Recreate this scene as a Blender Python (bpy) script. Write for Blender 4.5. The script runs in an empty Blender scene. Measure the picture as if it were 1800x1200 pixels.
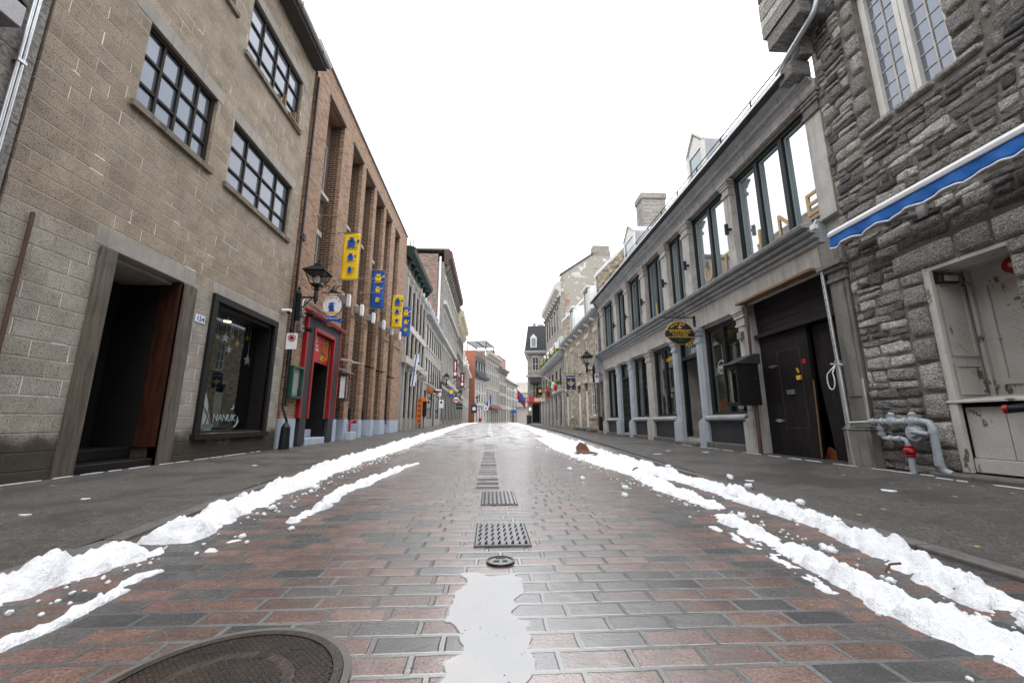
import bpy, bmesh, math, random
from math import sin, cos, pi, radians, floor
from mathutils import Vector, Matrix, noise
random.seed(7)
S = bpy.context.scene
COL = S.collection
def sm(a, b, x):
    t = max(0.0, min(1.0, (x-a)/(b-a))); return t*t*(3-2*t)
def gz(y):                      # the street climbs a little, then runs level
    return 0.36*sm(3, 47, y)
class Frame:                    # u along the facade, d out towards the street, z up
    def __init__(s, o, t, n):
        s.o = Vector(o); s.t = Vector(t).normalized(); s.n = Vector(n).normalized()
    def __call__(s, u, d, z):
        return s.o + s.t*u + s.n*d + Vector((0, 0, z))
    @property
    def rot(s): return math.atan2(-s.t.x, s.t.y)
W = Frame((0, 0, 0), (1, 0, 0), (0, 1, 0))          # plain world: u=x d=y
XL, XR = -4.1, 4.5
LF = Frame((XL, 0, 0), (0, 1, 0), (1, 0, 0))
RF = Frame((XR, 0, 0), (0, 1, 0), (-1, 0, 0))
def put(name, data, parent=None, loc=None, rot=0):
    o = bpy.data.objects.new(name, data); COL.objects.link(o)
    if parent: o.parent = parent
    if loc is not None: o.location = loc
    if rot: o.rotation_euler = (0, 0, rot)
    return o
def tag(o, label, cat, group=None, kind=None):
    if label: o['label'] = label
    if cat: o['category'] = cat
    if group: o['group'] = group
    if kind: o['kind'] = kind
    return o
def thing(name, label, cat, loc, rot=0, group=None):
    o = put(name, None, None, loc, rot); o.empty_display_size = .2
    return tag(o, label, cat, group)
def wmat(o):
    m = Matrix.LocRotScale(o.location, o.rotation_euler, o.scale)
    return wmat(o.parent) @ m if o.parent else m
class MB:
    def __init__(s, fr=W): s.fr = fr; s.v = []; s.f = []; s.c = []
    def p(s, u, d, z): return s.fr(u, d, z)
    def add(s, pts, faces, col=None):
        n = len(s.v); s.v += [Vector(q) for q in pts]
        s.f += [tuple(i+n for i in f) for f in faces]
        s.c += [col if col is not None else .5]*len(faces)
    def quad(s, a, b, c, d): s.add([s.p(*q) for q in (a, b, c, d)], [(0, 1, 2, 3)])
    def poly(s, pts): s.add([s.p(*q) for q in pts], [tuple(range(len(pts)))])
    def box(s, u0, u1, d0, d1, z0, z1, col=None):
        P = [s.p(u, d, z) for z in (z0, z1) for d in (d0, d1) for u in (u0, u1)]
        s.add(P, [(0, 1, 3, 2), (4, 6, 7, 5), (0, 4, 5, 1), (2, 3, 7, 6), (0, 2, 6, 4), (1, 5, 7, 3)], col)
        return s
    def prism(s, prof, u0, u1):          # prof: (d,z) outline swept along u
        n = len(prof)
        s.add([s.p(u0, *q) for q in prof]+[s.p(u1, *q) for q in prof],
              [tuple(range(n)), tuple(range(2*n-1, n-1, -1))]+[(i, (i+1) % n, n+(i+1) % n, n+i) for i in range(n)])
        return s
    def slab(s, outl, d0, d1):           # outl: (u,z) outline extruded along d
        n = len(outl)
        s.add([s.p(u, d0, z) for u, z in outl]+[s.p(u, d1, z) for u, z in outl],
              [tuple(range(n)), tuple(range(2*n-1, n-1, -1))]+[(i, (i+1) % n, n+(i+1) % n, n+i) for i in range(n)])
        return s
    def plate(s, outl, z0, z1):          # outl: (u,d) outline extruded along z
        n = len(outl)
        s.add([s.p(u, d, z0) for u, d in outl]+[s.p(u, d, z1) for u, d in outl],
              [tuple(range(n)), tuple(range(2*n-1, n-1, -1))]+[(i, (i+1) % n, n+(i+1) % n, n+i) for i in range(n)])
        return s
    def cone(s, a, b, r0, r1, n=12, caps=True):   # a,b in frame coordinates
        a = s.p(*a); b = s.p(*b); ax = (b-a).normalized()
        x = ax.orthogonal().normalized(); y = ax.cross(x)
        P = [c+(x*cos(2*pi*i/n)+y*sin(2*pi*i/n))*r for c, r in ((a, r0), (b, r1)) for i in range(n)]
        F = [(i, (i+1) % n, n+(i+1) % n, n+i) for i in range(n)]
        if caps: F += [tuple(range(n)), tuple(range(2*n-1, n-1, -1))]
        s.add(P, F); return s
    def rod(s, a, b, r, n=8): return s.cone(a, b, r, r, n)
    def tube(s, pts, r, n=10, taper=None):
        P = [s.p(*q) for q in pts]; m = len(P); V = []; F = []
        x = None
        for i, q in enumerate(P):
            t = (P[min(i+1, m-1)]-P[max(i-1, 0)]).normalized()
            x = t.orthogonal().normalized() if x is None else (x-t*x.dot(t)).normalized()
            y = t.cross(x); rr = r if taper is None else r*taper[i]
            V += [q+(x*cos(2*pi*k/n)+y*sin(2*pi*k/n))*rr for k in range(n)]
        for i in range(m-1):
            F += [(i*n+k, i*n+(k+1) % n, (i+1)*n+(k+1) % n, (i+1)*n+k) for k in range(n)]
        F += [tuple(range(n)), tuple(range(m*n-1, (m-1)*n-1, -1))]
        s.add(V, F); return s
    def lathe(s, c, prof, n=14):         # prof (r,z) about the vertical through c
        V = [s.p(*c)+Vector((r*cos(2*pi*k/n), r*sin(2*pi*k/n), z)) for r, z in prof for k in range(n)]
        m = len(prof)
        F = [(i*n+k, i*n+(k+1) % n, (i+1)*n+(k+1) % n, (i+1)*n+k) for i in range(m-1) for k in range(n)]
        F += [tuple(range(n)), tuple(range(m*n-1, (m-1)*n-1, -1))]
        s.add(V, F); return s
    def ball(s, c, r, sc=(1, 1, 1), n=10):
        V = []; m = n//2
        for i in range(m+1):
            for k in range(n):
                a = pi*i/m; V.append(s.p(*c)+Vector((r*sc[0]*sin(a)*cos(2*pi*k/n), r*sc[1]*sin(a)*sin(2*pi*k/n), r*sc[2]*cos(a))))
        s.add(V, [(i*n+k, i*n+(k+1) % n, (i+1)*n+(k+1) % n, (i+1)*n+k) for i in range(m) for k in range(n)]); return s
    def mesh(s, name, M, colour=False, merge=False):
        me = bpy.data.meshes.new(name)
        me.from_pydata([M @ v for v in s.v], [], s.f)
        if colour:
            at = me.attributes.new('tone', 'FLOAT', 'FACE'); at.data.foreach_set('value', s.c)
        bm = bmesh.new(); bm.from_mesh(me)
        if merge: bmesh.ops.remove_doubles(bm, verts=bm.verts, dist=1e-4)
        bmesh.ops.recalc_face_normals(bm, faces=bm.faces)
        bm.to_mesh(me); bm.free(); return me
    def build(s, name, mat, parent=None, smooth=False, bevel=0, colour=False, label=None, merge=False, loc=None):
        if parent:
            M = wmat(parent).inverted(); L = None
        else:
            if loc is None:
                lo = [min(v[i] for v in s.v) for i in range(3)]; hi = [max(v[i] for v in s.v) for i in range(3)]
                loc = Vector(((lo[0]+hi[0])/2, (lo[1]+hi[1])/2, lo[2]))
            M = Matrix.Translation(-Vector(loc)); L = loc
        me = s.mesh(name, M, colour, merge)
        for m in (mat if isinstance(mat, (list, tuple)) else [mat]): me.materials.append(m)
        if smooth: me.shade_smooth()
        o = put(name, me, parent, L)
        if smooth and smooth != 'all':
            try: me.set_sharp_from_angle(angle=radians(40))
            except Exception: pass
        if bevel:
            b = o.modifiers.new('bevel', 'BEVEL'); b.width = bevel; b.segments = 2; b.limit_method = 'ANGLE'
        if label: o['label'] = label
        return o
def text(txt, size, pos, right, up, mat, parent, name='lettering', thick=.004, align='CENTER', shear=0, space=1):
    cu = bpy.data.curves.new(name, 'FONT'); cu.body = txt; cu.size = size; cu.extrude = thick
    cu.align_x = align; cu.align_y = 'CENTER'; cu.shear = shear; cu.space_character = space
    cu.resolution_u = 2
    tmp = bpy.data.objects.new('t', cu); COL.objects.link(tmp)
    bpy.context.view_layer.update()
    me = bpy.data.meshes.new_from_object(tmp.evaluated_get(bpy.context.evaluated_depsgraph_get()))
    bpy.data.objects.remove(tmp); me.name = name
    r = Vector(right).normalized(); u = Vector(up).normalized(); nn = r.cross(u)
    M = Matrix((r, u, nn)).transposed().to_4x4(); M.translation = Vector(pos)
    if parent: M = wmat(parent).inverted() @ M
    me.transform(M); me.materials.clear(); me.materials.append(mat)
    return put(name, me, parent)
def wall(mb, u0, u1, z0, z1, ops=(), rev=.2, depth=4, top=True, room=0):
    """front face at d=0 with openings, their reveals, and the closed body behind"""
    us = sorted({u0, u1}|{q for o in ops for q in o[:2]}); zs = sorted({z0, z1}|{q for o in ops for q in o[2:4]})
    for a, b in zip(us, us[1:]):
        for c, e in zip(zs, zs[1:]):
            cu, cz = (a+b)/2, (c+e)/2
            if any(o[0] < cu < o[1] and o[2] < cz < o[3] for o in ops): continue
            mb.quad((a, 0, c), (b, 0, c), (b, 0, e), (a, 0, e))
    for o in ops:
        a, b, c, e = o[:4]; r = o[4] if len(o) > 4 else rev
        mb.quad((a, 0, c), (a, -r, c), (a, -r, e), (a, 0, e)); mb.quad((b, 0, c), (b, -r, c), (b, -r, e), (b, 0, e))
        mb.quad((a, 0, e), (b, 0, e), (b, -r, e), (a, -r, e)); mb.quad((a, 0, c), (b, 0, c), (b, -r, c), (a, -r, c))
    k = max([rev]+[o[4] for o in ops if len(o) > 4]) + room
    for u in (u0, u1): mb.quad((u, 0, z0), (u, -depth, z0), (u, -depth, z1), (u, 0, z1))
    mb.quad((u0, -depth, z0), (u1, -depth, z0), (u1, -depth, z1), (u0, -depth, z1))
    mb.quad((u0, -k, z0), (u1, -k, z0), (u1, -k, z1), (u0, -k, z1))
    if top: mb.quad((u0, 0, z1), (u1, 0, z1), (u1, -depth, z1), (u0, -depth, z1))
def window(fr, par, u0, u1, z0, z1, d, fm, gm, fw=.05, cols=1, rows=1, bar=.03, sill=None, sm_=None, thick=.06, colpos=None, rowpos=None, name='window'):
    b = MB(fr)
    b.box(u0, u1, d-thick, d, z0, z0+fw).box(u0, u1, d-thick, d, z1-fw, z1)
    b.box(u0, u0+fw, d-thick, d-.002, z0+fw, z1-fw).box(u1-fw, u1, d-thick, d-.002, z0+fw, z1-fw)
    for q in (colpos or [u0+(u1-u0)*i/cols for i in range(1, cols)]):
        b.box(q-bar/2, q+bar/2, d-thick, d-.008, z0+fw, z1-fw)
    for q in (rowpos or [z0+(z1-z0)*i/rows for i in range(1, rows)]):
        b.box(u0+fw, u1-fw, d-thick, d-.012, q-bar/2, q+bar/2)
    w = b.build(name, fm, par)
    g = MB(fr); g.box(u0+fw*.5, u1-fw*.5, d-thick*.45-.006, d-thick*.45, z0+fw*.5, z1-fw*.5)
    g.build('pane', gm, w)
    if sill:
        k = MB(fr); k.box(u0-sill[0], u1+sill[0], -.02, sill[1], z0-sill[2], z0); k.build('sill', sm_, w)
    return w
# ---------------------------------------------------------------- materials
class NT:
    def __init__(s, name):
        s.m = bpy.data.materials.new(name); s.m.use_nodes = True; s.t = s.m.node_tree; s.t.nodes.clear()
    def n(s, typ, ins=(), **pr):
        k = s.t.nodes.new('ShaderNode'+typ)
        for a, b in pr.items(): setattr(k, a, b)
        for a, b in (ins.items() if isinstance(ins, dict) else enumerate(ins)):
            if b is None: continue
            if isinstance(b, bpy.types.NodeSocket): s.t.links.new(b, k.inputs[a])
            else:
                if isinstance(b, tuple) and len(b) == 3 and k.inputs[a].type == 'RGBA': b = (*b, 1)
                k.inputs[a].default_value = b
        return k
    def M(s, op, a, b=None, c=None): return s.n('Math', [a, b, c], operation=op).outputs[0]
    def step(s, x, a, b): return s.n('MapRange', [x, a, b, 0., 1.], interpolation_type='SMOOTHSTEP').outputs[0]
    def mix(s, f, a, b, bt='MIX'):
        k = s.n('Mix', data_type='RGBA', blend_type=bt)
        for i, v in ((0, f), (6, a), (7, b)):
            if isinstance(v, bpy.types.NodeSocket): s.t.links.new(v, k.inputs[i])
            else: k.inputs[i].default_value = (*v, 1) if isinstance(v, tuple) and len(v) == 3 else v
        return k.outputs[2]
    def noise(s, v, sc, det=4, ro=.55, dist=0): return s.n('TexNoise', {'Vector': v, 'Scale': float(sc), 'Detail': float(det), 'Roughness': ro, 'Distortion': float(dist)}).outputs[0]
    def vor(s, v, sc, f='F1', out=0): return s.n('TexVoronoi', {'Vector': v, 'Scale': float(sc)}, feature=f).outputs[out]
    def ramp(s, f, st):
        k = s.n('ValToRGB', [f]); e = k.color_ramp.elements
        while len(e) < len(st): e.new(.5)
        for i, (p, c) in enumerate(st): e[i].position = p; e[i].color = (*c, 1) if isinstance(c, tuple) else (c, c, c, 1)
        return k.outputs[0]
    def comb(s, x, y, z=0.): return s.n('CombineXYZ', [x, y, z]).outputs[0]
    def coord(s):
        c = s.n('TexCoord'); return c.outputs['Object'], c.outputs['Normal']
    def wuv(s):                              # (along the wall, up) from object coordinates
        o, nn = s.coord(); p = s.n('SeparateXYZ', [o]); q = s.n('SeparateXYZ', [nn])
        sel = s.M('GREATER_THAN', s.M('ABSOLUTE', q.outputs[0]), .7)
        u = s.M('ADD', s.M('MULTIPLY', p.outputs[1], sel), s.M('MULTIPLY', p.outputs[0], s.M('SUBTRACT', 1., sel)))
        top = s.M('GREATER_THAN', s.M('ABSOLUTE', q.outputs[2]), .7)
        v = s.M('ADD', p.outputs[2], s.M('MULTIPLY', p.outputs[0], top))
        return u, v, s.comb(u, v), o
    def bricks(s, u, v, w, h, m, edge=.004, wob=0, shift=.5, vec=None, ragged=0):
        if wob:
            a = s.M('MULTIPLY', s.M('SUBTRACT', s.noise(vec, 1.3/w, 3), .5), wob); u = s.M('ADD', u, a)
            a = s.M('MULTIPLY', s.M('SUBTRACT', s.noise(s.n('VectorMath', [vec, (3.1, 7.7, 1.)], operation='ADD').outputs[0], 1.1/w, 3), .5), wob); v = s.M('ADD', v, a)
        vv = s.M('DIVIDE', v, h); row = s.M('FLOOR', vv)
        rr = s.n('TexWhiteNoise', {'Vector': s.comb(row, 3.7)}, noise_dimensions='3D').outputs[0]
        off = s.M('ADD', s.M('MULTIPLY', row, shift), s.M('MULTIPLY', rr, ragged))
        uu = s.M('ADD', s.M('DIVIDE', u, w), off); col = s.M('FLOOR', uu)
        fx = s.M('FRACT', uu); fy = s.M('FRACT', vv)
        dx = s.M('MULTIPLY', s.M('MINIMUM', fx, s.M('SUBTRACT', 1., fx)), w)
        dy = s.M('MULTIPLY', s.M('MINIMUM', fy, s.M('SUBTRACT', 1., fy)), h)
        s.dx, s.dy = dx, dy
        mask = s.step(s.M('MINIMUM', dx, dy), m/2, m/2+edge)
        wn = s.n('TexWhiteNoise', {'Vector': s.comb(col, row)}, noise_dimensions='3D')
        return mask, wn.outputs[0], wn.outputs[1]
    def bump(s, h, st=.4, dist=.01, nrm=None): return s.n('Bump', {'Strength': st, 'Distance': dist, 'Height': h, 'Normal': nrm}).outputs[0]
    def out(s, col, rough=.8, bump=None, metal=0., spec=.4, **kw):
        d = {'Base Color': col, 'Roughness': rough, 'Metallic': metal, 'Specular IOR Level': spec}
        if bump: d['Normal'] = bump
        d.update(kw)
        b = s.n('BsdfPrincipled', d); o = s.n('OutputMaterial', [b.outputs[0]]); return s.m
def speck(t, vec, base, var=.25, sc=6.):     # colour with broad and fine unevenness
    n1 = t.noise(vec, sc, 5); n2 = t.noise(vec, sc*14, 3)
    f = t.M('ADD', t.M('MULTIPLY', n1, .6), t.M('MULTIPLY', n2, .4))
    lo = tuple(c*(1-var*1.6) for c in base); hi = tuple(min(1, c*(1+var*1.6)) for c in base)
    return t.ramp(f, [(.25, lo), (.75, hi)]), f
def plain(name, base, rough=.6, var=.15, sc=5., metal=0., bs=.15, spec=.4, **kw):
    t = NT(name); o, _ = t.coord(); c, f = speck(t, o, base, var, sc)
    return t.out(c, rough, t.bump(f, bs, .006), metal, spec, **kw)
def streaked(name, base, dirt, rough=.75, amt=.6, sc=3., bs=.3, metal=0.):
    t = NT(name); o, _ = t.coord(); c, f = speck(t, o, base, .2, sc)
    q = t.n('Mapping', {'Vector': o, 'Scale': (7., 7., .7)}).outputs[0]
    k = t.M('MULTIPLY', t.step(t.noise(q, 1.6, 5), .45, .75), amt)
    k2 = t.M('MULTIPLY', t.step(t.noise(o, 2.3, 6, .65), .55, .75), amt)
    c = t.mix(t.M('MAXIMUM', k, k2), c, dirt)
    fine = t.noise(o, 90, 4)
    return t.out(c, rough, t.bump(t.M('ADD', f, t.M('MULTIPLY', fine, .5)), bs, .006), metal)
def flaky(name, paint, under, thr=.6, rough=.55, sc=9.):
    t = NT(name); o, _ = t.coord(); q = t.n('Mapping', {'Vector': o, 'Scale': (1., 1., .45)}).outputs[0]
    n = t.noise(q, sc, 8, .7); k = t.step(n, thr, thr+.03); c, f = speck(t, o, paint, .12, 4)
    return t.out(t.mix(k, c, under), rough, t.bump(t.M('SUBTRACT', f, k), .35, .005), spec=.25)
def brickwall(name, cols, w, h, m, mort, wob=0, bs=.5, rough=.85, grime=.35, ragged=0, shift=.5, edge=.004, fine=40., grimecol=(.05, .045, .04), streak=0.):
    t = NT(name); u, v, vec, o = t.wuv()
    mask, r, rc = t.bricks(u, v, w, h, m, edge, wob, shift, vec, ragged)
    st = [((i+.5)/len(cols), c) for i, c in enumerate(cols)]
    k = t.ramp(r, st); k.node.color_ramp.interpolation = 'LINEAR'
    n = t.noise(vec, fine, 5, .65); n0 = t.noise(o, .9, 6, .6)
    k = t.mix(.75, k, t.ramp(n, [(.35, .12), (.65, .9)]), 'OVERLAY')
    mc = t.mix(.5, mort, t.ramp(t.noise(vec, 12, 4), [(.3, .3), (.7, .7)]), 'OVERLAY')
    c = t.mix(mask, mc, k)
    c = t.mix(t.M('MULTIPLY', t.step(n0, .48, .72), grime), c, grimecol)
    if streak:
        q = t.n('Mapping', {'Vector': vec, 'Scale': (5., .45, 1.)}).outputs[0]
        c = t.mix(t.M('MULTIPLY', t.step(t.noise(q, 1.5, 5), .5, .75), streak), c, grimecol)
    hgt = t.M('ADD', mask, t.M('MULTIPLY', n, .55))
    return t.out(c, rough, t.bump(hgt, bs, .012))

def mk_cmu():
    t = NT('concrete_block'); u, v, vec, o = t.wuv()
    mask, r, rc = t.bricks(u, v, .34, .165, .010, .005, .012, .5, vec)
    n = t.noise(vec, 3.2, 5, .6); fine = t.noise(vec, 130, 3, .7); pit = t.vor(vec, 62)
    k = t.ramp(r, [(0, (.29, .24, .187)), (.35, (.335, .276, .214)), (.7, (.36, .298, .232)), (1, (.315, .268, .216))])
    low = t.step(v, 2.75, 2.2)          # the lower courses are a greyer block
    k = t.mix(t.M('MULTIPLY', low, .7), k, t.mix(r, (.31, .29, .265), (.38, .36, .33)))
    k = t.mix(.55, k, t.ramp(n, [(.3, .3), (.7, .72)]), 'OVERLAY')
    k = t.mix(.8, k, t.ramp(fine, [(.35, .08), (.65, .92)]), 'OVERLAY')
    pm = t.M('MULTIPLY', t.step(pit, .3, .18), t.step(t.noise(vec, 26, 2), .38, .58))
    k = t.mix(t.M('MULTIPLY', pm, .85), k, (.04, .035, .03))
    mc = t.mix(t.step(t.noise(vec, 1.7, 4), .5, .7), (.35, .31, .26), (.55, .52, .47))
    vj = t.M('MULTIPLY', t.step(t.dy, .004, .012), t.step(t.dx, .011, .007)); hj = t.M('MULTIPLY', t.M('SUBTRACT', 1., vj), t.step(t.noise(vec, 2.6, 3), .62, .66))
    fl = t.M('MULTIPLY', t.M('MAXIMUM', t.M('MULTIPLY', vj, t.step(t.n('SeparateColor', [rc]).outputs[1], .8, .81)), hj), t.step(t.noise(vec, .9, 3), .42, .5))
    mc = t.mix(fl, mc, (.78, .76, .72))
    c = t.mix(mask, mc, k)
    wet = t.M('MULTIPLY', t.step(t.M('SUBTRACT', v, t.M('MULTIPLY', t.noise(vec, 2.2, 5), .9)), .12, -.16), .95)
    c = t.mix(wet, c, (.05, .042, .032))
    big = t.step(t.noise(o, .55, 6, .6), .5, .75)
    c = t.mix(t.M('MULTIPLY', big, .3), c, (.16, .14, .12))
    hg = t.M('SUBTRACT', t.M('ADD', t.M('MULTIPLY', mask, .8), t.M('MULTIPLY', fine, .6)), pm)
    return t.out(c, .9, t.bump(hg, .8, .012), spec=.25)
def mk_rubblestone():
    t = NT('rubble_stone'); o, nn = t.coord(); a = t.n('Attribute', attribute_name='tone', attribute_type='GEOMETRY').outputs['Fac']
    c = t.ramp(a, [(0, (.055, .054, .056)), (.35, (.165, .158, .15)), (.65, (.3, .288, .27)), (.88, (.45, .43, .4)), (1, (.54, .52, .49))])
    w = t.n('Mapping', {'Vector': o, 'Scale': (1., 3.5, 13.), 'Rotation': (.3, 0, 0)}).outputs[0]
    lam = t.noise(w, 6, 8, .72, .6); fine = t.noise(o, 70, 5, .75)
    c = t.mix(.7, c, t.ramp(lam, [(.33, .05), (.5, .5), (.66, .95)]), 'OVERLAY')
    c = t.mix(.8, c, t.ramp(fine, [(.35, .05), (.65, .95)]), 'OVERLAY')
    rust = t.M('MULTIPLY', t.step(t.noise(o, 2.7, 4), .62, .72), .35)
    c = t.mix(rust, c, (.22, .13, .06))
    return t.out(c, .8, t.bump(t.M('ADD', lam, t.M('MULTIPLY', fine, .35)), .9, .03), spec=.35)
def mk_glass(name, tint=(.02, .024, .028), rough=.03, ior=1.52, wave=.0):
    t = NT(name); o, _ = t.coord(); nz = t.noise(o, 2.5, 3)
    c, f = speck(t, o, tint, .3, 2.)
    return t.out(c, rough, t.bump(nz, .05+wave, .01), spec=.5, IOR=ior)
def mk_clear(name='shop_glass', k=1.):
    t = NT(name); g_ = t.n('NewGeometry')
    c = t.M('ABSOLUTE', t.n('VectorMath', [g_.outputs['Incoming'], g_.outputs['Normal']], operation='DOT_PRODUCT').outputs['Value'])
    f = t.M('MINIMUM', t.M('MULTIPLY', t.M('ADD', .05, t.M('MULTIPLY', .95, t.M('POWER', t.M('SUBTRACT', 1., c), 4.))), k), .9)
    o, _ = t.coord(); b = t.bump(t.noise(o, 3., 2), .03, .01)
    a = t.n('BsdfTransparent', [(.86, .9, .9)]); g = t.n('BsdfGlossy', {'Roughness': .01, 'Normal': b})
    m = t.n('MixShader', [f, a.outputs[0], g.outputs[0]]); t.n('OutputMaterial', [m.outputs[0]]); return t.m
def mk_mirror(name, base, metal):            # coated panes that throw the sky back
    t = NT(name); o, _ = t.coord(); b = t.bump(t.noise(o, 2.2, 2), .04, .01)
    return t.out(base, .02, b, metal)
def emis(name, c, st):
    t = NT(name); e = t.n('Emission', [(*c, 1), st]); t.n('OutputMaterial', [e.outputs[0]]); return t.m
def mk_snow():
    t = NT('snow'); o, _ = t.coord(); n = t.noise(o, 26, 6, .65); f = t.noise(o, 140, 3, .6)
    sp = t.step(t.noise(o, 75, 2, .5), .73, .77); gr = t.step(t.noise(o, 5, 5, .6), .55, .8)
    p = t.n('SeparateXYZ', [t.n('NewGeometry').outputs['Pointiness']]) if 0 else None
    c = t.mix(t.M('MULTIPLY', gr, .35), (.8, .82, .86), (.58, .61, .67))
    c = t.mix(t.M('MULTIPLY', sp, .8), c, (.12, .1, .08))
    return t.out(c, .6, t.bump(t.M('ADD', n, t.M('MULTIPLY', f, .5)), .9, .02), spec=.35, **{'Subsurface Weight': .15, 'Subsurface Radius': (.02, .025, .03), 'Subsurface Scale': .4})
def mk_road():
    t = NT('wet_pavers'); g = t.n('NewGeometry'); p = t.n('SeparateXYZ', [g.outputs[0]]); x, y = p.outputs[0], p.outputs[1]
    vec = t.comb(x, y); mask, r, rc = t.bricks(x, y, .19, .093, .012, .005, .012, .5, vec, .35)
    col = t.ramp(r, [(0, (.025, .025, .026)), (.2, (.043, .041, .04)), (.35, (.068, .062, .057)), (.41, (.082, .048, .036)), (.6, (.105, .054, .04)), (.82, (.14, .078, .06)), (1, (.066, .033, .026))])
    fine = t.noise(vec, 260, 3, .7); mid = t.noise(vec, 55, 5, .7); big = t.noise(vec, 1.1, 5, .6)
    gran = t.noise(vec, 125, 4, .75); col = t.mix(.85, col, t.ramp(gran, [(.36, .08), (.64, .95)]), 'OVERLAY')
    col = t.mix(.6, col, t.ramp(t.noise(vec, 16, 5, .6), [(.33, .25), (.67, .8)]), 'OVERLAY')
    mort = t.mix(.6, (.07, .069, .068), t.ramp(t.noise(vec, 90, 4), [(.3, .2), (.7, .8)]), 'OVERLAY')
    col = t.mix(mask, mort, col)
    grit = t.M('MULTIPLY', t.step(t.vor(vec, 42), .13, .09), t.step(t.noise(vec, 7, 3), .52, .62))
    col = t.mix(grit, col, (.02, .02, .02))
    # standing water: a strip by the drain, films between the stones, and long patches further up
    n1 = t.M('MULTIPLY', t.M('SUBTRACT', t.noise(vec, 5.5, 3, .45), .5), .2)
    n2 = t.M('MULTIPLY', t.M('SUBTRACT', t.noise(t.comb(x, t.M('MULTIPLY', y, .3)), 3, 4, .6), .5), .9)
    xe = t.M('ABSOLUTE', t.M('SUBTRACT', x, .005)); xp = t.step(t.M('ADD', xe, n1), .124, .104)
    yp = t.step(t.M('ADD', y, n1), 1.78, 1.765)
    pud = t.M('MULTIPLY', xp, yp)
    shal = t.M('MULTIPLY', t.step(t.M('ADD', t.M('ABSOLUTE', t.M('SUBTRACT', x, .1)), t.M('MULTIPLY', n1, 1.5)), .27, .15), t.step(t.M('ADD', y, n1), 2.0, 1.8))
    film = t.step(t.M('ADD', t.M('SUBTRACT', t.M('ABSOLUTE', t.M('SUBTRACT', x, .15)), t.M('MULTIPLY', y, .2)), t.M('MULTIPLY', n2, .6)), .7, -.15)
    wetlow = t.M('MULTIPLY', t.M('SUBTRACT', 1., mask), t.step(t.M('ADD', t.M('ABSOLUTE', t.M('SUBTRACT', x, .1)), n2), 1.15, .5))
    dash = t.M('MULTIPLY', t.step(t.M('ABSOLUTE', t.M('ADD', x, .02)), .12, .1), t.M('MULTIPLY', t.step(y, 3.75, 3.9), t.step(t.n('TexWhiteNoise', {'Vector': t.comb(t.M('FLOOR', t.M('DIVIDE', y, .093)), 1.)}, noise_dimensions='3D').outputs[0], .3, .32)))
    ww = t.M('MAXIMUM', t.M('MAXIMUM', pud, t.M('MULTIPLY', shal, .75)), wetlow)
    col = t.mix(t.M('MULTIPLY', pud, .75), col, (.1, .1, .1))
    col = t.mix(grit, col, (.015, .015, .015))
    col = t.mix(t.M('MULTIPLY', dash, .8), col, (.02, .018, .016))
    slush = t.M('MULTIPLY', t.step(t.noise(t.comb(x, t.M('MULTIPLY', y, .25)), 2.2, 6, .65), .33, .55), t.step(y, 4., 17.))
    col = t.mix(t.M('MULTIPLY', slush, .85), col, (.68, .69, .71))
    ro = t.M('ADD', .25, t.M('MULTIPLY', t.M('SUBTRACT', mid, .5), .3))
    ro = t.M('SUBTRACT', ro, t.M('MULTIPLY', film, .04))
    ro = t.M('MULTIPLY', ro, t.M('SUBTRACT', 1., t.M('MULTIPLY', ww, .96)))
    ro = t.M('ADD', t.M('MAXIMUM', ro, .015), t.M('MULTIPLY', dash, .5))
    h = t.M('ADD', t.M('MULTIPLY', mask, 1.1), t.M('ADD', t.M('MULTIPLY', mid, .8), t.M('MULTIPLY', fine, .45)))
    wet = t.M('MAXIMUM', t.M('MAXIMUM', pud, t.M('MULTIPLY', shal, .6)), t.M('MULTIPLY', wetlow, .8))
    h = t.M('MULTIPLY', h, t.M('SUBTRACT', 1., wet))
    h = t.M('ADD', h, t.M('MULTIPLY', grit, .5))
    b = t.bump(h, .9, .005)
    hc = t.M('MULTIPLY', t.M('ADD', t.M('MULTIPLY', gran, 1.5), t.M('ADD', t.M('MULTIPLY', mask, .9), t.M('MULTIPLY', mid, 1.4))), t.M('SUBTRACT', 1., wet))
    bc = t.bump(hc, t.M('SUBTRACT', .9, t.M('MULTIPLY', film, .45)), .004)
    cw = t.M('ADD', .42, t.M('MULTIPLY', t.M('MAXIMUM', film, ww), .58))
    cw = t.M('MULTIPLY', cw, t.M('SUBTRACT', 1., t.M('MULTIPLY', t.M('MAXIMUM', dash, grit), .8)))
    return t.out(col, .7, b, spec=.3, **{'Coat Weight': cw, 'Coat Roughness': ro, 'Coat IOR': t.M('ADD', 1.6, t.M('MULTIPLY', t.M('MAXIMUM', film, ww), 1.45)), 'Coat Normal': bc})
def mk_asphalt():
    t = NT('damp_asphalt'); g = t.n('NewGeometry'); vec = g.outputs[0]
    f = t.noise(vec, 210, 3, .75); v = t.vor(vec, 120, 'F1', 1); b = t.noise(vec, 1.1, 6, .65)
    f2 = t.noise(vec, 62, 4, .8)
    c = t.mix(.85, (.078, .074, .069), t.ramp(f, [(.35, .05), (.65, .95)]), 'OVERLAY')
    c = t.mix(.8, c, t.ramp(f2, [(.36, .1), (.64, .92)]), 'OVERLAY')
    sp = t.step(t.n('SeparateColor', [v]).outputs[0], .86, .9)
    c = t.mix(t.M('MULTIPLY', sp, .7), c, (.22, .19, .15))
    wet = t.step(b, .42, .62); c = t.mix(t.M('MULTIPLY', wet, .5), c, (.03, .03, .03))
    ro = t.M('SUBTRACT', .62, t.M('MULTIPLY', wet, .3))
    return t.out(c, ro, t.bump(t.M('ADD', f, f2), .9, .008), spec=.45)
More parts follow.
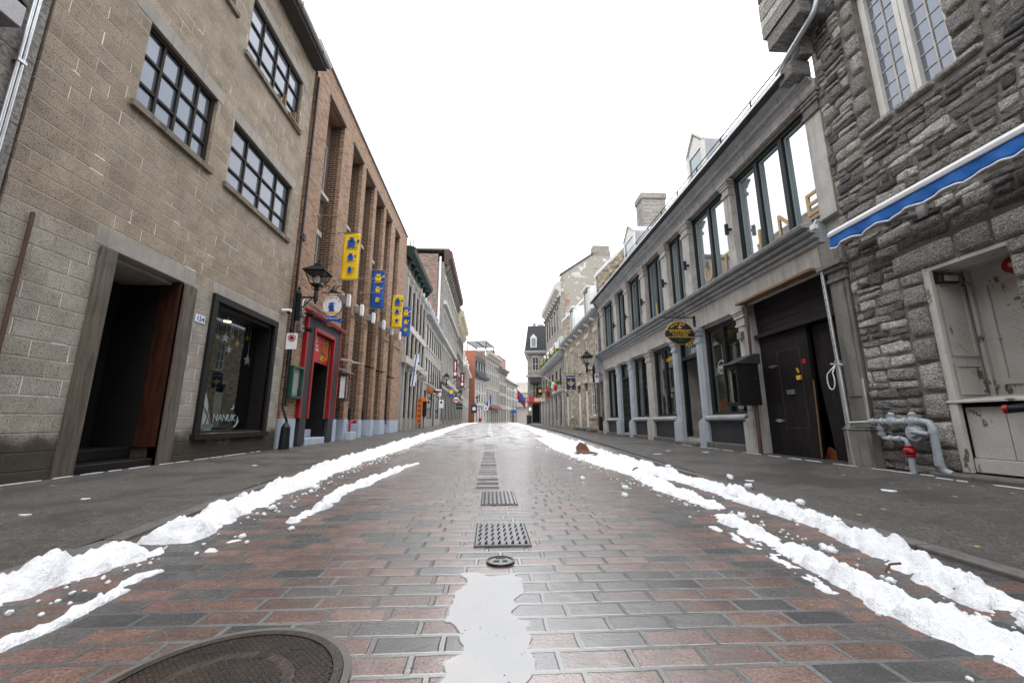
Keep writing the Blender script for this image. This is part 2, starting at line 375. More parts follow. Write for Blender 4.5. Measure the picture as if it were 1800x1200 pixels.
def mk_wood(name, base, dark, sc=1., rough=.6, horiz=False):
    t = NT(name); o, _ = t.coord()
    q = t.n('Mapping', {'Vector': o, 'Scale': (14.*sc, 1.2*sc, 14.*sc) if horiz else (14.*sc, 14.*sc, 1.2*sc)}).outputs[0]
    n = t.noise(q, 2.4, 8, .7, .8); k = t.noise(o, 3, 5)
    c = t.ramp(n, [(.3, dark), (.7, base)])
    c = t.mix(t.M('MULTIPLY', t.step(k, .5, .75), .5), c, dark)
    return t.out(c, rough, t.bump(n, .6, .008), spec=.2)
MT = {}
def mats():
    g = MT
    g['cmu'] = mk_cmu(); g['rubble'] = mk_rubblestone(); g['snow'] = mk_snow(); g['road'] = mk_road(); g['asphalt'] = mk_asphalt()
    g['brick'] = brickwall('tan_brick', [(.17, .098, .06), (.255, .15, .093), (.34, .21, .135), (.3, .172, .105), (.23, .145, .1)], .2, .066, .01, (.36, .27, .2), .004, .5, grime=.15, fine=60)
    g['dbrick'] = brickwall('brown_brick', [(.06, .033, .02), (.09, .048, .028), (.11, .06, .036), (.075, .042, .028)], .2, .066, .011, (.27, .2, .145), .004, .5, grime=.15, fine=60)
    g['redbrick'] = brickwall('red_brick', [(.25, .08, .045), (.32, .11, .06), (.28, .09, .05)], .2, .066, .01, (.3, .18, .13), grime=.1)
    g['patch'] = brickwall('patched_brick', [(.07, .06, .065), (.25, .12, .08), (.33, .15, .09), (.12, .1, .1), (.36, .2, .14), (.2, .17, .16)], .24, .075, .013, (.33, .3, .27), .02, .7, ragged=.3)
    g['ashlar'] = brickwall('grey_ashlar', [(.27, .255, .235), (.32, .3, .28), (.37, .35, .325)], .6, .3, .008, (.2, .19, .175), .01, .4, grime=.45, fine=15, grimecol=(.1, .095, .09), streak=.4)
    g['rubw'] = brickwall('buff_rubble', [(.28, .22, .14), (.42, .34, .23), (.5, .42, .3), (.34, .29, .22), (.2, .175, .14), (.46, .38, .26)], .34, .17, .022, (.34, .3, .235), .11, .9, ragged=.9, edge=.02, fine=22, grime=.25)
    g['rubg'] = brickwall('grey_rubble', [(.3, .28, .25), (.2, .19, .18), (.36, .33, .3), (.26, .24, .21)], .42, .18, .024, (.33, .31, .28), .13, .9, ragged=.9, edge=.02, fine=22, grime=.35)
    g['mortar'] = plain('rubble_mortar', (.175, .158, .138), .95, .4, 11, bs=1.)
    g['stone'] = streaked('grey_limestone', (.46, .443, .418), (.18, .17, .155), .8, .55, 4, .35)
    g['stoned'] = streaked('dark_limestone', (.2, .19, .175), (.06, .055, .05), .8, .8, 4, .5)
    g['stonel'] = streaked('weathered_grey_stone', (.235, .22, .2), (.11, .1, .092), .85, .7, 3, .4)
    g['palel'] = streaked('worn_pale_stone', (.36, .34, .31), (.16, .15, .14), .85, .6, 3, .4)
    g['pale'] = streaked('pale_limestone', (.53, .51, .475), (.22, .2, .18), .8, .5, 3, .3)
    g['conc'] = streaked('cast_concrete', (.34, .315, .285), (.2, .185, .165), .9, .5, 3, .5)
    g['sillc'] = streaked('sill_concrete', (.2, .17, .13), (.07, .06, .05), .9, .8, 5, .6)
    g['concp'] = brickwall('concrete_panel', [(.2, .19, .18), (.25, .235, .22)], 1.1, .62, .012, (.12, .11, .1), .0, .4, grime=.4, fine=25, streak=.4)
    g['granite'] = streaked('kerb_granite', (.12, .115, .108), (.06, .06, .06), .6, .8, 8, .5)
    g['blue'] = flaky('blue_grey_paint', (.4, .435, .485), (.2, .19, .17), .7, .5)
    g['plinth'] = flaky('pale_blue_paint', (.4, .46, .56), (.3, .3, .3), .74, .7)
    g['zinc'] = streaked('zinc_flashing', (.7, .73, .77), (.36, .38, .4), .4, .5, 2, .1, .3)
    g['zincd'] = streaked('grey_moulding', (.36, .38, .4), (.14, .145, .15), .5, .5, 2, .15, .1)
    g['soffit'] = plain('brown_soffit', (.055, .048, .046), .6)
    g['black'] = plain('black_metal', (.01, .0105, .012), .45, .3, spec=.25)
    g['darkp'] = flaky('black_green_paint', (.012, .017, .018), (.16, .15, .13), .78, .45)
    g['frame'] = mk_wood('dark_window_timber', (.035, .027, .022), (.008, .007, .007))
    g['teal'] = flaky('grey_green_paint', (.28, .35, .36), (.4, .38, .34), .75)
    g['white'] = flaky('white_paint', (.68, .67, .63), (.35, .32, .27), .74)
    g['worn'] = flaky('worn_white_paint', (.5, .485, .455), (.15, .115, .085), .6, sc=6)
    g['tim'] = mk_wood('weathered_post', (.17, .145, .12), (.055, .045, .037), .6)
    g['brownp'] = mk_wood('brown_panel', (.075, .028, .016), (.015, .007, .005), .7, .4)
    g['bwood'] = mk_wood('blackened_boards', (.026, .022, .023), (.006, .0055, .006), .6, .5)
    g['bwoodh'] = mk_wood('blackened_horizontal_boards', (.03, .026, .027), (.007, .0065, .007), .6, .5, True)
    g['plank'] = mk_wood('raw_plank', (.3, .2, .12), (.12, .07, .045), .8, .7, True)
    g['galv'] = streaked('galvanised_steel', (.5, .52, .54), (.25, .24, .23), .35, .4, 5, .1, .8)
    g['gas'] = streaked('grey_pipe_paint', (.34, .38, .42), (.17, .16, .15), .45, .4, 9, .2)
    g['rust'] = streaked('rusted_steel', (.09, .05, .036), (.03, .02, .018), .7, .6, 6, .5)
    g['red'] = plain('red_gloss_paint', (.3, .01, .014), .35, .15)
    g['redp'] = plain('red_print', (.45, .015, .03), .5, .1)
    g['dbrown'] = plain('dark_brown_paint', (.012, .0105, .011), .5, .2, spec=.2); g['dgrey'] = plain('charcoal_paint', (.035, .037, .042), .55, .2, spec=.25)
    g['green'] = plain('green_paint', (.012, .07, .048), .4, .2)
    g['gcorn'] = flaky('green_cornice_paint', (.009, .028, .022), (.3, .3, .27), .68)
    g['cream'] = plain('cream_paint', (.6, .54, .4), .7)
    g['slate'] = brickwall('slate', [(.045, .048, .055), (.07, .073, .08), (.055, .056, .06)], .2, .12, .008, (.02, .02, .022), .0, .3, grime=.2)
    g['plaster'] = None
    g['gold'] = plain('gold_paint', (.75, .45, .06), .5, .1)
    g['tan'] = plain('cork_letters', (.55, .38, .16), .6)
    g['gutter'] = streaked('gutter_grey', (.3, .29, .3), (.15, .14, .14), .4, .4, 4, .1, .4)
    g['yel'] = plain('yellow_vinyl', (.78, .52, .01), .55, .08)
    g['bluv'] = plain('blue_vinyl', (.012, .085, .36), .45, .1)
    g['awn'] = plain('blue_canvas', (.008, .115, .42), .7, .25, 7, bs=.35)
    g['awnr'] = plain('red_canvas', (.4, .02, .03), .8)
    g['awnm'] = plain('maroon_canvas', (.1, .035, .03), .85)
    g['awnb'] = plain('black_canvas', (.02, .02, .025), .8)
    g['navy'] = plain('navy_paint', (.01, .025, .075), .5)
    g['orange'] = plain('orange_paint', (.65, .16, .02), .5)
    g['sign'] = plain('white_enamel', (.75, .76, .78), .35, .05)
    g['ink'] = plain('black_ink', (.015, .015, .015), .5)
    g['cardb'] = plain('wet_cardboard', (.1, .045, .022), .8, .4)
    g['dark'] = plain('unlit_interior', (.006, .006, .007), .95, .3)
    g['inter'] = plain('dim_shop_interior', (.22, .18, .14), .9, .3)
    g['shelf'] = plain('shop_panelling', (.5, .27, .1), .8, .3)
    g['gatesteel'] = plain('lattice_steel', (.03, .027, .025), .5)  # the gates' own dark steel colour
    g['cloth'] = plain('grey_cloth', (.25, .26, .3), .9)
    g['ember'] = plain('orange_brown_board', (.26, .075, .03), .7)
    g['pink'] = plain('pink_print', (.6, .25, .3), .6)
    g['brown'] = plain('brown_print', (.2, .085, .04), .6)
    g['flagw'] = plain('white_cloth', (.75, .76, .78), .85, .08)
    g['flagr'] = plain('red_cloth', (.5, .015, .03), .85, .12)
    g['flagb'] = plain('blue_cloth', (.015, .09, .38), .85, .12)
    g['flagg'] = plain('green_cloth', (.05, .22, .04), .85, .15)
    g['bur'] = plain('burgundy_vinyl', (.17, .012, .025), .6, .15)
    g['glass'] = mk_glass('window_glass'); g['gblue'] = mk_mirror('curtained_glass', (.2, .225, .27), .35)
    g['gshop'] = mk_clear('shop_glass', 1.15); g['gmir'] = mk_mirror('coated_glass', (.6, .63, .66), .75)
    g['gmid'] = mk_mirror('half_coated_glass', (.22, .26, .28), .5)
    g['lglass'] = mk_clear('lantern_glass', .6)
    g['bulb'] = emis('lamp_bulb', (1, .82, .5), 2.2)
    g['iron'] = None
    t = NT('cast_iron'); o, _ = t.coord(); p = t.n('SeparateXYZ', [o])
    a = t.M('ADD', p.outputs[0], p.outputs[1]); b = t.M('SUBTRACT', p.outputs[0], p.outputs[1])
    def rib(q): return t.step(t.M('ABSOLUTE', t.M('SUBTRACT', t.M('FRACT', t.M('MULTIPLY', q, 62.)), .5)), .3, .45)
    rr = t.M('SQRT', t.M('ADD', t.M('MULTIPLY', p.outputs[0], p.outputs[0]), t.M('MULTIPLY', p.outputs[1], p.outputs[1])))
    field = t.M('MULTIPLY', t.step(rr, .245, .24), t.M('SUBTRACT', 1., t.M('MULTIPLY', t.step(rr, .13, .135), t.step(rr, .165, .16))))
    h = t.M('MULTIPLY', t.M('MAXIMUM', rib(a), rib(b)), field); f = t.noise(o, 60, 4, .7)
    c = t.mix(t.step(t.noise(o, 9, 4), .4, .65), (.036, .029, .026), (.065, .045, .034))
    g['iron'] = t.out(c, t.M('ADD', .2, t.M('MULTIPLY', f, .3)), t.bump(t.M('ADD', h, t.M('MULTIPLY', f, .4)), 1., .012), .35, .8)
    # render on the tall gable: grey render, white lime, bare brick and stone
    t = NT('patched_render'); u, v, vec, o = t.wuv(); mask, r, rc = t.bricks(u, v, .22, .075, .012, .004, .01)
    bk = t.mix(mask, (.4, .36, .32), t.ramp(r, [(0, (.3, .1, .05)), (.5, (.4, .16, .09)), (1, (.1, .09, .1))]))
    n = t.noise(vec, .55, 7, .62); n2 = t.noise(vec, 1.1, 6, .6)
    c = t.mix(.5, (.36, .34, .3), t.ramp(t.noise(vec, 6, 5), [(.3, .35), (.7, .65)]), 'OVERLAY')
    c = t.mix(t.step(n2, .56, .6), c, (.62, .61, .59)); c = t.mix(t.step(n, .58, .6), c, bk)
    c = t.mix(t.M('MULTIPLY', t.step(t.noise(vec, 3.2, 3), .66, .69), .8), c, (.28, .1, .05))
    g['plaster'] = t.out(c, .9, t.bump(n2, .4, .02))
mats()
G = MT
# ---------------------------------------------------------------- shared pieces
def bldg(name, label, fr, u, group=None):
    p = fr(u, 0, 0); return thing(name, label, 'building', (p.x, p.y, gz(p.y)), fr.rot, group)
def lantern(fr, u, d, z, label, arm=True, pz=None, wall_d=0.06, lit=False, sc=1.):
    """z = underside of the glass cage"""
    p = fr(u, wall_d, z-.9); t = thing('street_lantern', label, 'street lantern', p, fr.rot, 'black wall lanterns along the street')
    b = MB(fr); z1 = z+.25*sc
    hw0, hw1, he = .10*sc, .19*sc, .235*sc
    for su in (-1, 1):
        for sd in (-1, 1):
            b.rod((u+su*hw0, d+sd*hw0, z), (u+su*hw1, d+sd*hw1, z1), .011*sc, 6)
    for k in (0, 1):
        h, zz = (hw0, z) if k == 0 else (hw1, z1)
        for q in ((1, 0), (-1, 0)): b.box(u-h-.012, u+h+.012, d+q[0]*h-.011, d+q[0]*h+.011, zz-.012, zz+.012); b.box(u+q[0]*h-.0105, u+q[0]*h+.0105, d-h, d+h, zz-.011, zz+.011)
    b.build('cage', G['black'], t)
    r = MB(fr); n = 4
    for (ha, za), (hb, zb) in (((he, z1+.012), (he*.96, z1+.03)), ((he*.96, z1+.03), (.07*sc, z1+.17*sc)), ((.07*sc, z1+.17*sc), (.075*sc, z1+.19*sc)), ((.075*sc, z1+.19*sc), (.02*sc, z1+.25*sc))):
        P = [(u+sx*ha, d+sy*ha, za) for sx, sy in ((-1, -1), (1, -1), (1, 1), (-1, 1))]+[(u+sx*hb, d+sy*hb, zb) for sx, sy in ((-1, -1), (1, -1), (1, 1), (-1, 1))]
        r.add([r.p(*q) for q in P], [(0, 1, 2, 3), (7, 6, 5, 4), (0, 1, 5, 4), (1, 2, 6, 5), (2, 3, 7, 6), (3, 0, 4, 7)])
    r.ball((u, d, z1+.28*sc), .022*sc); r.build('roof', G['black'], t)
    g = MB(fr)
    for s1, s2 in (((-1, -1), (1, -1)), ((1, -1), (1, 1)), ((1, 1), (-1, 1)), ((-1, 1), (-1, -1))):
        g.quad((u+s1[0]*hw0, d+s1[1]*hw0, z+.01), (u+s2[0]*hw0, d+s2[1]*hw0, z+.01), (u+s2[0]*hw1, d+s2[1]*hw1, z1-.01), (u+s1[0]*hw1, d+s1[1]*hw1, z1-.01))
    g.build('glass', G['lglass'], t)
    l = MB(fr); l.lathe((u, d, z+.03), [(.03*sc, 0), (.035*sc, .05), (.05*sc, .07*sc), (.055*sc, .11*sc), (.03*sc, .17*sc), (.004, .19*sc)], 10); l.build('lamp', G['bulb'] if lit else G['sign'], t, smooth=True)
    s_ = MB(fr); s_.lathe((u, d, z-.36*sc), [(.006, -.05), (.02, -.04), (.02, 0), (.045*sc, .02), (.045*sc, .2*sc), (.03*sc, .23*sc), (.055*sc, .26*sc), (.04*sc, .3*sc), (.1*sc, .355*sc)], 12)
    for a in range(4): s_.tube([(u+.03*cos(a*pi/2), d+.03*sin(a*pi/2), z-.12), (u+.09*cos(a*pi/2), d+.09*sin(a*pi/2), z-.09), (u+.11*cos(a*pi/2), d+.11*sin(a*pi/2), z-.01)], .008, 6)
    s_.build('stem', G['black'], t, smooth=True)
    if arm:
        za = z-.27*sc
        a = MB(fr); a.rod((u, wall_d, za), (u, d, za), .018*sc); a.rod((u, wall_d+.02, za-.3*sc), (u, d-.08, za-.02), .011*sc); a.build('arm', G['black'], t)
        q = MB(fr); q.lathe((u, wall_d, za-.5*sc), [(.04, 0), (.055, .03), (.055, .55*sc), (.065, .57*sc), (.04, .62*sc), (.02, .66*sc), (.03, .69*sc), (.004, .75*sc)], 12)
        q.build('bracket_post', G['black'], t, smooth=True)
        if pz is not None:
            c = MB(fr); c.rod((u, wall_d-.03, pz), (u, wall_d-.03, za-.49*sc), .018); c.build('feed_pipe', G['black'], t, smooth=True)
    return t
def cross_sign(fr, u, d0, d1, z0, z1, label, group=None, thick=.02, mat='sign', name='hanging_sign', round_=True, edge=None, cat='sign', arm=None, armz=None, armd=None):
    """a sign plate hung at right angles to the facade (it faces up and down the street)"""
    p = fr(u, (d0+d1)/2, z0); t = thing(name, label, cat, p, fr.rot, group)
    b = MB(fr); cd, cz, rd, rz = (d0+d1)/2, (z0+z1)/2, (d1-d0)/2, (z1-z0)/2
    if round_:
        ol = [(cd+rd*cos(2*pi*k/32), cz+rz*sin(2*pi*k/32)) for k in range(32)]
    else: ol = [(d0, z0), (d1, z0), (d1, z1), (d0, z1)]
    b.prism(ol, u-thick/2, u+thick/2); b.build('board', G[mat], t)
    if edge:
        e = MB(fr); pts = [(u, cd+(rd+.0)*cos(2*pi*k/40), cz+rz*sin(2*pi*k/40)) for k in range(41)] if round_ else [(u, d0, z0), (u, d1, z0), (u, d1, z1), (u, d0, z1), (u, d0, z0)]
        e.tube(pts, max(.008, rd*.05), 6); e.build('rim', G[edge], t)
    if arm:
        e = MB(fr); az = armz or z1+.08; e.rod((u, .0, az), (u, armd or d1+.05, az), .012)
        for q in (d0+(d1-d0)*.25, d0+(d1-d0)*.75): e.rod((u, q, z1-.01 if not round_ else z1-(z1-z0)*.08), (u, q, az), .005)
        e.build('arm', G['black'], t)
    return t
def face(fr, t, txt, size, u, d, z, mat, front=True, shear=0, th=.003, space=1):
    """lettering on the side of a cross sign that looks back down the street"""
    pos = fr(u, d, z); r = fr.n if fr.n.x > 0 else -fr.n
    return text(txt, size, pos, r, (0, 0, 1), G[mat], t, thick=th, shear=shear, space=space)
def scatter_face(fr, t, name, shapes, u, mat, th=.004):
    b = MB(fr)
    for ol in shapes: b.prism(ol, u-th, u)
    return b.build(name, G[mat], t)
def disc(cd, cz, r, n=20, rz=None): return [(cd+r*cos(2*pi*k/n), cz+(rz or r)*sin(2*pi*k/n)) for k in range(n)]
def star(cx, cz, r, n=5, k=.42, rot=pi/2): return [(cx+(r if i % 2 == 0 else r*k)*cos(rot+pi*i/n), cz+(r if i % 2 == 0 else r*k)*sin(rot+pi*i/n)) for i in range(2*n)]

# ---------------------------------------------------------------- far left: grey concrete building
def left0():
    t = bldg('concrete_building', 'grey concrete building at the left edge of the street, beside tan block wall', LF, 0)
    b = MB(LF); wall(b, -14, 3.25, -.4, 7.5, [], depth=5); b.build('wall', G['concp'], t)
    c = MB(LF); c.box(2.52, 2.82, -.02, .03, -.3, 7.5); c.build('pilaster', G['conc'], t)
    k = thing('conduit', 'pair of shiny steel conduits running up beside the tan block wall', 'conduit', LF(3.13, .05, .1))
    for i, u in enumerate((3.115, 3.147)):
        q = MB(LF); q.rod((u, .03, .05), (u, .03, 7.6), .0135, 12); q.build('pipe', G['galv'], k, smooth=True)
    for z in (1.4, 3.62, 5.6):
        q = MB(LF); q.box(3.095, 3.168, .0, .05, z, z+.035); q.build('clamp', G['galv'], k, bevel=.006)
    l = thing('wall_floodlight', 'grey box floodlight high on the concrete wall at the left edge', 'floodlight', LF(2.86, 0, 3.7))
    q = MB(LF); q.prism([(.0, 3.78), (.2, 3.78), (.2, 3.98), (.0, 4.06)], 2.74, 2.95); q.build('housing', G['gutter'], l, bevel=.008)
    q = MB(LF); q.ball((2.9, .14, 4.02), .07, (1, 1.3, .7)); q.build('lamp_head', G['black'], l, smooth=True)
    q = MB(LF); q.tube([(2.86+.045*cos(a), .06, 3.72+.08*sin(a)) for a in [pi+pi*i/10 for i in range(11)]], .007, 6); q.build('cable', G['black'], l)
left0()

# ---------------------------------------------------------------- tan concrete-block building
def left1():
    t = bldg('block_building', 'tan concrete block building with dark metal windows, recessed doorway and shop window', LF, 5.6)
    ops = [(4.19, 5.39, 4.19, 5.3), (5.79, 7.67, 4.19, 5.3), (5.81, 7.62, 6.6, 7.75), (4.2, 5.42, 6.98, 8.0), (4.33, 5.33, .02, 2.42, .85), (5.98, 7.58, .44, 2.38, 1.2)]
    b = MB(LF); wall(b, 3.28, 8.06, -.4, 8.5, ops, .17, 6); b.build('wall', G['cmu'], t)
    for (a, c, z0, z1) in ((3.98, 5.5, 5.3, 5.5), (5.7, 7.76, 5.3, 5.5), (5.7, 7.72, 7.75, 7.93), (4.08, 5.5, 2.42, 2.62), (5.86, 7.7, 2.46, 2.63)):
        l = MB(LF); l.box(a, c, -.05, .004, z0+.001, z1); l.build('lintel', G['conc'], t, bevel=.004)
    for (a, c, z0, z1, w4) in ((4.19, 5.39, 4.19, 5.3, 4), (5.79, 7.67, 4.19, 5.3, 4), (5.81, 7.62, 6.6, 7.75, 4), (4.2, 5.42, 6.98, 8.0, 4)):
        h = z1-z0
        window(LF, t, a, c, z0, z1, -.05, G['frame'], G['gblue'], .05, w4, 3, .035, (.06, .05, .08), G['sillc'], .09,
               rowpos=[z0+h*.3, z0+h*.64])
    pb = MB(LF); pb.box(7.05, 7.5, -.06, .02, 6.62, 6.66).box(7.1, 7.62, -.03, .07, 6.56, 6.6).box(7.05, 7.09, -.07, .0, 6.66, 6.95).box(7.46, 7.5, -.07, .0, 6.66, 6.9); pb.build('timber_scrap', G['plank'], t)
    # doorway
    for a, c in ((4.14, 4.33), (5.33, 5.54)):
        q = MB(LF); q.box(a, c, -.12, .03, .02, 2.41); q.build('door_post', G['tim'], t, bevel=.01)
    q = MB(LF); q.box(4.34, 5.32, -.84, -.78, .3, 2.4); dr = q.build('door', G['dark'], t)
    q = MB(LF); q.box(4.345, 4.375, -.76, -.1, .3, 2.4)
    for z in (.45, .92, 1.4, 1.88): q.box(4.375, 4.392, -.68, -.2, z, z+.36)
    q.build('door_leaf', G['brownp'], t, bevel=.006)
    q = MB(LF); q.box(5.29, 5.328, -.26, -.02, .3, 2.405); q.build('side_panel', G['brownp'], t)
    q = MB(LF); q.box(5.3, 5.329, -.78, -.261, .3, 2.405); q.build('inner_lining', G['dark'], t)
    for z0, z1, d0, d1 in ((0.0, .17, -.8, -.02), (.17, .3, -.8, -.3)):
        q = MB(LF); q.box(4.335, 5.325, d0, d1, z0, z1); q.build('step', G['dbrown'], t, bevel=.012)
    q = MB(LF); q.box(4.335, 5.325, -.77, -.13, 2.37, 2.41); q.build('door_ceiling', G['conc'], t)
    # shop window
    f = MB(LF); a, c, z0, z1 = 5.88, 7.68, .36, 2.46
    f.box(a, a+.1, -.02, .04, z0+.07, z1-.1).box(c-.1, c, -.02, .04, z0+.07, z1-.1).box(a, c, -.02, .045, z1-.1, z1).box(a-.03, c+.03, -.02, .07, z0, z0+.07)
    f.box(a+.1, a+.15, -.25, -.02, z0+.07, z1-.1).box(c-.15, c-.1, -.25, -.02, z0+.07, z1-.1).box(a+.1, c-.1, -.25, -.021, z1-.16, z1-.102).box(a+.1, c-.1, -.25, -.021, z0+.07, z0+.11)
    sw = f.build('shop_window', G['dbrown'], t)
    gl = MB(LF); gl.box(a+.12, c-.12, -.238, -.232, z0+.1, z1-.14); gl.build('pane', G['gshop'], sw)
    i = MB(LF); A, B = (5.99, 7.57), (.45, 2.37)
    i.quad((A[0], -1.18, B[0]), (A[1], -1.18, B[0]), (A[1], -1.18, B[1]), (A[0], -1.18, B[1]))
    for u in A: i.quad((u, -.26, B[0]), (u, -1.18, B[0]), (u, -1.18, B[1]), (u, -.26, B[1]))
    for z in B: i.quad((A[0], -.26, z), (A[1], -.26, z), (A[1], -1.18, z), (A[0], -1.18, z))
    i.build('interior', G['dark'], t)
    tx = text('NANUK', .16, LF(6.88, -.226, .66), (0, 1, 0), (0, 0, 1), G['teal'], sw, shear=.1)
    q = MB(LF); q.slab([(7.12, .5), (7.2, .57), (7.22, .7), (7.27, .6), (7.2, .52)], -.226, -.222); q.slab([(7.0, .8), (7.07, .84), (7.05, .9), (7.1, .84), (7.07, .8)], -.226, -.222); q.build('logo_mark', G['teal'], sw)
    q = MB(LF); q.slab([(6.5, .5), (6.75, .5), (6.75, .57), (6.5, .57)], -.3, -.296); q.build('price_strip', G['teal'], sw)
    for k, (u, z, r, m) in enumerate(((6.82, 1.98, .085, 'sign'), (7.5, 1.7, .1, 'sign'), (7.15, 1.95, .05, 'yel'), (7.0, 2.03, .06, 'teal'), (6.62, 1.95, .06, 'teal'), (7.42, 2.1, .05, 'yel'), (6.95, 1.8, .08, 'flagw'))):
        s_ = MB(LF); s_.slab(star(u, z, r, 5 if k != 6 else 6, .42 if k != 6 else .15), -.36, -.34); s_.rod((u, -.35, z+r*.8), (u, -.35, 2.36), .003, 4)
        o = s_.build('hanging_star', G[m]); tag(o, ['large white paper star hanging on the left in the shop window', 'white paper star hanging lowest at the right of the shop window', 'small gold star hanging in the middle of the shop window', 'grey star hanging just right of the large white star', 'grey star hanging farthest left in the shop window', 'gold star hanging near the right edge of the shop window', 'thin white snowflake hanging below the row of stars'][k], 'decoration', 'stars hanging in the shop window')
    c_ = thing('display_cone', 'cream cone shaped display tree with dark lattice in shop window', 'decoration', LF(6.75, -.6, .45))
    s_ = MB(LF); s_.cone((6.75, -.6, .46), (6.75, -.6, 1.5), .24, .02, 16); s_.build('cone', G['flagw'], c_, smooth=True)
    s_ = MB(LF)
    for k in range(6):
        for sg in (1, -1): s_.tube([(6.75+(.245-.225*j/8)*cos(k*pi/3+sg*j*.3), -.6+(.245-.225*j/8)*sin(k*pi/3+sg*j*.3), .46+1.04*j/8) for j in range(9)], .008, 5)
    s_.build('lattice', G['brown'], c_)
    l = tag(MB(LF).lathe((7.2, -.6, 2.34), [(.06, 0), (.06, .02)], 12).build('ceiling_spot', G['bulb']), 'small lit round ceiling spot inside the shop window', 'ceiling light')
    # eaves
    e = MB(LF); e.box(3.0, 8.02, .001, .27, 8.47, 8.6); r = e.build('soffit', G['soffit'], t)
    g = MB(LF); g.tube([(3.0, .31, 8.6), (8.04, .31, 8.6)], .06, 12)
    for u in (3.6, 4.6, 5.6, 6.6, 7.6): g.box(u, u+.03, .24, .375, 8.53, 8.67)
    g.build('gutter', G['gutter'], t)
    rf = MB(LF); rf.prism([(.3, 8.62), (-6, 10.4), (-6, 8.5), (0, 8.5)], 3.0, 8.02); rf.build('roof', G['slate'], t)
    # things on the wall
    o = MB(LF).rod((3.49, .025, .1), (3.49, .025, 2.42), .016, 10).build('rusty_pipe', G['rust'], smooth=True); tag(o, 'rusty brown capped pipe up the block wall left of doorway', 'pipe')
    n = thing('number_plate', 'white house number plate reading 154 beside the shop window', 'house number', LF(5.69, 0, 1.95))
    q = MB(LF); q.box(5.6, 5.79, .0, .012, 1.96, 2.07); q.build('plate', G['sign'], n, bevel=.004)
    text('154', .105, LF(5.695, .0135, 2.015), (0, 1, 0), (0, 0, 1), G['bluv'], n)
    c = thing('security_camera', 'small white dome security camera on the tan block wall corner', 'camera', LF(7.85, 0, 2.68))
    q = MB(LF); q.rod((7.82, .0, 2.74), (7.82, .17, 2.74), .035, 12); q.build('body', G['sign'], c, smooth=True)
    q = MB(LF); q.ball((7.82, .13, 2.7), .035); q.build('dome', G['black'], c, smooth=True)
    d = thing('downpipe', 'black downpipe with cast iron boot between block and brick buildings', 'downpipe', LF(8.12, .07, .1))
    q = MB(LF); q.tube([(8.13, .06, 8.4), (8.13, .06, .86), (8.13, .1, .78), (8.13, .16, .62), (8.13, .16, .56)], .025, 10); q.build('pipe', G['black'], d, smooth=True)
    for z in (1.2, 1.75, 2.4, 4.4, 6.4): 
        q = MB(LF); q.rod((8.13, .06, z), (8.13, .06, z+.04), .036, 10); q.build('collar', G['black'], d, smooth=True)
    q = MB(LF); q.cone((8.13, .16, .05), (8.13, .16, .5), .1, .085, 10); q.cone((8.13, .16, .5), (8.13, .16, .58), .085, .04, 10); q.build('boot', G['black'], d, smooth=True)
left1()

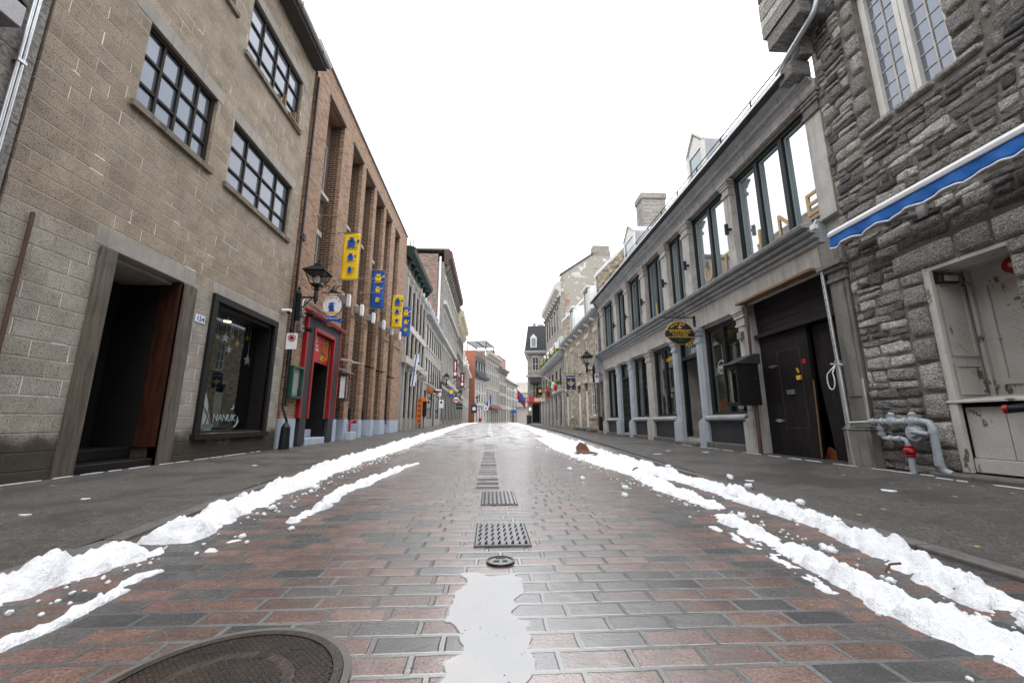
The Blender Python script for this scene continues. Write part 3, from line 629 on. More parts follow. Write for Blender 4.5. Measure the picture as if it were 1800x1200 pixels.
# ---------------------------------------------------------------- brown brick club building
def left2():
    t = bldg('brick_building', 'brown brick building with deep pilasters, red club doorway and pale blue plinth', LF, 13)
    R_ = -.36
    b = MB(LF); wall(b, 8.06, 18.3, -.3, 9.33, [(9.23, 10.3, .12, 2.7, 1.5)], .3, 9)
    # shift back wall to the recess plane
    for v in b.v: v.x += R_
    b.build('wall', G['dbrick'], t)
    q = MB(LF); q.box(8.06, 8.2, R_, -.06, .66, 8.6); q.build('corner_strip', G['brick'], t)
    f = MB(LF)
    for a, c, z0, z1 in ((8.2, 9.23, .66, 3.9), (10.3, 10.9, .66, 3.9), (9.23, 10.3, 2.7, 3.9)): f.box(a, c, R_, 0, z0, z1)
    f.build('door_wall', G['brick'], t)
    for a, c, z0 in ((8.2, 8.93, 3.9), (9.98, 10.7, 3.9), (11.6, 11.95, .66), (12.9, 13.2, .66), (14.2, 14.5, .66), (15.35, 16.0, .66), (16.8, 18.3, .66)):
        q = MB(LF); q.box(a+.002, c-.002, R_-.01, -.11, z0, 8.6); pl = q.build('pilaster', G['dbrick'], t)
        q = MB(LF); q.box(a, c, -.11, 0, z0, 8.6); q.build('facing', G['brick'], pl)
    q = MB(LF); q.box(8.06, 18.3, R_-.02, .0, 8.6, 9.33); q.build('parapet', G['brick'], t)
    q = MB(LF); q.box(8.04, 18.32, -.5, .05, 9.33, 9.39); q.build('parapet_cap', G['gutter'], t)
    for a, c in ((8.9, 10.0), (10.65, 11.62), (11.9, 12.92), (13.15, 14.22), (14.45, 15.37), (15.95, 16.82)): q = MB(LF); q.box(a, c, .0, .035, 8.6, 8.66); q.build('drip_rail', G['soffit'], t)
    # windows in the recesses
    for a, c in ((8.95, 9.9), (10.72, 11.58), (11.97, 12.88), (13.22, 14.18), (14.52, 15.33), (16.02, 16.78)):
        window(LF, t, a+.12, c-.1, 4.3, 5.25, R_+.02, G['teal'], G['glass'], .05, 1, 2, .04, None, G['pale'], .05)
        window(LF, t, a+.12, c-.1, 6.35, 7.8, R_+.02, G['teal'], G['glass'], .05, 1, 2, .04, None, G['pale'], .05)
        q = MB(LF); q.box(a+.05, c-.02, R_, R_+.05, 5.25, 5.38); q.build('lintel', G['pale'], t)
        for z in (4.3, 6.35): q = MB(LF); q.box(a+.02, c-.01, R_, R_+.14, z-.09, z); q.build('sill', G['pale'], t)
    # plinth
    for a, c, d in ((8.2, 8.78, .03), (10.75, 11.05, .03), (11.05, 11.6, R_+.03), (11.6, 11.95, .03), (11.95, 12.9, R_+.03), (12.9, 13.2, .03), (13.2, 14.2, R_+.03), (14.2, 14.5, .03), (14.5, 15.35, R_+.03), (15.35, 16.0, .03), (16., 16.8, R_+.03), (16.8, 18.3, .03)):
        q = MB(LF); q.box(a+.001, c-.001, R_-.02, d, -.1, .665); q.build('plinth', G['plinth'], t)
    # dark ornament brick course in the recesses
    for a, c in ((10.95, 11.55), (12.05, 12.85), (13.3, 14.15), (14.6, 15.3)):
        q = MB(LF)
        for k in range(4):
            m = a+(c-a)*(k+.5)/4; w = (c-a)/11
            q.box(m-w, m+w, R_, R_+.018, 1.82, 1.845).box(m-w, m-w+.03, R_, R_+.018, 1.66, 1.82).box(m+w-.03, m+w, R_, R_+.018, 1.66, 1.82)
        q.build('brick_motif', G['soffit'], t)
    # doorway: red and charcoal surround, dark passage, steps
    d = MB(LF); d.box(8.78, 8.86, .001, .09, .67, 2.93).box(10.69, 10.76, .001, .09, .67, 2.93); d.box(9.15, 9.23, .002, .1, .67, 2.73).box(10.3, 10.36, .002, .1, .67, 2.73).box(9.23, 10.3, .002, .1, 2.64, 2.73)
    d.prism([(.0, 2.93), (.17, 2.93), (.2, 2.99), (.0, 3.07)], 8.74, 10.84)
    fr_ = d.build('door_surround', G['red'], t, bevel=.01)
    d = MB(LF); d.box(8.86, 9.15, .0, .075, .12, 2.93).box(10.36, 10.69, .0, .075, .12, 2.93).box(9.15, 10.36, .0, .075, 2.73, 2.93); d.build('surround_panel', G['dgrey'], fr_)
    d = MB(LF)
    d.quad((9.235, -1.5, .1), (10.29, -1.5, .1), (10.29, -1.5, 2.7), (9.235, -1.5, 2.7)); d.quad((10.295, -1.5, .1), (10.295, -.02, .1), (10.295, -.02, 2.7), (10.295, -1.5, 2.7)); d.quad((9.235, -1.5, .1), (9.235, -.02, .1), (9.235, -.02, 2.7), (9.235, -1.5, 2.7)); d.quad((9.235, -1.5, 2.69), (9.235, -.02, 2.69), (10.295, -.02, 2.69), (10.295, -1.5, 2.69))
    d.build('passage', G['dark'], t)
    for k, (z0, z1, d0, d1) in enumerate(((0, .24, -1.2, .06), (.24, .42, -1.2, -.28), (.42, .6, -1.2, -.6))):
        q = MB(LF); q.box(9.24, 10.29, d0, d1, z0, z1); q.build('step', G['plinth'], t, bevel=.01)
    # red food poster over the passage
    p = thing('food_poster', 'red food poster with fried chicken and fries above the red doorway', 'poster', LF(9.77, -.3, 1.95))
    q = MB(LF); q.box(9.24, 10.29, -.05, -.03, 1.98, 2.63); q.build('panel', G['redp'], p)
    q = MB(LF); q.slab([(9.72, 2.0), (10.22, 2.08), (10.24, 2.62), (9.92, 2.6)], -.03, -.025); q.build('board', G['plank'], p)
    q = MB(LF)
    for k in range(26): q.ball((9.86+random.random()*.32, -.02, 2.08+random.random()*.44), .035+random.random()*.02, (1, .4, .8), 8)
    q.build('chicken', G['orange'], p, smooth=True)
    q = MB(LF)
    for k in range(18):
        u = 9.78+random.random()*.36; q.box(u, u+.09, -.02, -.01, 2.05+k*.006, 2.07+k*.006)
    q.build('fries', G['yel'], p)
    for k, s_ in enumerate(('POULET', 'FRIT', 'FRITES', 'POUTINE')): text(s_, .09, LF(9.5, -.026, 2.55-.095*k), (0, 1, 0), (0, 0, 1), G['flagw'], p)
    # notice box and menu lantern on the wall
    n = thing('notice_box', 'green glazed notice box on brick wall left of red doorway', 'notice board', LF(8.42, 0, 1.1))
    q = MB(LF); q.box(8.24, 8.72, .002, .05, 1.07, 1.72).box(8.24, 8.28, .05, .14, 1.07, 1.72).box(8.68, 8.72, .05, .14, 1.07, 1.72).box(8.28, 8.68, .05, .14, 1.07, 1.11).box(8.28, 8.68, .05, .14, 1.68, 1.72); q.build('case', G['green'], n, bevel=.006)
    q = MB(LF); q.box(8.3, 8.66, .052, .056, 1.13, 1.66); q.build('paper', G['flagw'], n)
    q = MB(LF); q.box(8.281, 8.679, .1, .105, 1.111, 1.679); q.build('pane', G['gshop'], n)
    n = thing('menu_lantern', 'black menu lantern case on brick wall right of red doorway', 'menu case', LF(11.0, 0, 1.1))
    q = MB(LF); q.prism([(.02, 1.98), (.34, 1.88), (.34, 1.9), (.02, 2.04)], 10.86, 11.2); q.build('roof', G['gutter'], n)
    q = MB(LF); q.box(10.9, 11.16, .0, .26, 1.14, 1.2).box(10.9, 11.16, .0, .26, 1.82, 1.88)
    for u in (10.9, 11.13):
        for dd in (.0, .23): q.box(u, u+.03, dd, dd+.03, 1.2, 1.82)
    q.build('case', G['dgrey'], n); q = MB(LF); q.box(10.96, 11.1, .08, .2, 1.22, 1.8); q.build('menu', G['flagw'], n)
    # entrance lamps on junction boxes
    for k, z in enumerate((2.88, 2.55)):
        n = thing('spot_lamp', ['upper', 'lower'][k]+' black spotlight on grey junction box left of red doorway', 'spotlight', LF(8.55, 0, z), 0, 'spotlights beside the red doorway')
        q = MB(LF); q.box(8.46, 8.62, .0, .09, z-.07, z+.07); q.build('junction_box', G['gutter'], n, bevel=.006)
        q = MB(LF); q.rod((8.54, .09, z), (8.54, .2, z), .015, 8); q.rod((8.54, .17, z-.02), (8.54, .3, z-.05), .05, 12); q.build('lamp_head', G['black'], n, smooth=True)
    o = MB(LF).tube([(8.55, .03, 2.62), (8.55, .03, 3.15), (8.62, .03, 3.22), (9.9, .03, 3.22)], .014, 8).build('cable_conduit', G['galv'], smooth=True); tag(o, 'thin grey conduit bent over the red doorway', 'conduit')
    o = MB(LF).tube([(8.24, .02, 8.5), (8.24, .02, 4.5), (8.24, .02, 3.1)], .016, 8).box(8.2, 8.3, .0, .07, 4.42, 4.55).build('wall_cable', G['black']); tag(o, 'dark cable with small box down the brick building edge', 'cable')
    # facade floodlights, one by each pilaster
    for k, (u, z) in enumerate(((10.75, 3.85), (11.9, 3.9), (13.1, 3.97), (14.4, 4.05), (15.6, 4.12), (17.0, 4.2))):
        n = thing('facade_floodlight', 'white and grey box floodlight, '+['first from the red doorway', 'second from the red doorway', 'third from the red doorway', 'third from the stone building beyond', 'second from the stone building beyond', 'nearest the stone building beyond'][k]+', on brick wall', 'floodlight', LF(u, 0, z), 0, 'floodlights along the brick pilasters')
        q = MB(LF); q.box(u-.09, u+.09, .01, .14, z-.12, z+.1); q.build('gear_box', G['gutter'], n, bevel=.01)
        q = MB(LF); q.prism([(.15, z-.18), (.24, z-.18), (.25, z), (.24, z+.17), (.15, z+.17)], u-.06, u+.06); q.build('lamp_head', G['sign'], n, bevel=.015)
    q = MB(LF); q.tube([(10.7, .02, 3.62), (18, .02, 3.72)], .012, 6); tag(q.build('wall_cable', G['black']), 'thin black cable strung along brick pilasters below the floodlights', 'cable')
    # low wall lights on brackets, hose reels and a red standpipe
    for k, (u, z) in enumerate(((11.1, 2.25), (12.0, 2.3), (13.22, 2.33), (14.5, 2.35), (16.02, 2.3))):
        n = thing('wall_light', 'small bracket light on brick wall, '+['closest to the red doorway', 'on the second pilaster past the red doorway', 'on the third pilaster past the red doorway', 'on the fourth pilaster past the red doorway', 'above the tall black pole'][k], 'wall light', LF(u, 0, z), 0, 'small lights on the brick pilasters')
        q = MB(LF); q.prism([(.0, z), (.3, z-.03), (.3, z+.0), (.0, z+.06)], u-.05, u+.05); q.build('shade', G['pale'] if k < 2 else G['black'], n)
        q = MB(LF); q.tube([(u, 0, z-.25), (u, .08, z-.2), (u, .12, z-.08), (u, .2, z-.02)], .008, 6); q.build('bracket', G['black'], n)
    for k, u in enumerate((11.3, 12.45, 13.7)):
        n = thing('wall_vent', 'black iron hook and grey vent in the '+['first', 'second', 'third'][k]+' recess past the doorway', 'vent', LF(u, R_, .7), 0, 'vents in the brick recesses')
        q = MB(LF); q.box(u-.35, u-.1, R_, R_+.16, .74, .86); q.build('vent_box', G['gutter'], n, bevel=.008)
        q = MB(LF); q.lathe((u+.05, R_+.2, .6), [(.03, 0), (.06, .04), (.07, .2), (.05, .36), (.1, .38), (.02, .42)], 10); q.build('iron_hook', G['black'], n, smooth=True)
    n = thing('standpipe', 'red fire standpipe on pale block at the brick plinth', 'standpipe', LF(12.02, .08, .1))
    q = MB(LF); q.box(11.75, 12.2, .031, .2, .05, .32); q.build('block', G['plinth'], n, bevel=.01)
    q = MB(LF); q.tube([(11.9, .1, .32), (11.9, .1, .55), (11.95, .1, .6), (12.1, .12, .6)], .03, 10); q.rod((12.1, .05, .6), (12.1, .22, .6), .045); q.build('pipe', G['red'], n, smooth=True)
    o = MB(LF).box(16.02, 16.12, .0, .06, .5, 2.0).build('black_pole', G['black']); tag(o, 'tall black flat post fixed to brick pilaster above plinth', 'post')
    n = thing('fire_sign', 'small red sign on the slim brick pilaster', 'sign', LF(11.78, 0, 1.7)); q = MB(LF); q.box(11.7, 11.86, .0, .01, 1.65, 1.83); q.build('plate', G['redp'], n)
    text('FEU', .06, LF(11.78, .012, 1.74), (0, 1, 0), (0, 0, 1), G['flagw'], n)
    # club sign
    s_ = cross_sign(LF, 9.5, .06, .5, 3.08, 3.58, 'round white club sign with blue rim and ribbon above the red doorway', None, .03, 'sign', edge='navy', arm=True, armz=3.66, armd=.5)
    q = MB(LF); q.prism([(.04, 3.0), (.16, 3.055), (.28, 3.07), (.4, 3.055), (.53, 3.0), (.5, 2.9), (.4, 2.95), (.28, 2.965), (.16, 2.95), (.07, 2.9)], 9.46, 9.54); q.build('ribbon', G['bluv'], s_)
    q = MB(LF); q.prism(disc(.28, 2.86, .09, 18, .05), 9.48, 9.52); q.build('tab', G['brown'], s_)
    face(LF, s_, 'Club Rasaveur', .068, 9.455, .285, 3.012, 'sign')
    for k, ch in enumerate('à la pente du fût'):
        a = radians(150-7.6*k); text(ch, .05, LF(9.482, .28+.19*cos(a), 3.33+.205*sin(a)), (sin(a), 0, -cos(a)), (cos(a), 0, sin(a)), G['bur'], s_)
    scatter_face(LF, s_, 'emblem', [disc(.26, 3.3, .07), [(.2, 3.17), (.35, 3.17), (.33, 3.25), (.22, 3.25)], [(.18, 3.37), (.36, 3.37), (.3, 3.41), (.24, 3.41)]], 9.484, 'bluv')
    scatter_face(LF, s_, 'emblem_scroll', [[(.14, 3.13), (.42, 3.13), (.44, 3.18), (.12, 3.18)]], 9.482, 'gold')
    q = MB(LF); q.lathe((9.5, .28, 3.68), [(.1, 0), (.09, .02), (.03, .1), (.02, .14)], 12); q.build('sign_lamp', G['black'], s_, smooth=True)
    q = MB(LF)
    for dd in (.12, .3, .42): q.tube([(9.5, dd+.05*cos(a), 3.78+.06*sin(a)) for a in [i*pi/6-1 for i in range(9)]], .009, 6)
    q.build('scrollwork', G['black'], s_)
    # no stopping plate on the lantern post
    n = cross_sign(LF, 7.98, .06, .27, 2.0, 2.32, 'white no stopping plate with red ring on post by the block building', None, .006, 'sign', 'parking_sign', False)
    q = MB(LF); q.prism(disc(.165, 2.225, .075), 7.972, 7.976); q.build('ring', G['redp'], n); q = MB(LF); q.prism(disc(.165, 2.225, .056), 7.969, 7.973); q.build('ring_face', G['sign'], n)
    q = MB(LF); q.prism(disc(.165, 2.225, .046, 8), 7.966, 7.97); q.build('symbol', G['ink'], n); q = MB(LF); q.prism([(.12, 2.262), (.13, 2.272), (.21, 2.188), (.2, 2.178)], 7.962, 7.967); q.build('ring_bar', G['redp'], n)
    lantern(LF, 8.2, .45, 3.4, 'black wall lantern on bracket between block building and red club doorway', True, .9, .1)
    # banners, hung at right angles between two arms
    for k, (u, d0, d1, z0, z1, m, m2) in enumerate(((10.2, .14, .57, 4.24, 5.55, 'yel', 'bluv'), (13.2, .03, .46, 4.33, 5.66, 'bluv', 'yel'), (15.4, .2, .61, 4.18, 5.5, 'yel', 'bluv'), (17.3, .14, .55, 4.25, 5.57, 'bluv', 'yel'))):
        n = thing('banner', ['yellow banner with blue emblems nearest on the brick facade', 'blue banner with yellow emblems between the two yellow banners', 'yellow banner with blue emblems overlapped by the last blue one', 'blue banner with yellow emblems farthest along the brick facade'][k], 'banner', LF(u, d0, z0), 0, 'hanging banners on the brick facade')
        q = MB(LF); nx, nz = 8, 24
        def off(i, j): return .012*sin(3*i/nx+.9*j/3+k)+.02*sin(j*.25+k*2)*(i/nx-.3)
        for i in range(nx):
            for j in range(nz):
                P = []
                for a, c in ((i, j), (i+1, j), (i+1, j+1), (i, j+1)): P.append((u+off(a, c), d0+(d1-d0)*a/nx, z0+(z1-z0)*c/nz))
                q.quad(*P)
        o = q.build('cloth', G[m], n, smooth='all', merge=True); so = o.modifiers.new('thick', 'SOLIDIFY'); so.thickness = .004
        for z in (z0-.01, z1+.01):
            q = MB(LF); q.rod((u, -.0, z), (u, d1+.02, z), .013, 8); q.rod((u, -.01, z), (u, .03, z), .035, 8); q.build('arm', G['gutter'], n)
        w = d1-d0; cd = (d0+d1)/2+.02; sh = []
        for zc, s1 in ((z1-.27, 1.), (z1-.68, .72), (z1-1.03, .55)):
            s1 *= .16
            sh += [[(cd-s1*.7, zc-s1*.7), (cd+s1*.45, zc-s1*.7), (cd+s1*.55, zc+s1*.25), (cd-s1*.75, zc+s1*.3)], disc(cd-.1*s1, zc+s1*.45, s1*.42, 10), [(cd-s1*.6, zc+s1*.75), (cd+s1*.35, zc+s1*.8), (cd+s1*.3, zc+s1*.9), (cd-s1*.55, zc+s1*.86)]]
            sh += [[(cd+s1*(.75), zc), (cd+s1*1.15, zc+.1*s1), (cd+s1*1.2, zc+s1*.5), (cd+s1*.75, zc+s1*.45)], [(cd-s1*.9, zc-s1*1.15), (cd+s1*.9, zc-s1*.95), (cd+s1*.95, zc-s1*.8), (cd-s1*.85, zc-s1*.98)]]
        scatter_face(LF, n, 'emblem', sh, u-.035, m2, .003)
    for k, (u, z) in enumerate(((10.2, 6.0), (10.6, 6.9), (13.6, 5.3))): pass
    for k, (u, z, lb) in enumerate(((8.9, 5.35, 'bare grey banner pole above the club lantern'), (11.9, 4.9, 'bare grey banner pole right of the nearest yellow banner'), (12.2, 3.9+.65, 'bare grey banner pole left of the first blue banner'), (15.3, 4.9, 'bare grey banner pole right of the first blue banner'), (14.4, 4.55, 'bare grey banner pole left of the second yellow banner'))):
        o = MB(LF).rod((u, 0, z), (u, .5, z), .013, 8).rod((u, -.01, z), (u, .03, z), .035, 8).build('banner_pole', G['gutter']); tag(o, lb, 'banner pole', 'empty banner poles on the brick facade')
left2()
# ---------------------------------------------------------------- generic old-street building
def facade(t, fr, u0, u1, ztop, wm, groups, depth=6, rev=.09, gl='glass', fm='dgrey', sill='pale', zb=-.2, lint=None, cols=2, rows=2, fw=.06, head=0):
    """groups: (z0,z1,[(ua,ub)..],kind)   kind w=window s=shopfront d=door"""
    ops = [(a, b, g[0], g[1]) for g in groups for a, b in g[2]]
    b = MB(fr); wall(b, u0, u1, zb, ztop, ops, rev, depth); b.build('wall', G[wm], t)
    for g in groups:
        for a, c in g[2]:
            if g[3] == 'd':
                q = MB(fr); q.box(a, c, -rev, -rev+.05, g[0], g[1]-.45); q.box(a, c, -rev, -rev+.08, g[1]-.45, g[1]-.38); dd = q.build('door', G[g[4] if len(g) > 4 else 'darkp'], t)
                q = MB(fr); q.box(a+.04, c-.04, -rev, -rev+.02, g[1]-.38, g[1]-.03); q.build('transom', G['glass'], dd)
            else:
                window(fr, t, a, c, g[0], g[1], -rev+.07, G[g[4] if len(g) > 4 else fm], G[gl], fw, cols if g[3] == 'w' else 1, rows if g[3] == 'w' else 1, .04,
                       (.05, .06, .09) if g[3] == 'w' and sill else None, G[sill] if sill else None)
            if lint:
                q = MB(fr); q.box(a-.1, c+.1, -.05, .03, g[1]+.001, g[1]+lint); q.build('lintel', G[sill or 'pale'], t)
def spread(u0, u1, n, w):
    s = (u1-u0)/n; return [(u0+s*(k+.5)-w/2, u0+s*(k+.5)+w/2) for k in range(n)]
def cornice(t, fr, u0, u1, z, prof, m, brackets=0, bm=None, bh=.5, bd=.3, bz=0):
    q = MB(fr); q.prism([(-.05, z)]+[(d, z+h) for d, h in prof]+[(-.05, z+prof[-1][1])], u0, u1); c = q.build('cornice', G[m], t)
    for k in range(brackets):
        u = u0+(u1-u0)*(k+.5)/brackets; q = MB(fr); q.prism([(0, z-bh+bz), (bd*.4, z-bh*.8+bz), (bd, z+bz), (0, z+bz)], u-.1, u+.1); q.build('bracket', G[bm or m], c)
    return c
def strip(t, fr, name, u0, u1, d, z0, z1, m, bev=0):
    q = MB(fr); q.box(u0, u1, -.04, d, z0, z1); return q.build(name, G[m], t, bevel=bev)

def left_rest():
    F = LF
    # green cornice building
    t = bldg('stone_building', 'grey stone building with dark green bracketed cornice after the brick club', F, 21.4)
    bays = spread(18.9, 24.3, 5, .72)
    facade(t, F, 18.32, 24.5, 8.0, 'stonel', [(.75, 3.0, [(a, c) for a, c in bays[:4]], 's', 'darkp'), (.25, 3.0, [bays[4]], 'd'), (3.7, 5.0, bays, 'w'), (5.4, 7.3, bays, 'w')], fm='frame', fw=.05)
    for k in range(6):
        u = 18.9+5.4*k/5
        for z0, z1, d in ((.2, 3.1, .06), (3.6, 7.6, .05)):
            p = strip(t, F, 'pilaster', u-.12, u+.12, d, z0, z1, 'palel'); 
            q = MB(F); q.box(u-.16, u+.16, -.03, d+.05, z1, z1+.18); q.build('capital', G['palel'], p)
    strip(t, F, 'string_course', 18.4, 24.5, .22, 3.28, 3.6, 'stone'); strip(t, F, 'sill_band', 18.4, 24.5, .08, 5.05, 5.3, 'pale')
    cornice(t, F, 18.36, 24.5, 8.42, [(.16, .0), (.18, .1), (.36, .2), (.4, .42), (.32, .52)], 'gcorn', 7, 'gcorn', .3, .3)
    q = MB(F); q.box(18.36, 24.5, -1.5, .2, 8.9, 8.98); q.build('roof', G['zincd'], t)
    for u in (18.6, 19.2, 19.9): q = MB(F); q.rod((u, .1, 8.98), (u, .1, 9.6), .025); q.build('roof_post', G['black'], t)
    # flat concrete building
    t = bldg('office_building', 'plain grey concrete fronted building with narrow windows and metal dormer roof', F, 28.6)
    w7 = spread(24.9, 32.9, 7, .78)
    facade(t, F, 24.5, 33.0, 7.2, 'palel', [(5.35, 6.75, w7, 'w'), (3.05, 4.6, w7, 'w'), (.8, 2.55, [(25.0, 25.9), (26.3, 28.6), (30.4, 32.4)], 's'), (.3, 2.55, [(29.0, 29.9)], 'd')], fm='black', cols=1, rows=1)
    q = MB(F); q.prism([(0, 7.2), (.3, 7.22), (.34, 7.5), (.2, 7.7), (-1.4, 9.3), (-3, 9.3), (-3, 7.2)], 24.5, 33); q.build('metal_roof', G['zincd'], t)
    for u in (26, 28, 30, 32):
        q = MB(F); q.prism([(-.3, 7.8), (-.3, 8.9), (-1.5, 9.2), (-1.5, 7.8)], u-.5, u+.5); dm = q.build('dormer', G['zincd'], t)
        q = MB(F); q.box(u-.32, u+.32, -.31, -.27, 8.0, 8.75); q.build('pane', G['glass'], dm)
    q = MB(F); q.prism([(.0, 2.62), (.55, 2.55), (.55, 2.6), (.0, 2.75)], 26.1, 28.8); q.build('canopy', G['dgrey'], t)
    # tall stone building with brick party wall
    t = bldg('tall_building', 'tall ornate grey stone building with patched brick side wall', F, 40)
    w6 = spread(33.5, 47.2, 9, 1.05)
    facade(t, F, 33.02, 47.5, 14.2, 'stonel', [(.7, 3.4, w6[::2], 's', 'darkp'), (.4, 3.4, w6[1::2], 'd'), (4.5, 6.9, w6, 'w'), (7.9, 10.0, w6, 'w'), (11.0, 13.0, w6, 'w')], depth=9, fm='white', cols=1, rows=2, lint=.28)
    q = MB(F); q.box(32.98, 33.02, -9, -.55, 7, 14.9); q.build('party_wall', G['patch'], t)
    q = MB(F); q.rod((32.9, -.35, 7.5), (32.9, -.35, 14.6), .09); q.build('downpipe', G['sign'], t)
    for k in range(10):
        u = 33.5+13.7*k/9; strip(t, F, 'pilaster', u-.14, u+.14, .04, 4.4, 13.2, 'palel')
    for z in (3.9, 7.3, 10.4): strip(t, F, 'string_course', 33.02, 47.5, .3, z, z+.3, 'stone')
    cornice(t, F, 33.0, 47.5, 14.0, [(.2, .0), (.3, .35), (.6, .6), (.65, 1.1), (.4, 1.3)], 'rust', 14, 'stoned', .6, .45)
    q = MB(F); q.box(33, 47.5, -9, .4, 15.3, 15.42); q.build('roof', G['stoned'], t)
    # cream cornice
    t = bldg('cornice_building', 'grey stone building with heavy cream bracketed cornice beyond tall ornate one', F, 53)
    w5 = spread(47.8, 58.8, 7, 1.0)
    facade(t, F, 47.5, 59, 12.9, 'stonel', [(.8, 3.2, w5[::2], 's', 'darkp'), (.4, 3.2, w5[1::2], 'd'), (4.4, 6.4, w5, 'w'), (7.2, 9.1, w5, 'w'), (9.9, 11.6, w5, 'w')], depth=8, fm='dgrey', cols=1, rows=2, lint=.2)
    cornice(t, F, 47.52, 59, 12.6, [(.2, 0), (.3, .4), (.7, .7), (.75, 1.2), (.3, 1.5)], 'cream', 10, 'cream', .6, .55)
    strip(t, F, 'string_course', 47.5, 59, .25, 3.7, 4.0, 'stone')
    # white mansard house
    t = bldg('mansard_house', 'pale house with white painted mansard roof at far left of street', F, 68)
    w4 = spread(59.3, 76, 7, .8)
    facade(t, F, 59, 76.3, 8.6, 'palel', [(.6, 3.1, w4, 's', 'brownp'), (4.3, 6.0, w4, 'w'), (6.5, 8.0, w4, 'w')], depth=8, fm='dgrey', cols=1)
    q = MB(F); q.prism([(-.05, 8.6), (.5, 8.7), (.55, 8.95), (.1, 9.05), (-.5, 12.2), (-8, 12.4), (-8, 8.6)], 59, 76.3); q.build('roof', G['white'], t)
    for u in (62, 66.5, 71, 75):
        q = MB(F); q.prism([(.0, 9.4), (.0, 11.2), (-1, 11.4), (-1, 9.4)], u-.6, u+.6); dm = q.build('dormer', G['white'], t)
        q = MB(F); q.box(u-.4, u+.4, -.02, .02, 9.7, 10.9); q.build('pane', G['glass'], dm)
    # signs and street dressing along this side
    n = thing('street_flag', 'blue and white flag drooping beside the first grey stone pilasters', 'flag', LF(20.4, 0, 2.3))
    q = MB(F)
    for k in range(8): 
        z = 2.35+.2*k; w = .22+.04*sin(k*1.3)
        q.prism([(.06+.02*k-.0, z), (.06+.02*k+w, z), (.08+.02*k+w, z+.2), (.08+.02*k, z+.2)], 20.38+.03*sin(k), 20.41+.03*sin(k))
    q.build('cloth', G['flagw'], n); q = MB(F)
    for k in range(8):
        z = 2.35+.2*k; q.prism([(.14+.02*k, z), (.19+.02*k, z+.02), (.21+.02*k, z+.2), (.16+.02*k, z+.2)], 20.35+.03*sin(k), 20.37+.03*sin(k))
    q.build('stripe', G['flagb'], n); q = MB(F); q.rod((20.4, 0, 3.6), (20.4, .5, 4.05), .014); q.build('pole', G['pale'], n)
    s_ = cross_sign(F, 21.5, .24, .66, 2.68, 3.02, 'dark oval hanging sign with pale rim after the brick building', None, .03, 'gutter', edge='zinc', arm=True, armz=3.28, armd=.7)
    scatter_face(F, s_, 'emblem', [[(.32, 2.82), (.58, 2.82), (.56, 2.88), (.34, 2.88)]], 21.484, 'stoned')
    s_ = cross_sign(F, 26, -.1+.15, .42, 2.45, 2.78, 'orange kebab sign with pointed top hanging over the takeaway', None, .04, 'orange', round_=False, arm=True, armz=3.05, armd=.5)
    q = MB(F); q.prism([(-.0, 2.52), (.47, 2.52), (.42, 2.7), (.3, 2.76), (.235, 2.86), (.17, 2.76), (.05, 2.7)], 25.96, 26.04); q.build('rim', G['brown'], s_)
    q = MB(F); q.prism([(.03, 2.54), (.44, 2.54), (.4, 2.68), (.29, 2.74), (.235, 2.82), (.18, 2.74), (.07, 2.68)], 25.952, 25.958); q.build('face', G['orange'], s_)
    face(F, s_, 'KEBAB', .13, 25.948, .235, 2.63, 'brown')
    n = thing('menu_board', 'tall orange board with round food pictures beside the takeaway door', 'menu board', LF(22.5, .05, .5))
    q = MB(F); q.box(22.3, 22.34, .1, .4, .5, 1.85); q.build('board', G['orange'], n)
    scatter_face(F, n, 'food_picture', [disc(.25, .65+.27*k, .1, 12) for k in range(5)], 22.295, 'brown')
    n = thing('sign_case', 'narrow black display case with orange hood on a post by takeaway', 'display case', LF(23.6, .2, .3))
    q = MB(F); q.box(23.5, 23.7, .12, .42, .9, 1.75); q.build('case', G['black'], n); q = MB(F); q.prism([(.08, 1.75), (.46, 1.75), (.4, 1.95), (.14, 1.95)], 23.45, 23.75); q.build('hood', G['orange'], n); q = MB(F); q.rod((23.6, .27, gz(23)), (23.6, .27, .9), .03); q.build('post', G['black'], n)
    n = thing('window_poster', 'tall window poster with white cartoon shape and pink patch at takeaway', 'poster', LF(27.4, 0, .5))
    q = MB(F); q.box(26.4, 28.5, -.09, -.085, .85, 2.5); q.build('panel', G['brown'], n)
    for k, (u, z, r, rz, m) in enumerate(((27.4, 1.75, .55, .6, 'flagw'), (27.1, 1.1, .4, .5, 'flagw'), (27.9, 1.15, .35, .5, 'flagw'), (27.6, 1.5, .35, .3, 'pink'), (26.7, .95, .25, .12, 'redp'))):
        q = MB(F); q.slab(disc(u, z, r, 14, rz), -.084+k*.003, -.081+k*.003); q.build('patch', G[m], n)
    lantern(F, 32.9, .5, 3.95, 'black lantern in front of the tall ornate stone building', True, sc=1.1)
    lantern(F, 46.5, .6, 3.6, 'black lantern past the burgundy banners on the left', True, sc=1.1)
    for k, (u, d0, d1, z0, z1) in enumerate(((28, .3, .72, 2.35, 2.8), (30.5, .25, .6, 1.6, 2.2), (36, .35, .85, 2.75, 3.5), (39.5, .5, 1.0, 2.45, 2.95), (43, .5, 1.15, 1.9, 2.45))):
        s_ = cross_sign(F, u, d0, d1, z0, z1, ['white awning shaped hanging sign with red band past kebab sign', 'white no stopping plate past the takeaway poster', 'round yellow and blue shop sign below the burgundy banner', 'small white and red shop sign hanging below the lantern', 'low black rectangular shop sign with pale lettering'][k], None, .04, ['sign', 'sign', 'bluv', 'flagw', 'ink'][k], ['hanging_sign', 'parking_sign', 'hanging_sign', 'hanging_sign', 'hanging_sign'][k], k in (2, 3), None, 'sign', arm=(k != 1))
        cd, cz = (d0+d1)/2, (z0+z1)/2
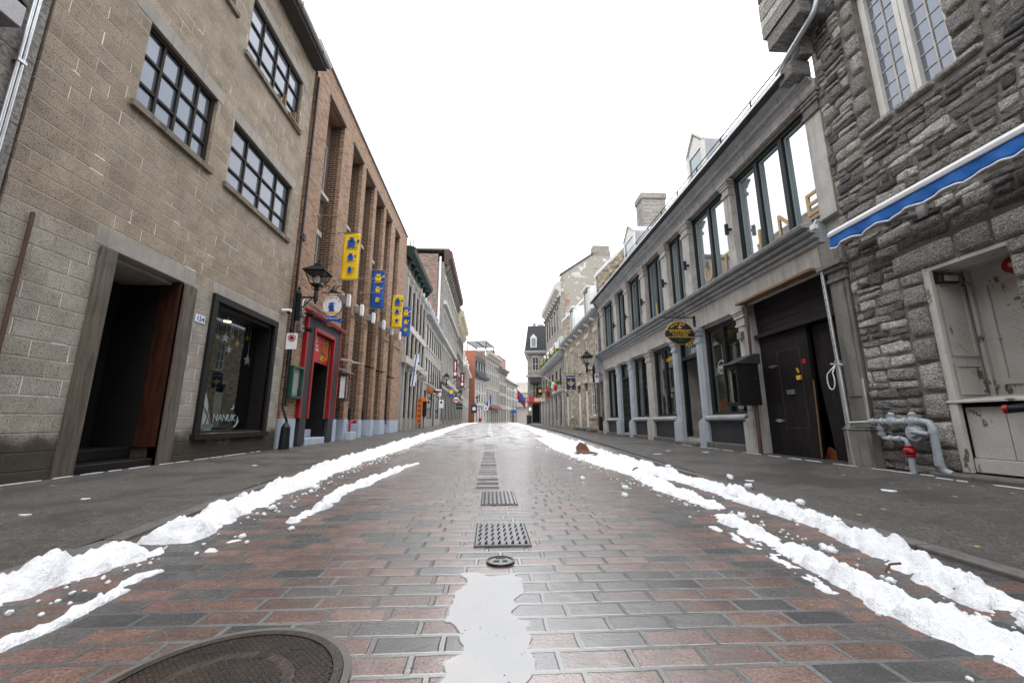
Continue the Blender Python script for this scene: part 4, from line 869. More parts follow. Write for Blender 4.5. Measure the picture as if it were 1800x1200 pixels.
        if k == 0: scatter_face(F, s_, 'band', [[(d0, cz), (d1, cz), (d1-.06, cz+.12), (d0+.06, cz+.12)]], u-.022, 'redp')
        if k == 1: scatter_face(F, s_, 'symbol', [disc(cd, cz+.12, .09)], u-.022, 'ink')
        if k == 2: scatter_face(F, s_, 'face', [disc(cd, cz+.08, .2)], u-.022, 'yel')
        if k == 3: scatter_face(F, s_, 'band', [[(d0+.05, cz-.1), (d1-.05, cz-.1), (d1-.05, cz+.05), (d0+.05, cz+.05)]], u-.022, 'redp')
        if k == 4: face(F, s_, 'RESTAURANT', .11, u-.024, cd, cz, 'sign')
    for k, (u, d0, d1, z0, z1) in enumerate(((40, .34, .75, 4.87, 6.69), (46, .6, 1.1, 4.4, 6.1))):
        n = thing('banner', ['burgundy banner with white emblem on the tall ornate building', 'second burgundy banner farther on, just before the white house'][k], 'banner', LF(u, d0, z0), 0, 'burgundy banners on the stone buildings')
        q = MB(F); q.box(u-.015, u+.015, d0, d1, z0, z1); q.build('cloth', G['bur'], n)
        cd = (d0+d1)/2; scatter_face(F, n, 'emblem', [disc(cd, z0+.4, .15, 12, .2)], u-.02, 'flagw'); scatter_face(F, n, 'emblem_stem', [[(cd-.04, z0+.7), (cd+.04, z0+.7), (cd+.07, z1-.3), (cd, z1-.15), (cd-.07, z1-.3)]], u-.02, 'flagw')
        q = MB(F); q.rod((u, 0, z0-.03), (u, d1+.05, z0-.03), .02); q.rod((u, 0, z1+.03), (u, d1+.05, z1+.03), .02); q.tube([(u+.05, 0, z0-.9), (u+.05, d1*.8, z0-.3), (u+.05, d1+.5, z0+.1), (u+.05, d1+.75, z0+.1)], .03, 8); q.build('arm', G['black'], n)
left_rest()

# ---------------------------------------------------------------- the row where the street bends
A = radians(14)
BF = Frame((-3.0, 77, 0), (sin(A), cos(A), 0), (cos(A), -sin(A), 0))
def far_row():
    F = BF
    def U(y): return (y-77)/cos(A)
    t = bldg('mansard_building', 'white painted building with dark slate mansard and red brick side wall', F, 4)
    w = spread(.3, U(85)-.1, 4, .75)
    facade(t, F, 0, U(85), 9.0, 'palel', [(.8, 3.4, w, 's', 'brownp'), (4.4, 6.0, w, 'w'), (6.6, 8.2, w, 'w')], depth=8, fm='brownp', cols=1, rows=1, sill=None)
    q = MB(F); q.box(-.12, 0, -8, -.02, 0, 14.2); q.build('party_wall', G['redbrick'], t)
    q = MB(F); q.prism([(-.02, 9.0), (.75, 9.05), (.8, 9.6), (.2, 9.9), (-.5, 13.6), (-8, 13.9), (-8, 9)], 0.01, U(85)); q.build('roof', G['slate'], t)
    for a, c in w:
        q = MB(F); q.prism([(.1, 10.3), (.1, 12.2), (-1, 12.6), (-1, 10.3)], a-.1, c+.1); dm = q.build('dormer', G['slate'], t)
        q = MB(F); q.box(a+.05, c-.05, .09, .13, 10.5, 12); q.build('pane', G['glass'], dm)
    strip(t, F, 'shop_cornice', 0, U(85), .3, 3.7, 4.0, 'zincd')
    t = bldg('arcade_building', 'long grey stone building with arched windows and pergola on its roof', F, U(91))
    w = spread(U(85)+.2, U(97)-.2, 6, .95)
    facade(t, F, U(85), U(97), 14.4, 'stonel', [(.6, 3.6, w, 's', 'darkp'), (4.8, 7.6, w, 'w'), (8.3, 11, w, 'w'), (11.6, 13.3, w, 'w')], depth=9, cols=1, rows=2, lint=.2)
    q = MB(F); q.box(U(85)-.06, U(85), -9, -.3, 9, 15.6); q.build('party_wall', G['patch'], t)
    cornice(t, F, U(85), U(97), 14.2, [(.2, 0), (.3, .4), (.8, .7), (.8, 1.3), (.2, 1.5)], 'palel', 0)
    q = MB(F); q.prism([(0, 4.3), (1.3, 3.5), (1.3, 3.3), (0, 3.6)], U(85)+.3, U(97)-.3); q.build('awning', G['awnm'], t)
    pg = MB(F)
    for k in range(7): pg.box(U(85)+2+k*1.2, U(85)+2.14+k*1.2, -5, -.6, 18.0, 18.15)
    for dd in (-5, -2.8, -.6): pg.box(U(85)+1.6, U(85)+9.6, dd, dd+.12, 17.8, 18)
    for u in (U(85)+2, U(85)+9.2):
        for dd in (-4.9, -.7): pg.box(u, u+.14, dd, dd+.14, 15.6, 17.9)
    pg.build('pergola', G['black'], t)
    t = bldg('corner_building', 'grey stone building with red brick top storey beyond the arcaded one', F, U(101))
    w = spread(U(97)+.2, U(105.5)-.2, 5, .85)
    facade(t, F, U(97), U(105.5), 13.0, 'stonel', [(.6, 3.8, w, 's', 'darkp'), (4.6, 7, w, 'w'), (7.6, 9.7, w, 'w'), (10.3, 12.2, w, 'w')], depth=9, cols=1, rows=2, lint=.2)
    cornice(t, F, U(97), U(105.5), 12.6, [(.2, 0), (.3, .3), (.9, .6), (.9, 1), (.1, 1.2)], 'stoned', 9, 'stoned', .4, .6)
    q = MB(F); q.box(U(97), U(105.5), -9, -.2, 13.8, 16.6); top = q.build('brick_storey', G['redbrick'], t)
    for a, c in w:
        q = MB(F); q.box(a, c, -.2, -.17, 14.3, 15.9); q.build('pane', G['glass'], top)
    q = MB(F); q.box(U(98), U(99), -3, -1.6, 16.6, 18); q.box(U(102.5), U(103.3), -3, -2, 16.6, 17.6); q.build('chimney', G['redbrick'], t)
    t = bldg('slate_building', 'buff stone building with dark sloping roof at the bend', F, U(113))
    w = spread(U(105.5)+.2, U(121)-.2, 7, .95)
    facade(t, F, U(105.5), U(121), 11.0, 'palel', [(.7, 3.4, w, 's', 'darkp'), (4.6, 6.6, w, 'w'), (7.2, 9, w, 'w'), (9.5, 10.7, w, 'w', 'brownp')], depth=9, cols=1, rows=2)
    q = MB(F); q.prism([(.5, 11), (.5, 11.25), (-3.5, 14), (-9, 14), (-9, 11)], U(105.5), U(121)); q.build('roof', G['stoned'], t)
    strip(t, F, 'string_course', U(105.5), U(121), .3, 3.8, 4.1, 'stone')
    E_ = Frame((7.0, 131, 0), (1, -.12, 0), (-.12, -1, 0))
    t = bldg('end_building', 'pale low stone building closing the view down the street', E_, 4)
    w = spread(.2, 9, 6, .95)
    facade(t, E_, -1.5, 12, 9.8, 'palel', [(.8, 2.8, w, 's'), (4, 5.8, w, 'w'), (6.6, 8.4, w, 'w')], depth=9, cols=1, rows=2)
    q = MB(E_); q.box(-1.5, 12, -9, .3, 9.8, 10.3); q.box(1.2, 12, -9, -1.5, 10.3, 13.4); q.build('upper_storey', G['pale'], t)
    t2 = thing('concrete_kiosk', 'low grey concrete wall with canopy at the end of the street', 'kiosk', (8.5, 112, .36))
    q = MB(W); q.box(7.2, 12, 112, 115, .3, 4.6); q.build('wall', G['conc'], t2); q = MB(W); q.box(7, 12.2, 111.3, 115.2, 4.6, 4.9); q.build('roof', G['zincd'], t2)
    # flags, lamps and signs up there
    def flag(name, label, base, tip, cols, w, drop):
        n = thing(name, label, 'flag', base, 0, None)
        q = MB(W); q.rod(base, tip, .05); q.build('pole', G['pale'], n)
        b, e = Vector(base), Vector(tip); k = len(cols)
        for i, m in enumerate(cols):
            q = MB(W); p0 = b.lerp(e, .35+.65*i/k); p1 = b.lerp(e, .35+.65*(i+1)/k); N_ = 6
            for j in range(N_):
                o0, o1 = .12*sin(j*1.1+i), .12*sin((j+1)*1.1+i)
                z0, z1 = drop*j/N_, drop*(j+1)/N_
                q.add([Vector((p0.x, p0.y+o0, p0.z-z0)), Vector((p1.x, p1.y+o0, p1.z-z0)), Vector((p1.x, p1.y+o1, p1.z-z1)), Vector((p0.x, p0.y+o1, p0.z-z1)), Vector((p0.x, p0.y+o0+.03, p0.z-z0)), Vector((p1.x, p1.y+o0+.03, p1.z-z0)), Vector((p1.x, p1.y+o1+.03, p1.z-z1)), Vector((p0.x, p0.y+o1+.03, p0.z-z1))], [(0, 1, 2, 3), (7, 6, 5, 4), (0, 4, 5, 1), (2, 6, 7, 3), (0, 3, 7, 4), (1, 5, 6, 2)])
            q.build('stripe', G[m], n, merge=True)
    flag('street_flag', 'blue and white flag on slanted pole at the arcaded building', (-1.3, 85.2, 3.6), (.1, 84.2, 6.4), ['flagb', 'flagw', 'flagb'], 1, 2.0)
    flag('street_flag', 'white over red flag hanging over the far end of the street', (5.6, 61, 3.9), (3.5, 60, 5.7), ['flagb', 'flagr', 'flagw'], 1, 1.3)
    flag('street_flag', 'green and red flag hung below the far white and red one', (5.7, 61.5, 3.2), (4.4, 60.6, 4.7), ['flagr', 'flagg'], 1, 1.2)
    lantern(BF, -.6, .7, 4.6, 'black lantern in front of red brick side wall at the bend', True, sc=1.6)
    for k, (u, d0, d1, z0, z1, m, lb) in enumerate(((-2.2, .0, 1.1, 2.2, 3.6, 'navy', 'dark square hanging sign with white ring near red brick wall'), (4.5, .6, 1.5, 2.8, 3.7, 'sign', 'white round hanging sign on white painted building'), (1.2, .3, .8, 2.5, 3.1, 'sign', 'small white and red sign at the white painted building'), (34, .4, 1.8, 2.9, 3.7, 'bluv', 'blue sign low on the far buff stone building'))):
        s_ = cross_sign(F, u, d0, d1, z0, z1, lb, None, .08, m, round_=(k == 1))
        if k == 0: scatter_face(F, s_, 'ring', [disc(.55, 2.95, .36)], u-.05, 'sign')
        if k in (1, 2): scatter_face(F, s_, 'mark', [disc((d0+d1)/2, (z0+z1)/2, .2)], u-.05, 'redp')
    n = cross_sign(F, 2.0, .3, .8, .55, 1.3, 'small red box standing on the pavement by white building', None, .3, 'red', 'newspaper_box', False, None, 'box')
far_row()
# ---------------------------------------------------------------- right side: rough stone building nearest
def stone(b, u0, u1, z0, z1, d=.03, tone=.5, nx=6, nz=4, jit=.017, amp=.018):
    s = random.random()*50; P = []
    cj = [(random.uniform(-jit, jit), random.uniform(-jit, jit)) for _ in range(4)]
    for j in range(nz+1):
        for i in range(nx+1):
            fu = 0 if i == 0 else 1 if i == nx else .07+.86*(i-1)/(nx-2)
            fz = 0 if j == 0 else 1 if j == nz else .1+.8*(j-1)/(nz-2)
            ou = (cj[0][0]*(1-fu)+cj[1][0]*fu)*(1-fz)+(cj[2][0]*(1-fu)+cj[3][0]*fu)*fz
            oz = (cj[0][1]*(1-fu)+cj[1][1]*fu)*(1-fz)+(cj[2][1]*(1-fu)+cj[3][1]*fu)*fz
            cu = abs(2*fu-1); cz = abs(2*fz-1); k = 1-.05*(cu*cz)**2
            u = (u0+u1)/2+((u1-u0)*(fu-.5))*k+ou; z = (z0+z1)/2+(z1-z0)*(fz-.5)*k+oz
            e = i in (0, nx) or j in (0, nz)
            dd = -.004 if e else d+amp*(noise.noise(Vector((u*9+s, z*22, s)))+.6*noise.noise(Vector((u*25, z*45+s, s))))
            if e: u += .008*noise.noise(Vector((z*30, s, 1))); z += .008*noise.noise(Vector((u*30, s, 2)))
            P.append(b.p(u, dd, z))
    n = nx+1
    b.add(P, [(j*n+i, j*n+i+1, (j+1)*n+i+1, (j+1)*n+i) for j in range(nz) for i in range(nx)], tone)
def tone_(): return max(0, min(1, random.choice((.12, .25, .35, .45, .5, .6, .75, .92))+random.uniform(-.08, .08)))
def right0():
    F = RF
    t = bldg('rubble_house', 'rough dark grey rubble stone building with blue awning nearest on the right', F, 2)
    D = (3.04, 3.74, .12, 2.16); Wn = (3.06, 3.9, 4.05, 5.85)
    b = MB(F); wall(b, -12, 4.56, -.3, 10, [(*D, .44), (*Wn, .2), (-1.5, -.5, .1, 2.2), (-1.5, -.6, 4.05, 5.85), (.8, 1.7, 4.05, 5.85), (.7, 1.7, .8, 2.2)], .2, 8); b.build('wall', G['mortar'], t)
    s = MB(F)
    holes = [(D[0]-.22, D[1]+.24, -.1, D[3]+.24), (Wn[0]-.25, Wn[1]+.2, Wn[2]-.08, Wn[3]+.25), (-1.5, -.5, .1, 2.2), (-1.5, -.6, 4.05, 5.85), (.8, 1.7, 4.05, 5.85), (.7, 1.7, .8, 2.2)]
    z = -.02
    while z < 9.4:
        h = random.uniform(.065, .165); u = -2.2+random.uniform(0, .2)
        while u < 4.53:
            w = random.uniform(.1, .36)*(1.1 if h > .12 else .9); e = min(u+w, 4.55)
            for hs in holes:
                if hs[2]-.02 < z+h/2 < hs[3]+.02:
                    if u < hs[0] < e: e = hs[0]
            bad = any(hs[2]-.03 < z+h/2 < hs[3]+.03 and hs[0]-.001 <= u < hs[1] for hs in holes)
            if bad:
                u = max(hs[1] for hs in holes if hs[2]-.03 < z+h/2 < hs[3]+.03 and hs[0]-.001 <= u < hs[1]); continue
            if e-u > .05:
                g_ = .0065
                if h > .13 and random.random() < .45 and e-u > .12:
                    m = z+h*random.uniform(.4, .6); stone(s, u+g_, e-g_, z+g_*.7, m-g_*.5, .03, tone_()); stone(s, u+g_, e-g_, m+g_*.5, z+h-g_*.7, .03, tone_())
                else: stone(s, u+g_, e-g_, z+g_*.7, z+h-g_*.7, random.uniform(.01, .026), tone_(), 8 if e-u > .25 else 6, 5)
            u = e
        z += h
    zz = D[2]
    while zz < D[3]-.1:              # dressed jamb stones of the doorway
        h = random.uniform(.22, .34)
        for ua, ub in ((D[1]+.005, D[1]+random.uniform(.2, .24)), (D[0]-random.uniform(.2, .22), D[0]-.005)): stone(s, ua, ub, zz+.008, min(zz+h, D[3])-.008, .035, random.uniform(.45, .85), 6, 6, .006, .012)
        zz += h
    for ua, ub, tn in ((D[1]-.32, D[1]+.3, .72), (D[1]-.62, D[1]-.33, .6), (D[1]-1.0, D[1]-.63, .75)): stone(s, ua, ub, D[3]+.01, D[3]+.24, .04, tn, 6, 4, .008, .012)
    zz = Wn[2]
    while zz < Wn[3]:
        h = random.uniform(.2, .34)
        for ua, ub in ((Wn[1]+.005, Wn[1]+random.uniform(.13, .2)), (Wn[0]-random.uniform(.16, .24), Wn[0]-.005)): stone(s, ua, ub, zz+.008, min(zz+h, Wn[3])-.008, .04, random.uniform(.45, .8), 5, 6, .008, .012)
        zz += h
    for k in range(3): stone(s, Wn[0]-.2+k*.42, Wn[0]+.2+k*.42, Wn[3]+.01, Wn[3]+.24, .04, .6, 5, 4)
    for k in range(3): stone(s, Wn[0]-.22+k*.42, Wn[0]+.195+k*.42, Wn[2]-.075, Wn[2]-.006, .045, .7, 5, 3, .004, .006)
    s.build('stonework', G['rubble'], t, smooth='all', colour=True)
    # casement with leaded panes
    f = MB(F); u0, u1, z0, z1 = Wn; d0, d1 = -.16, -.07
    f.box(u0, u0+.07, d0, d1, z0, z1).box(u1-.07, u1, d0, d1, z0, z1).box(u0+.07, u1-.07, d0, d1, z0, z0+.05).box(u0+.07, u1-.07, d0, d1, z1-.07, z1)
    m = (u0+u1)/2; f.box(m-.055, m-.004, d0+.01, d1+.008, z0+.05, z1-.07).box(m+.004, m+.055, d0+.01, d1+.008, z0+.05, z1-.07)
    w = f.build('window', G['white'], t, bevel=.006)
    for a, c in ((u0+.07, m-.055), (m+.055, u1-.07)):
        q = MB(F); q.box(a, c, -.13, -.124, z0+.05, z1-.07); q.build('pane', G['gblue'], w)
        q = MB(F); q.box((a+c)/2-.008, (a+c)/2+.008, -.125, -.112, z0+.05, z1-.07)
        for k in range(1, 9): zz = z0+.05+(z1-z0-.12)*k/9; q.box(a, c, -.124, -.115, zz-.006, zz+.006)
        q.build('lead_bars', G['pale'], w)
    window(F, t, .8, 1.7, 4.05, 5.85, -.07, G['white'], G['gblue'], .06, 2, 6, .03); window(F, t, -1.5, -.6, 4.05, 5.85, -.07, G['white'], G['gblue'], .06, 2, 6, .03); window(F, t, .7, 1.7, .8, 2.2, -.07, G['white'], G['gblue'], .06, 2, 4, .03)
    q = MB(F); q.box(-1.5, -.5, -.2, -.15, .1, 2.2); q.build('door', G['worn'], t)
    # panelled recess over a boarded opening
    p = MB(F); a, c = D[0], D[1]
    p.box(a, c, -.44, -.4, .1, D[3]); bk = p.build('panelled_recess', G['worn'], t)
    def panel(b_, along, u0, u1, z0, z1, at, w=.035):
        for x0, x1, y0, y1 in ((u0, u1, z0, z0+w), (u0, u1, z1-w, z1), (u0, u0+w, z0+w, z1-w), (u1-w, u1, z0+w, z1-w)):
            if along == 'u': b_.box(x0, x1, at, at+.022, y0, y1)
            else: b_.box(at-.018, at, x0, x1, y0, y1)
    m_ = MB(F); panel(m_, 'u', a+.08, c-.16, .95, 1.98, -.4); panel(m_, 'u', a+.115, c-.195, .985, 1.945, -.4, .02); m_.box(c-.1, c-.07, -.4, -.36, .8, D[3]); m_.build('moulding', G['worn'], bk)
    m_ = MB(F); m_.box(c-.03, c-.002, -.4, .012, .78, D[3]-.002); m_.build('side_panel', G['worn'], bk)
    m_ = MB(F); panel(m_, 'd', -.36, -.08, 1.24, 2.0, c-.03, .022); panel(m_, 'd', -.36, -.08, .86, 1.16, c-.03, .022); m_.build('moulding', G['worn'], bk)
    m_ = MB(F); m_.box(a, c-.031, -.4, .0, D[3]-.04, D[3]-.003); m_.box(a, c-.031, -.2, -.17, D[3]-.06, D[3]-.041); m_.build('ceiling', G['worn'], bk)
    m_ = MB(F); m_.box(c-.07, c+.005, -.03, .02, .13, .775).box(c-.075, c-.031, -.02, .025, .8, D[3]-.045); m_.build('jamb', G['worn'], bk, bevel=.006)
    m_ = MB(F); m_.prism([(-.4, .82), (.03, .775), (.03, .8), (-.4, .855)], a-.02, c+.015); m_.build('ledge', G['worn'], bk, bevel=.004)
    for ua, ub in ((c-.37, c-.072), (a+.0, c-.376)):
        m_ = MB(F); m_.box(ua, ub, -.1, -.05, .27, .735); m_.build('board', G['worn'], bk, bevel=.004)
    m_ = MB(F); m_.box(a, c-.07, -.1, -.03, .14, .265); m_.build('kick_board', G['worn'], bk, bevel=.006)
    m_ = MB(F); m_.box(a, c-.071, -.14, -.101, .14, .81); m_.build('void', G['dark'], bk)
    q = MB(F); q.box(1.6, 3.93, -.05, .17, -.05, .125); q.build('threshold_stone', G['granite'], t, bevel=.02)
    for dd, uu, zz, al in ((-.24, c-.05, 1.45, 0), (-.372, c-.36, 1.45, 1)):
        pts = [(0, .2), (.05, .15), (-.03, .12), (.06, .06), (-.02, .02), (.05, -.03), (-.02, -.09), (.07, -.12), (.0, -.2), (.1, -.08)]
        q = MB(F); q.tube([(uu-.0, dd+x*.9, zz+z*.9) if not al else (uu-x*.9, dd, zz+z*.9) for x, z in pts], .0016, 4); q.build('graffiti_scribble', G['awnr'], bk)
    n = thing('emergency_light', 'grey emergency light box under the ceiling of the panelled recess', 'emergency light', F(c-.03, -.16, 2.0))
    q = MB(F); q.box(c-.1, c-.032, -.27, -.06, 1.99, 2.08); q.build('case', G['dgrey'], n, bevel=.01); q = MB(F); q.box(c-.106, c-.099, -.25, -.1, 2.005, 2.065); q.build('lens', G['pale'], n)
    n = thing('alarm_bell', 'round red alarm bell high on the panelled recess', 'alarm bell', F(3.22, -.38, 1.95))
    q = MB(F); q.cone((3.26, -.375, 2.03), (3.26, -.31, 2.03), .085, .075, 20); q.build('gong', G['red'], n, smooth=True); q = MB(F); q.cone((3.26, -.31, 2.03), (3.26, -.3, 2.03), .024, .02, 12); q.build('boss', G['pale'], n, smooth=True)
    n = thing('hose_connection', 'black siamese hose connection with red cap in front of white boards', 'hose connection', F(3.1, .0, .6))
    q = MB(F); q.tube([(3.12, -.05, .72), (3.12, .06, .72), (3.15, .12, .71), (3.2, .14, .705)], .034, 12); q.rod((3.12, .06, .74), (3.0, .12, .7), .034, 12); q.cone((3.12, -.048, .72), (3.12, -.03, .72), .07, .07, 16); q.build('body', G['black'], n, smooth=True)
    q = MB(F); q.rod((3.2, .14, .705), (3.226, .15, .703), .037, 14); q.build('cap', G['red'], n, smooth=True)
    # fire wall corbel over the next roof, kneeler below
    for nm, (ua, ub, da, db, za, zb) in (('corbel_wall', (4.2, 4.86, -1.5, .42, 6.25, 10)), ('corbel_stone', (4.22, 4.84, -.3, .4, 6.02, 6.26)), ('kneeler', (4.6, 4.86, .0, .3, 5.42, 5.66)), ('kneeler', (4.5, 4.7, .0, .2, 5.67, 5.98))):
        q = MB(F)
        if nm == 'corbel_wall':
            q.box(ua+.02, ub-.02, da, db-.02, za, zb, .25); z = za
            while z < zb:
                h = random.uniform(.09, .2); dd = .0
                while dd < db:
                    w = random.uniform(.14, .3); e = min(dd+w, db); q.box(ua-random.uniform(0, .02), ub+random.uniform(0, .02), dd+.012, e-.012+random.uniform(0, .02), z+.01, z+h-.01, tone_()); dd = e
                z += h
        else: q.box(ua, ub, da, db, za, zb, .5)
        q.build(nm, G['rubble'], t, colour=True, bevel=.02)
    # awning
    n = thing('awning', 'rolled blue awning with white front bar and scalloped white hem', 'awning', F(3.4, .2, 2.7))
    a0, a1 = .6, 4.4
    q = MB(F); q.prism([(.28, 2.83), (.36, 2.82), (.37, 2.86), (.34, 2.9), (.28, 2.9)], a0, a1); q.build('front_bar', G['sign'], n, bevel=.008)
    q = MB(F); N_ = 150
    def hem(u): return 2.67+.035*abs(sin((u-a0)*pi/.34))**.7
    rows_ = 4
    for i in range(N_):
        ua, ub = a0+(a1-a0)*i/N_, a0+(a1-a0)*(i+1)/N_
        for j in range(rows_):
            def P(u, k): return (u, .345+.014*sin(u*17)*k/rows_+.008*sin(u*41+k)*k/rows_, 2.83+(hem(u)-2.83)*k/rows_)
            q.quad(P(ua, j), P(ub, j), P(ub, j+1), P(ua, j+1))
    o = q.build('valance', G['awn'], n, smooth='all', merge=True); m = o.modifiers.new('thick', 'SOLIDIFY'); m.thickness = .004
    q = MB(F); q.tube([(a0+(a1-a0)*i/N_, .347+.014*sin((a0+(a1-a0)*i/N_)*17)+.008*sin((a0+(a1-a0)*i/N_)*41+4), hem(a0+(a1-a0)*i/N_)-.006) for i in range(N_+1)], .011, 6); q.build('hem', G['flagw'], n, smooth='all')
    q = MB(F); q.rod((a0, .2, 2.8), (a1-.05, .2, 2.8), .06, 12); q.build('roller', G['pale'], n, smooth=True)
    for u in (1.0, 2.3, 3.6):
        q = MB(F); q.tube([(u, .0, 2.75), (u+.2, .15, 2.74), (u+.5, .26, 2.76), (u+.3, .33, 2.79)], .016, 6); q.box(u-.04, u+.04, .0, .05, 2.68, 2.9); q.build('folding_arm', G['gutter'], n)
    # gutter downpipe crossing from the roof
    n = thing('downpipe', 'silver ribbed downpipe curving across the stone wall above the shop roof', 'downpipe', F(4.6, .2, 5.6))
    q = MB(F); q.tube([(4.02, .5, 6.9), (4.1, .48, 6.72), (4.16, .4, 6.55), (4.15, .3, 6.42), (4.14, .22, 6.3), (4.14, .19, 6.15), (4.2, .2, 6.02), (4.35, .24, 5.9), (4.6, .28, 5.76), (4.85, .3, 5.62)], .042, 14); q.build('pipe', G['galv'], n, smooth='all')
    q = MB(F); q.rod((4.145, .235, 6.34), (4.14, .22, 6.3), .05, 14); q.build('collar', G['galv'], n, smooth=True)
    # gas meter set
    n = thing('gas_meter', 'grey gas pipes with round regulator and red valve low on stone wall', 'gas meter', F(4.1, .1, .1)); d = .16
    q = MB(F)
    q.tube([(4.45, d, .6), (3.88, d, .6), (3.83, d, .59), (3.81, d, .55), (3.81, d, .2), (3.8, d-.02, .14), (3.74, d-.03, .11)], .033, 12)
    q.tube([(4.34, d, .6), (4.34, d, .46), (4.32, d, .425), (4.28, d, .42), (4.12, d, .42), (4.08, d, .41), (4.07, d, .37), (4.07, d, .02)], .027, 12)
    for u, z, a in ((4.4, .6, 'u'), (4.3, .6, 'u'), (4.16, .6, 'u'), (4.05, .6, 'u'), (3.92, .6, 'u'), (4.34, .53, 'z'), (4.34, .47, 'z'), (4.24, .42, 'u'), (4.15, .42, 'u'), (3.81, .5, 'z'), (3.81, .24, 'z'), (3.81, .2, 'z')):
        q.rod((u-.018, d, z) if a == 'u' else (u, d, z-.018), (u+.018, d, z) if a == 'u' else (u, d, z+.018), .042 if z > .45 and a == 'u' else .037, 12)
    for u in (4.2, 3.98): q.lathe((u, d, .55), [(.03, 0), (.05, .03), (.05, .07), (.03, .1), (.035, .13), (.015, .15)], 10)
    q.build('pipework', G['gas'], n, smooth=True)
    q = MB(F); q.rod((4.72, d, .59), (4.45, d, .6), .014, 8); q.tube([(4.5, d-.03, 1.1), (4.5, d-.03, .6)], .016, 8); q.build('thin_pipe', G['galv'], n, smooth=True)
    q = MB(F); q.cone((3.97, d-.02, .49), (3.97, d+.03, .49), .085, .085, 20); q.cone((3.97, d+.03, .49), (3.97, d+.06, .49), .06, .04, 16); q.rod((3.97, d+.05, .5), (3.83, d+.03, .48), .022); q.rod((3.97, d, .49), (3.97, d, .6), .025); q.build('regulator', G['gas'], n, smooth=True)
    q = MB(F); q.lathe((4.07, d, .24), [(.028, 0), (.05, .015), (.035, .03), (.055, .05), (.055, .075), (.035, .1), (.045, .11), (.028, .12)], 12); q.rod((4.07, d, .3), (4.07, d+.07, .3), .02); q.build('valve', G['red'], n, smooth=True)
right0()

# ---------------------------------------------------------------- long shopfront building
UP = [(14.17, 15.4), (12.9, 13.65), (11.4, 12.4), (9.9, 10.9), (8.69, 9.4), (6.95, 8.19), (4.87, 6.6)]
LO = [(14.17, 15.3), (11.35, 12.4), (9.66, 10.83), (6.95, 8.13)]
DR = [(12.87, 13.73), (8.49, 9.28)]
LCOL = [(15.3, 15.9, 'stone', .6), (13.73, 14.17, 'blue', .62), (12.4, 12.87, 'blue', .6), (10.83, 11.35, 'stone', .62), (9.28, 9.66, 'blue', .6), (8.13, 8.49, 'blue', .6), (6.55, 6.95, 'stone', .6)]
UCOL = [(15.4, 15.95), (13.65, 14.17), (12.4, 12.9), (10.9, 11.4), (9.4, 9.9), (8.19, 8.69), (6.6, 6.95)]
def slim(q, cols):
    for c in cols:
        if abs(q-c[0]) < 1e-6: return c[0]+.3*(c[1]-c[0])
    return q
UP = [(a, slim(c, UCOL)) for a, c in UP]; LO = [(a, slim(c, LCOL)) for a, c in LO]; DR = [(a, slim(c, LCOL)) for a, c in DR]
LCOL = [(slim(c[0], LCOL), *c[1:]) for c in LCOL]; UCOL = [(slim(c[0], UCOL), c[1]) for c in UCOL]
BD = LCOL[-1][0]
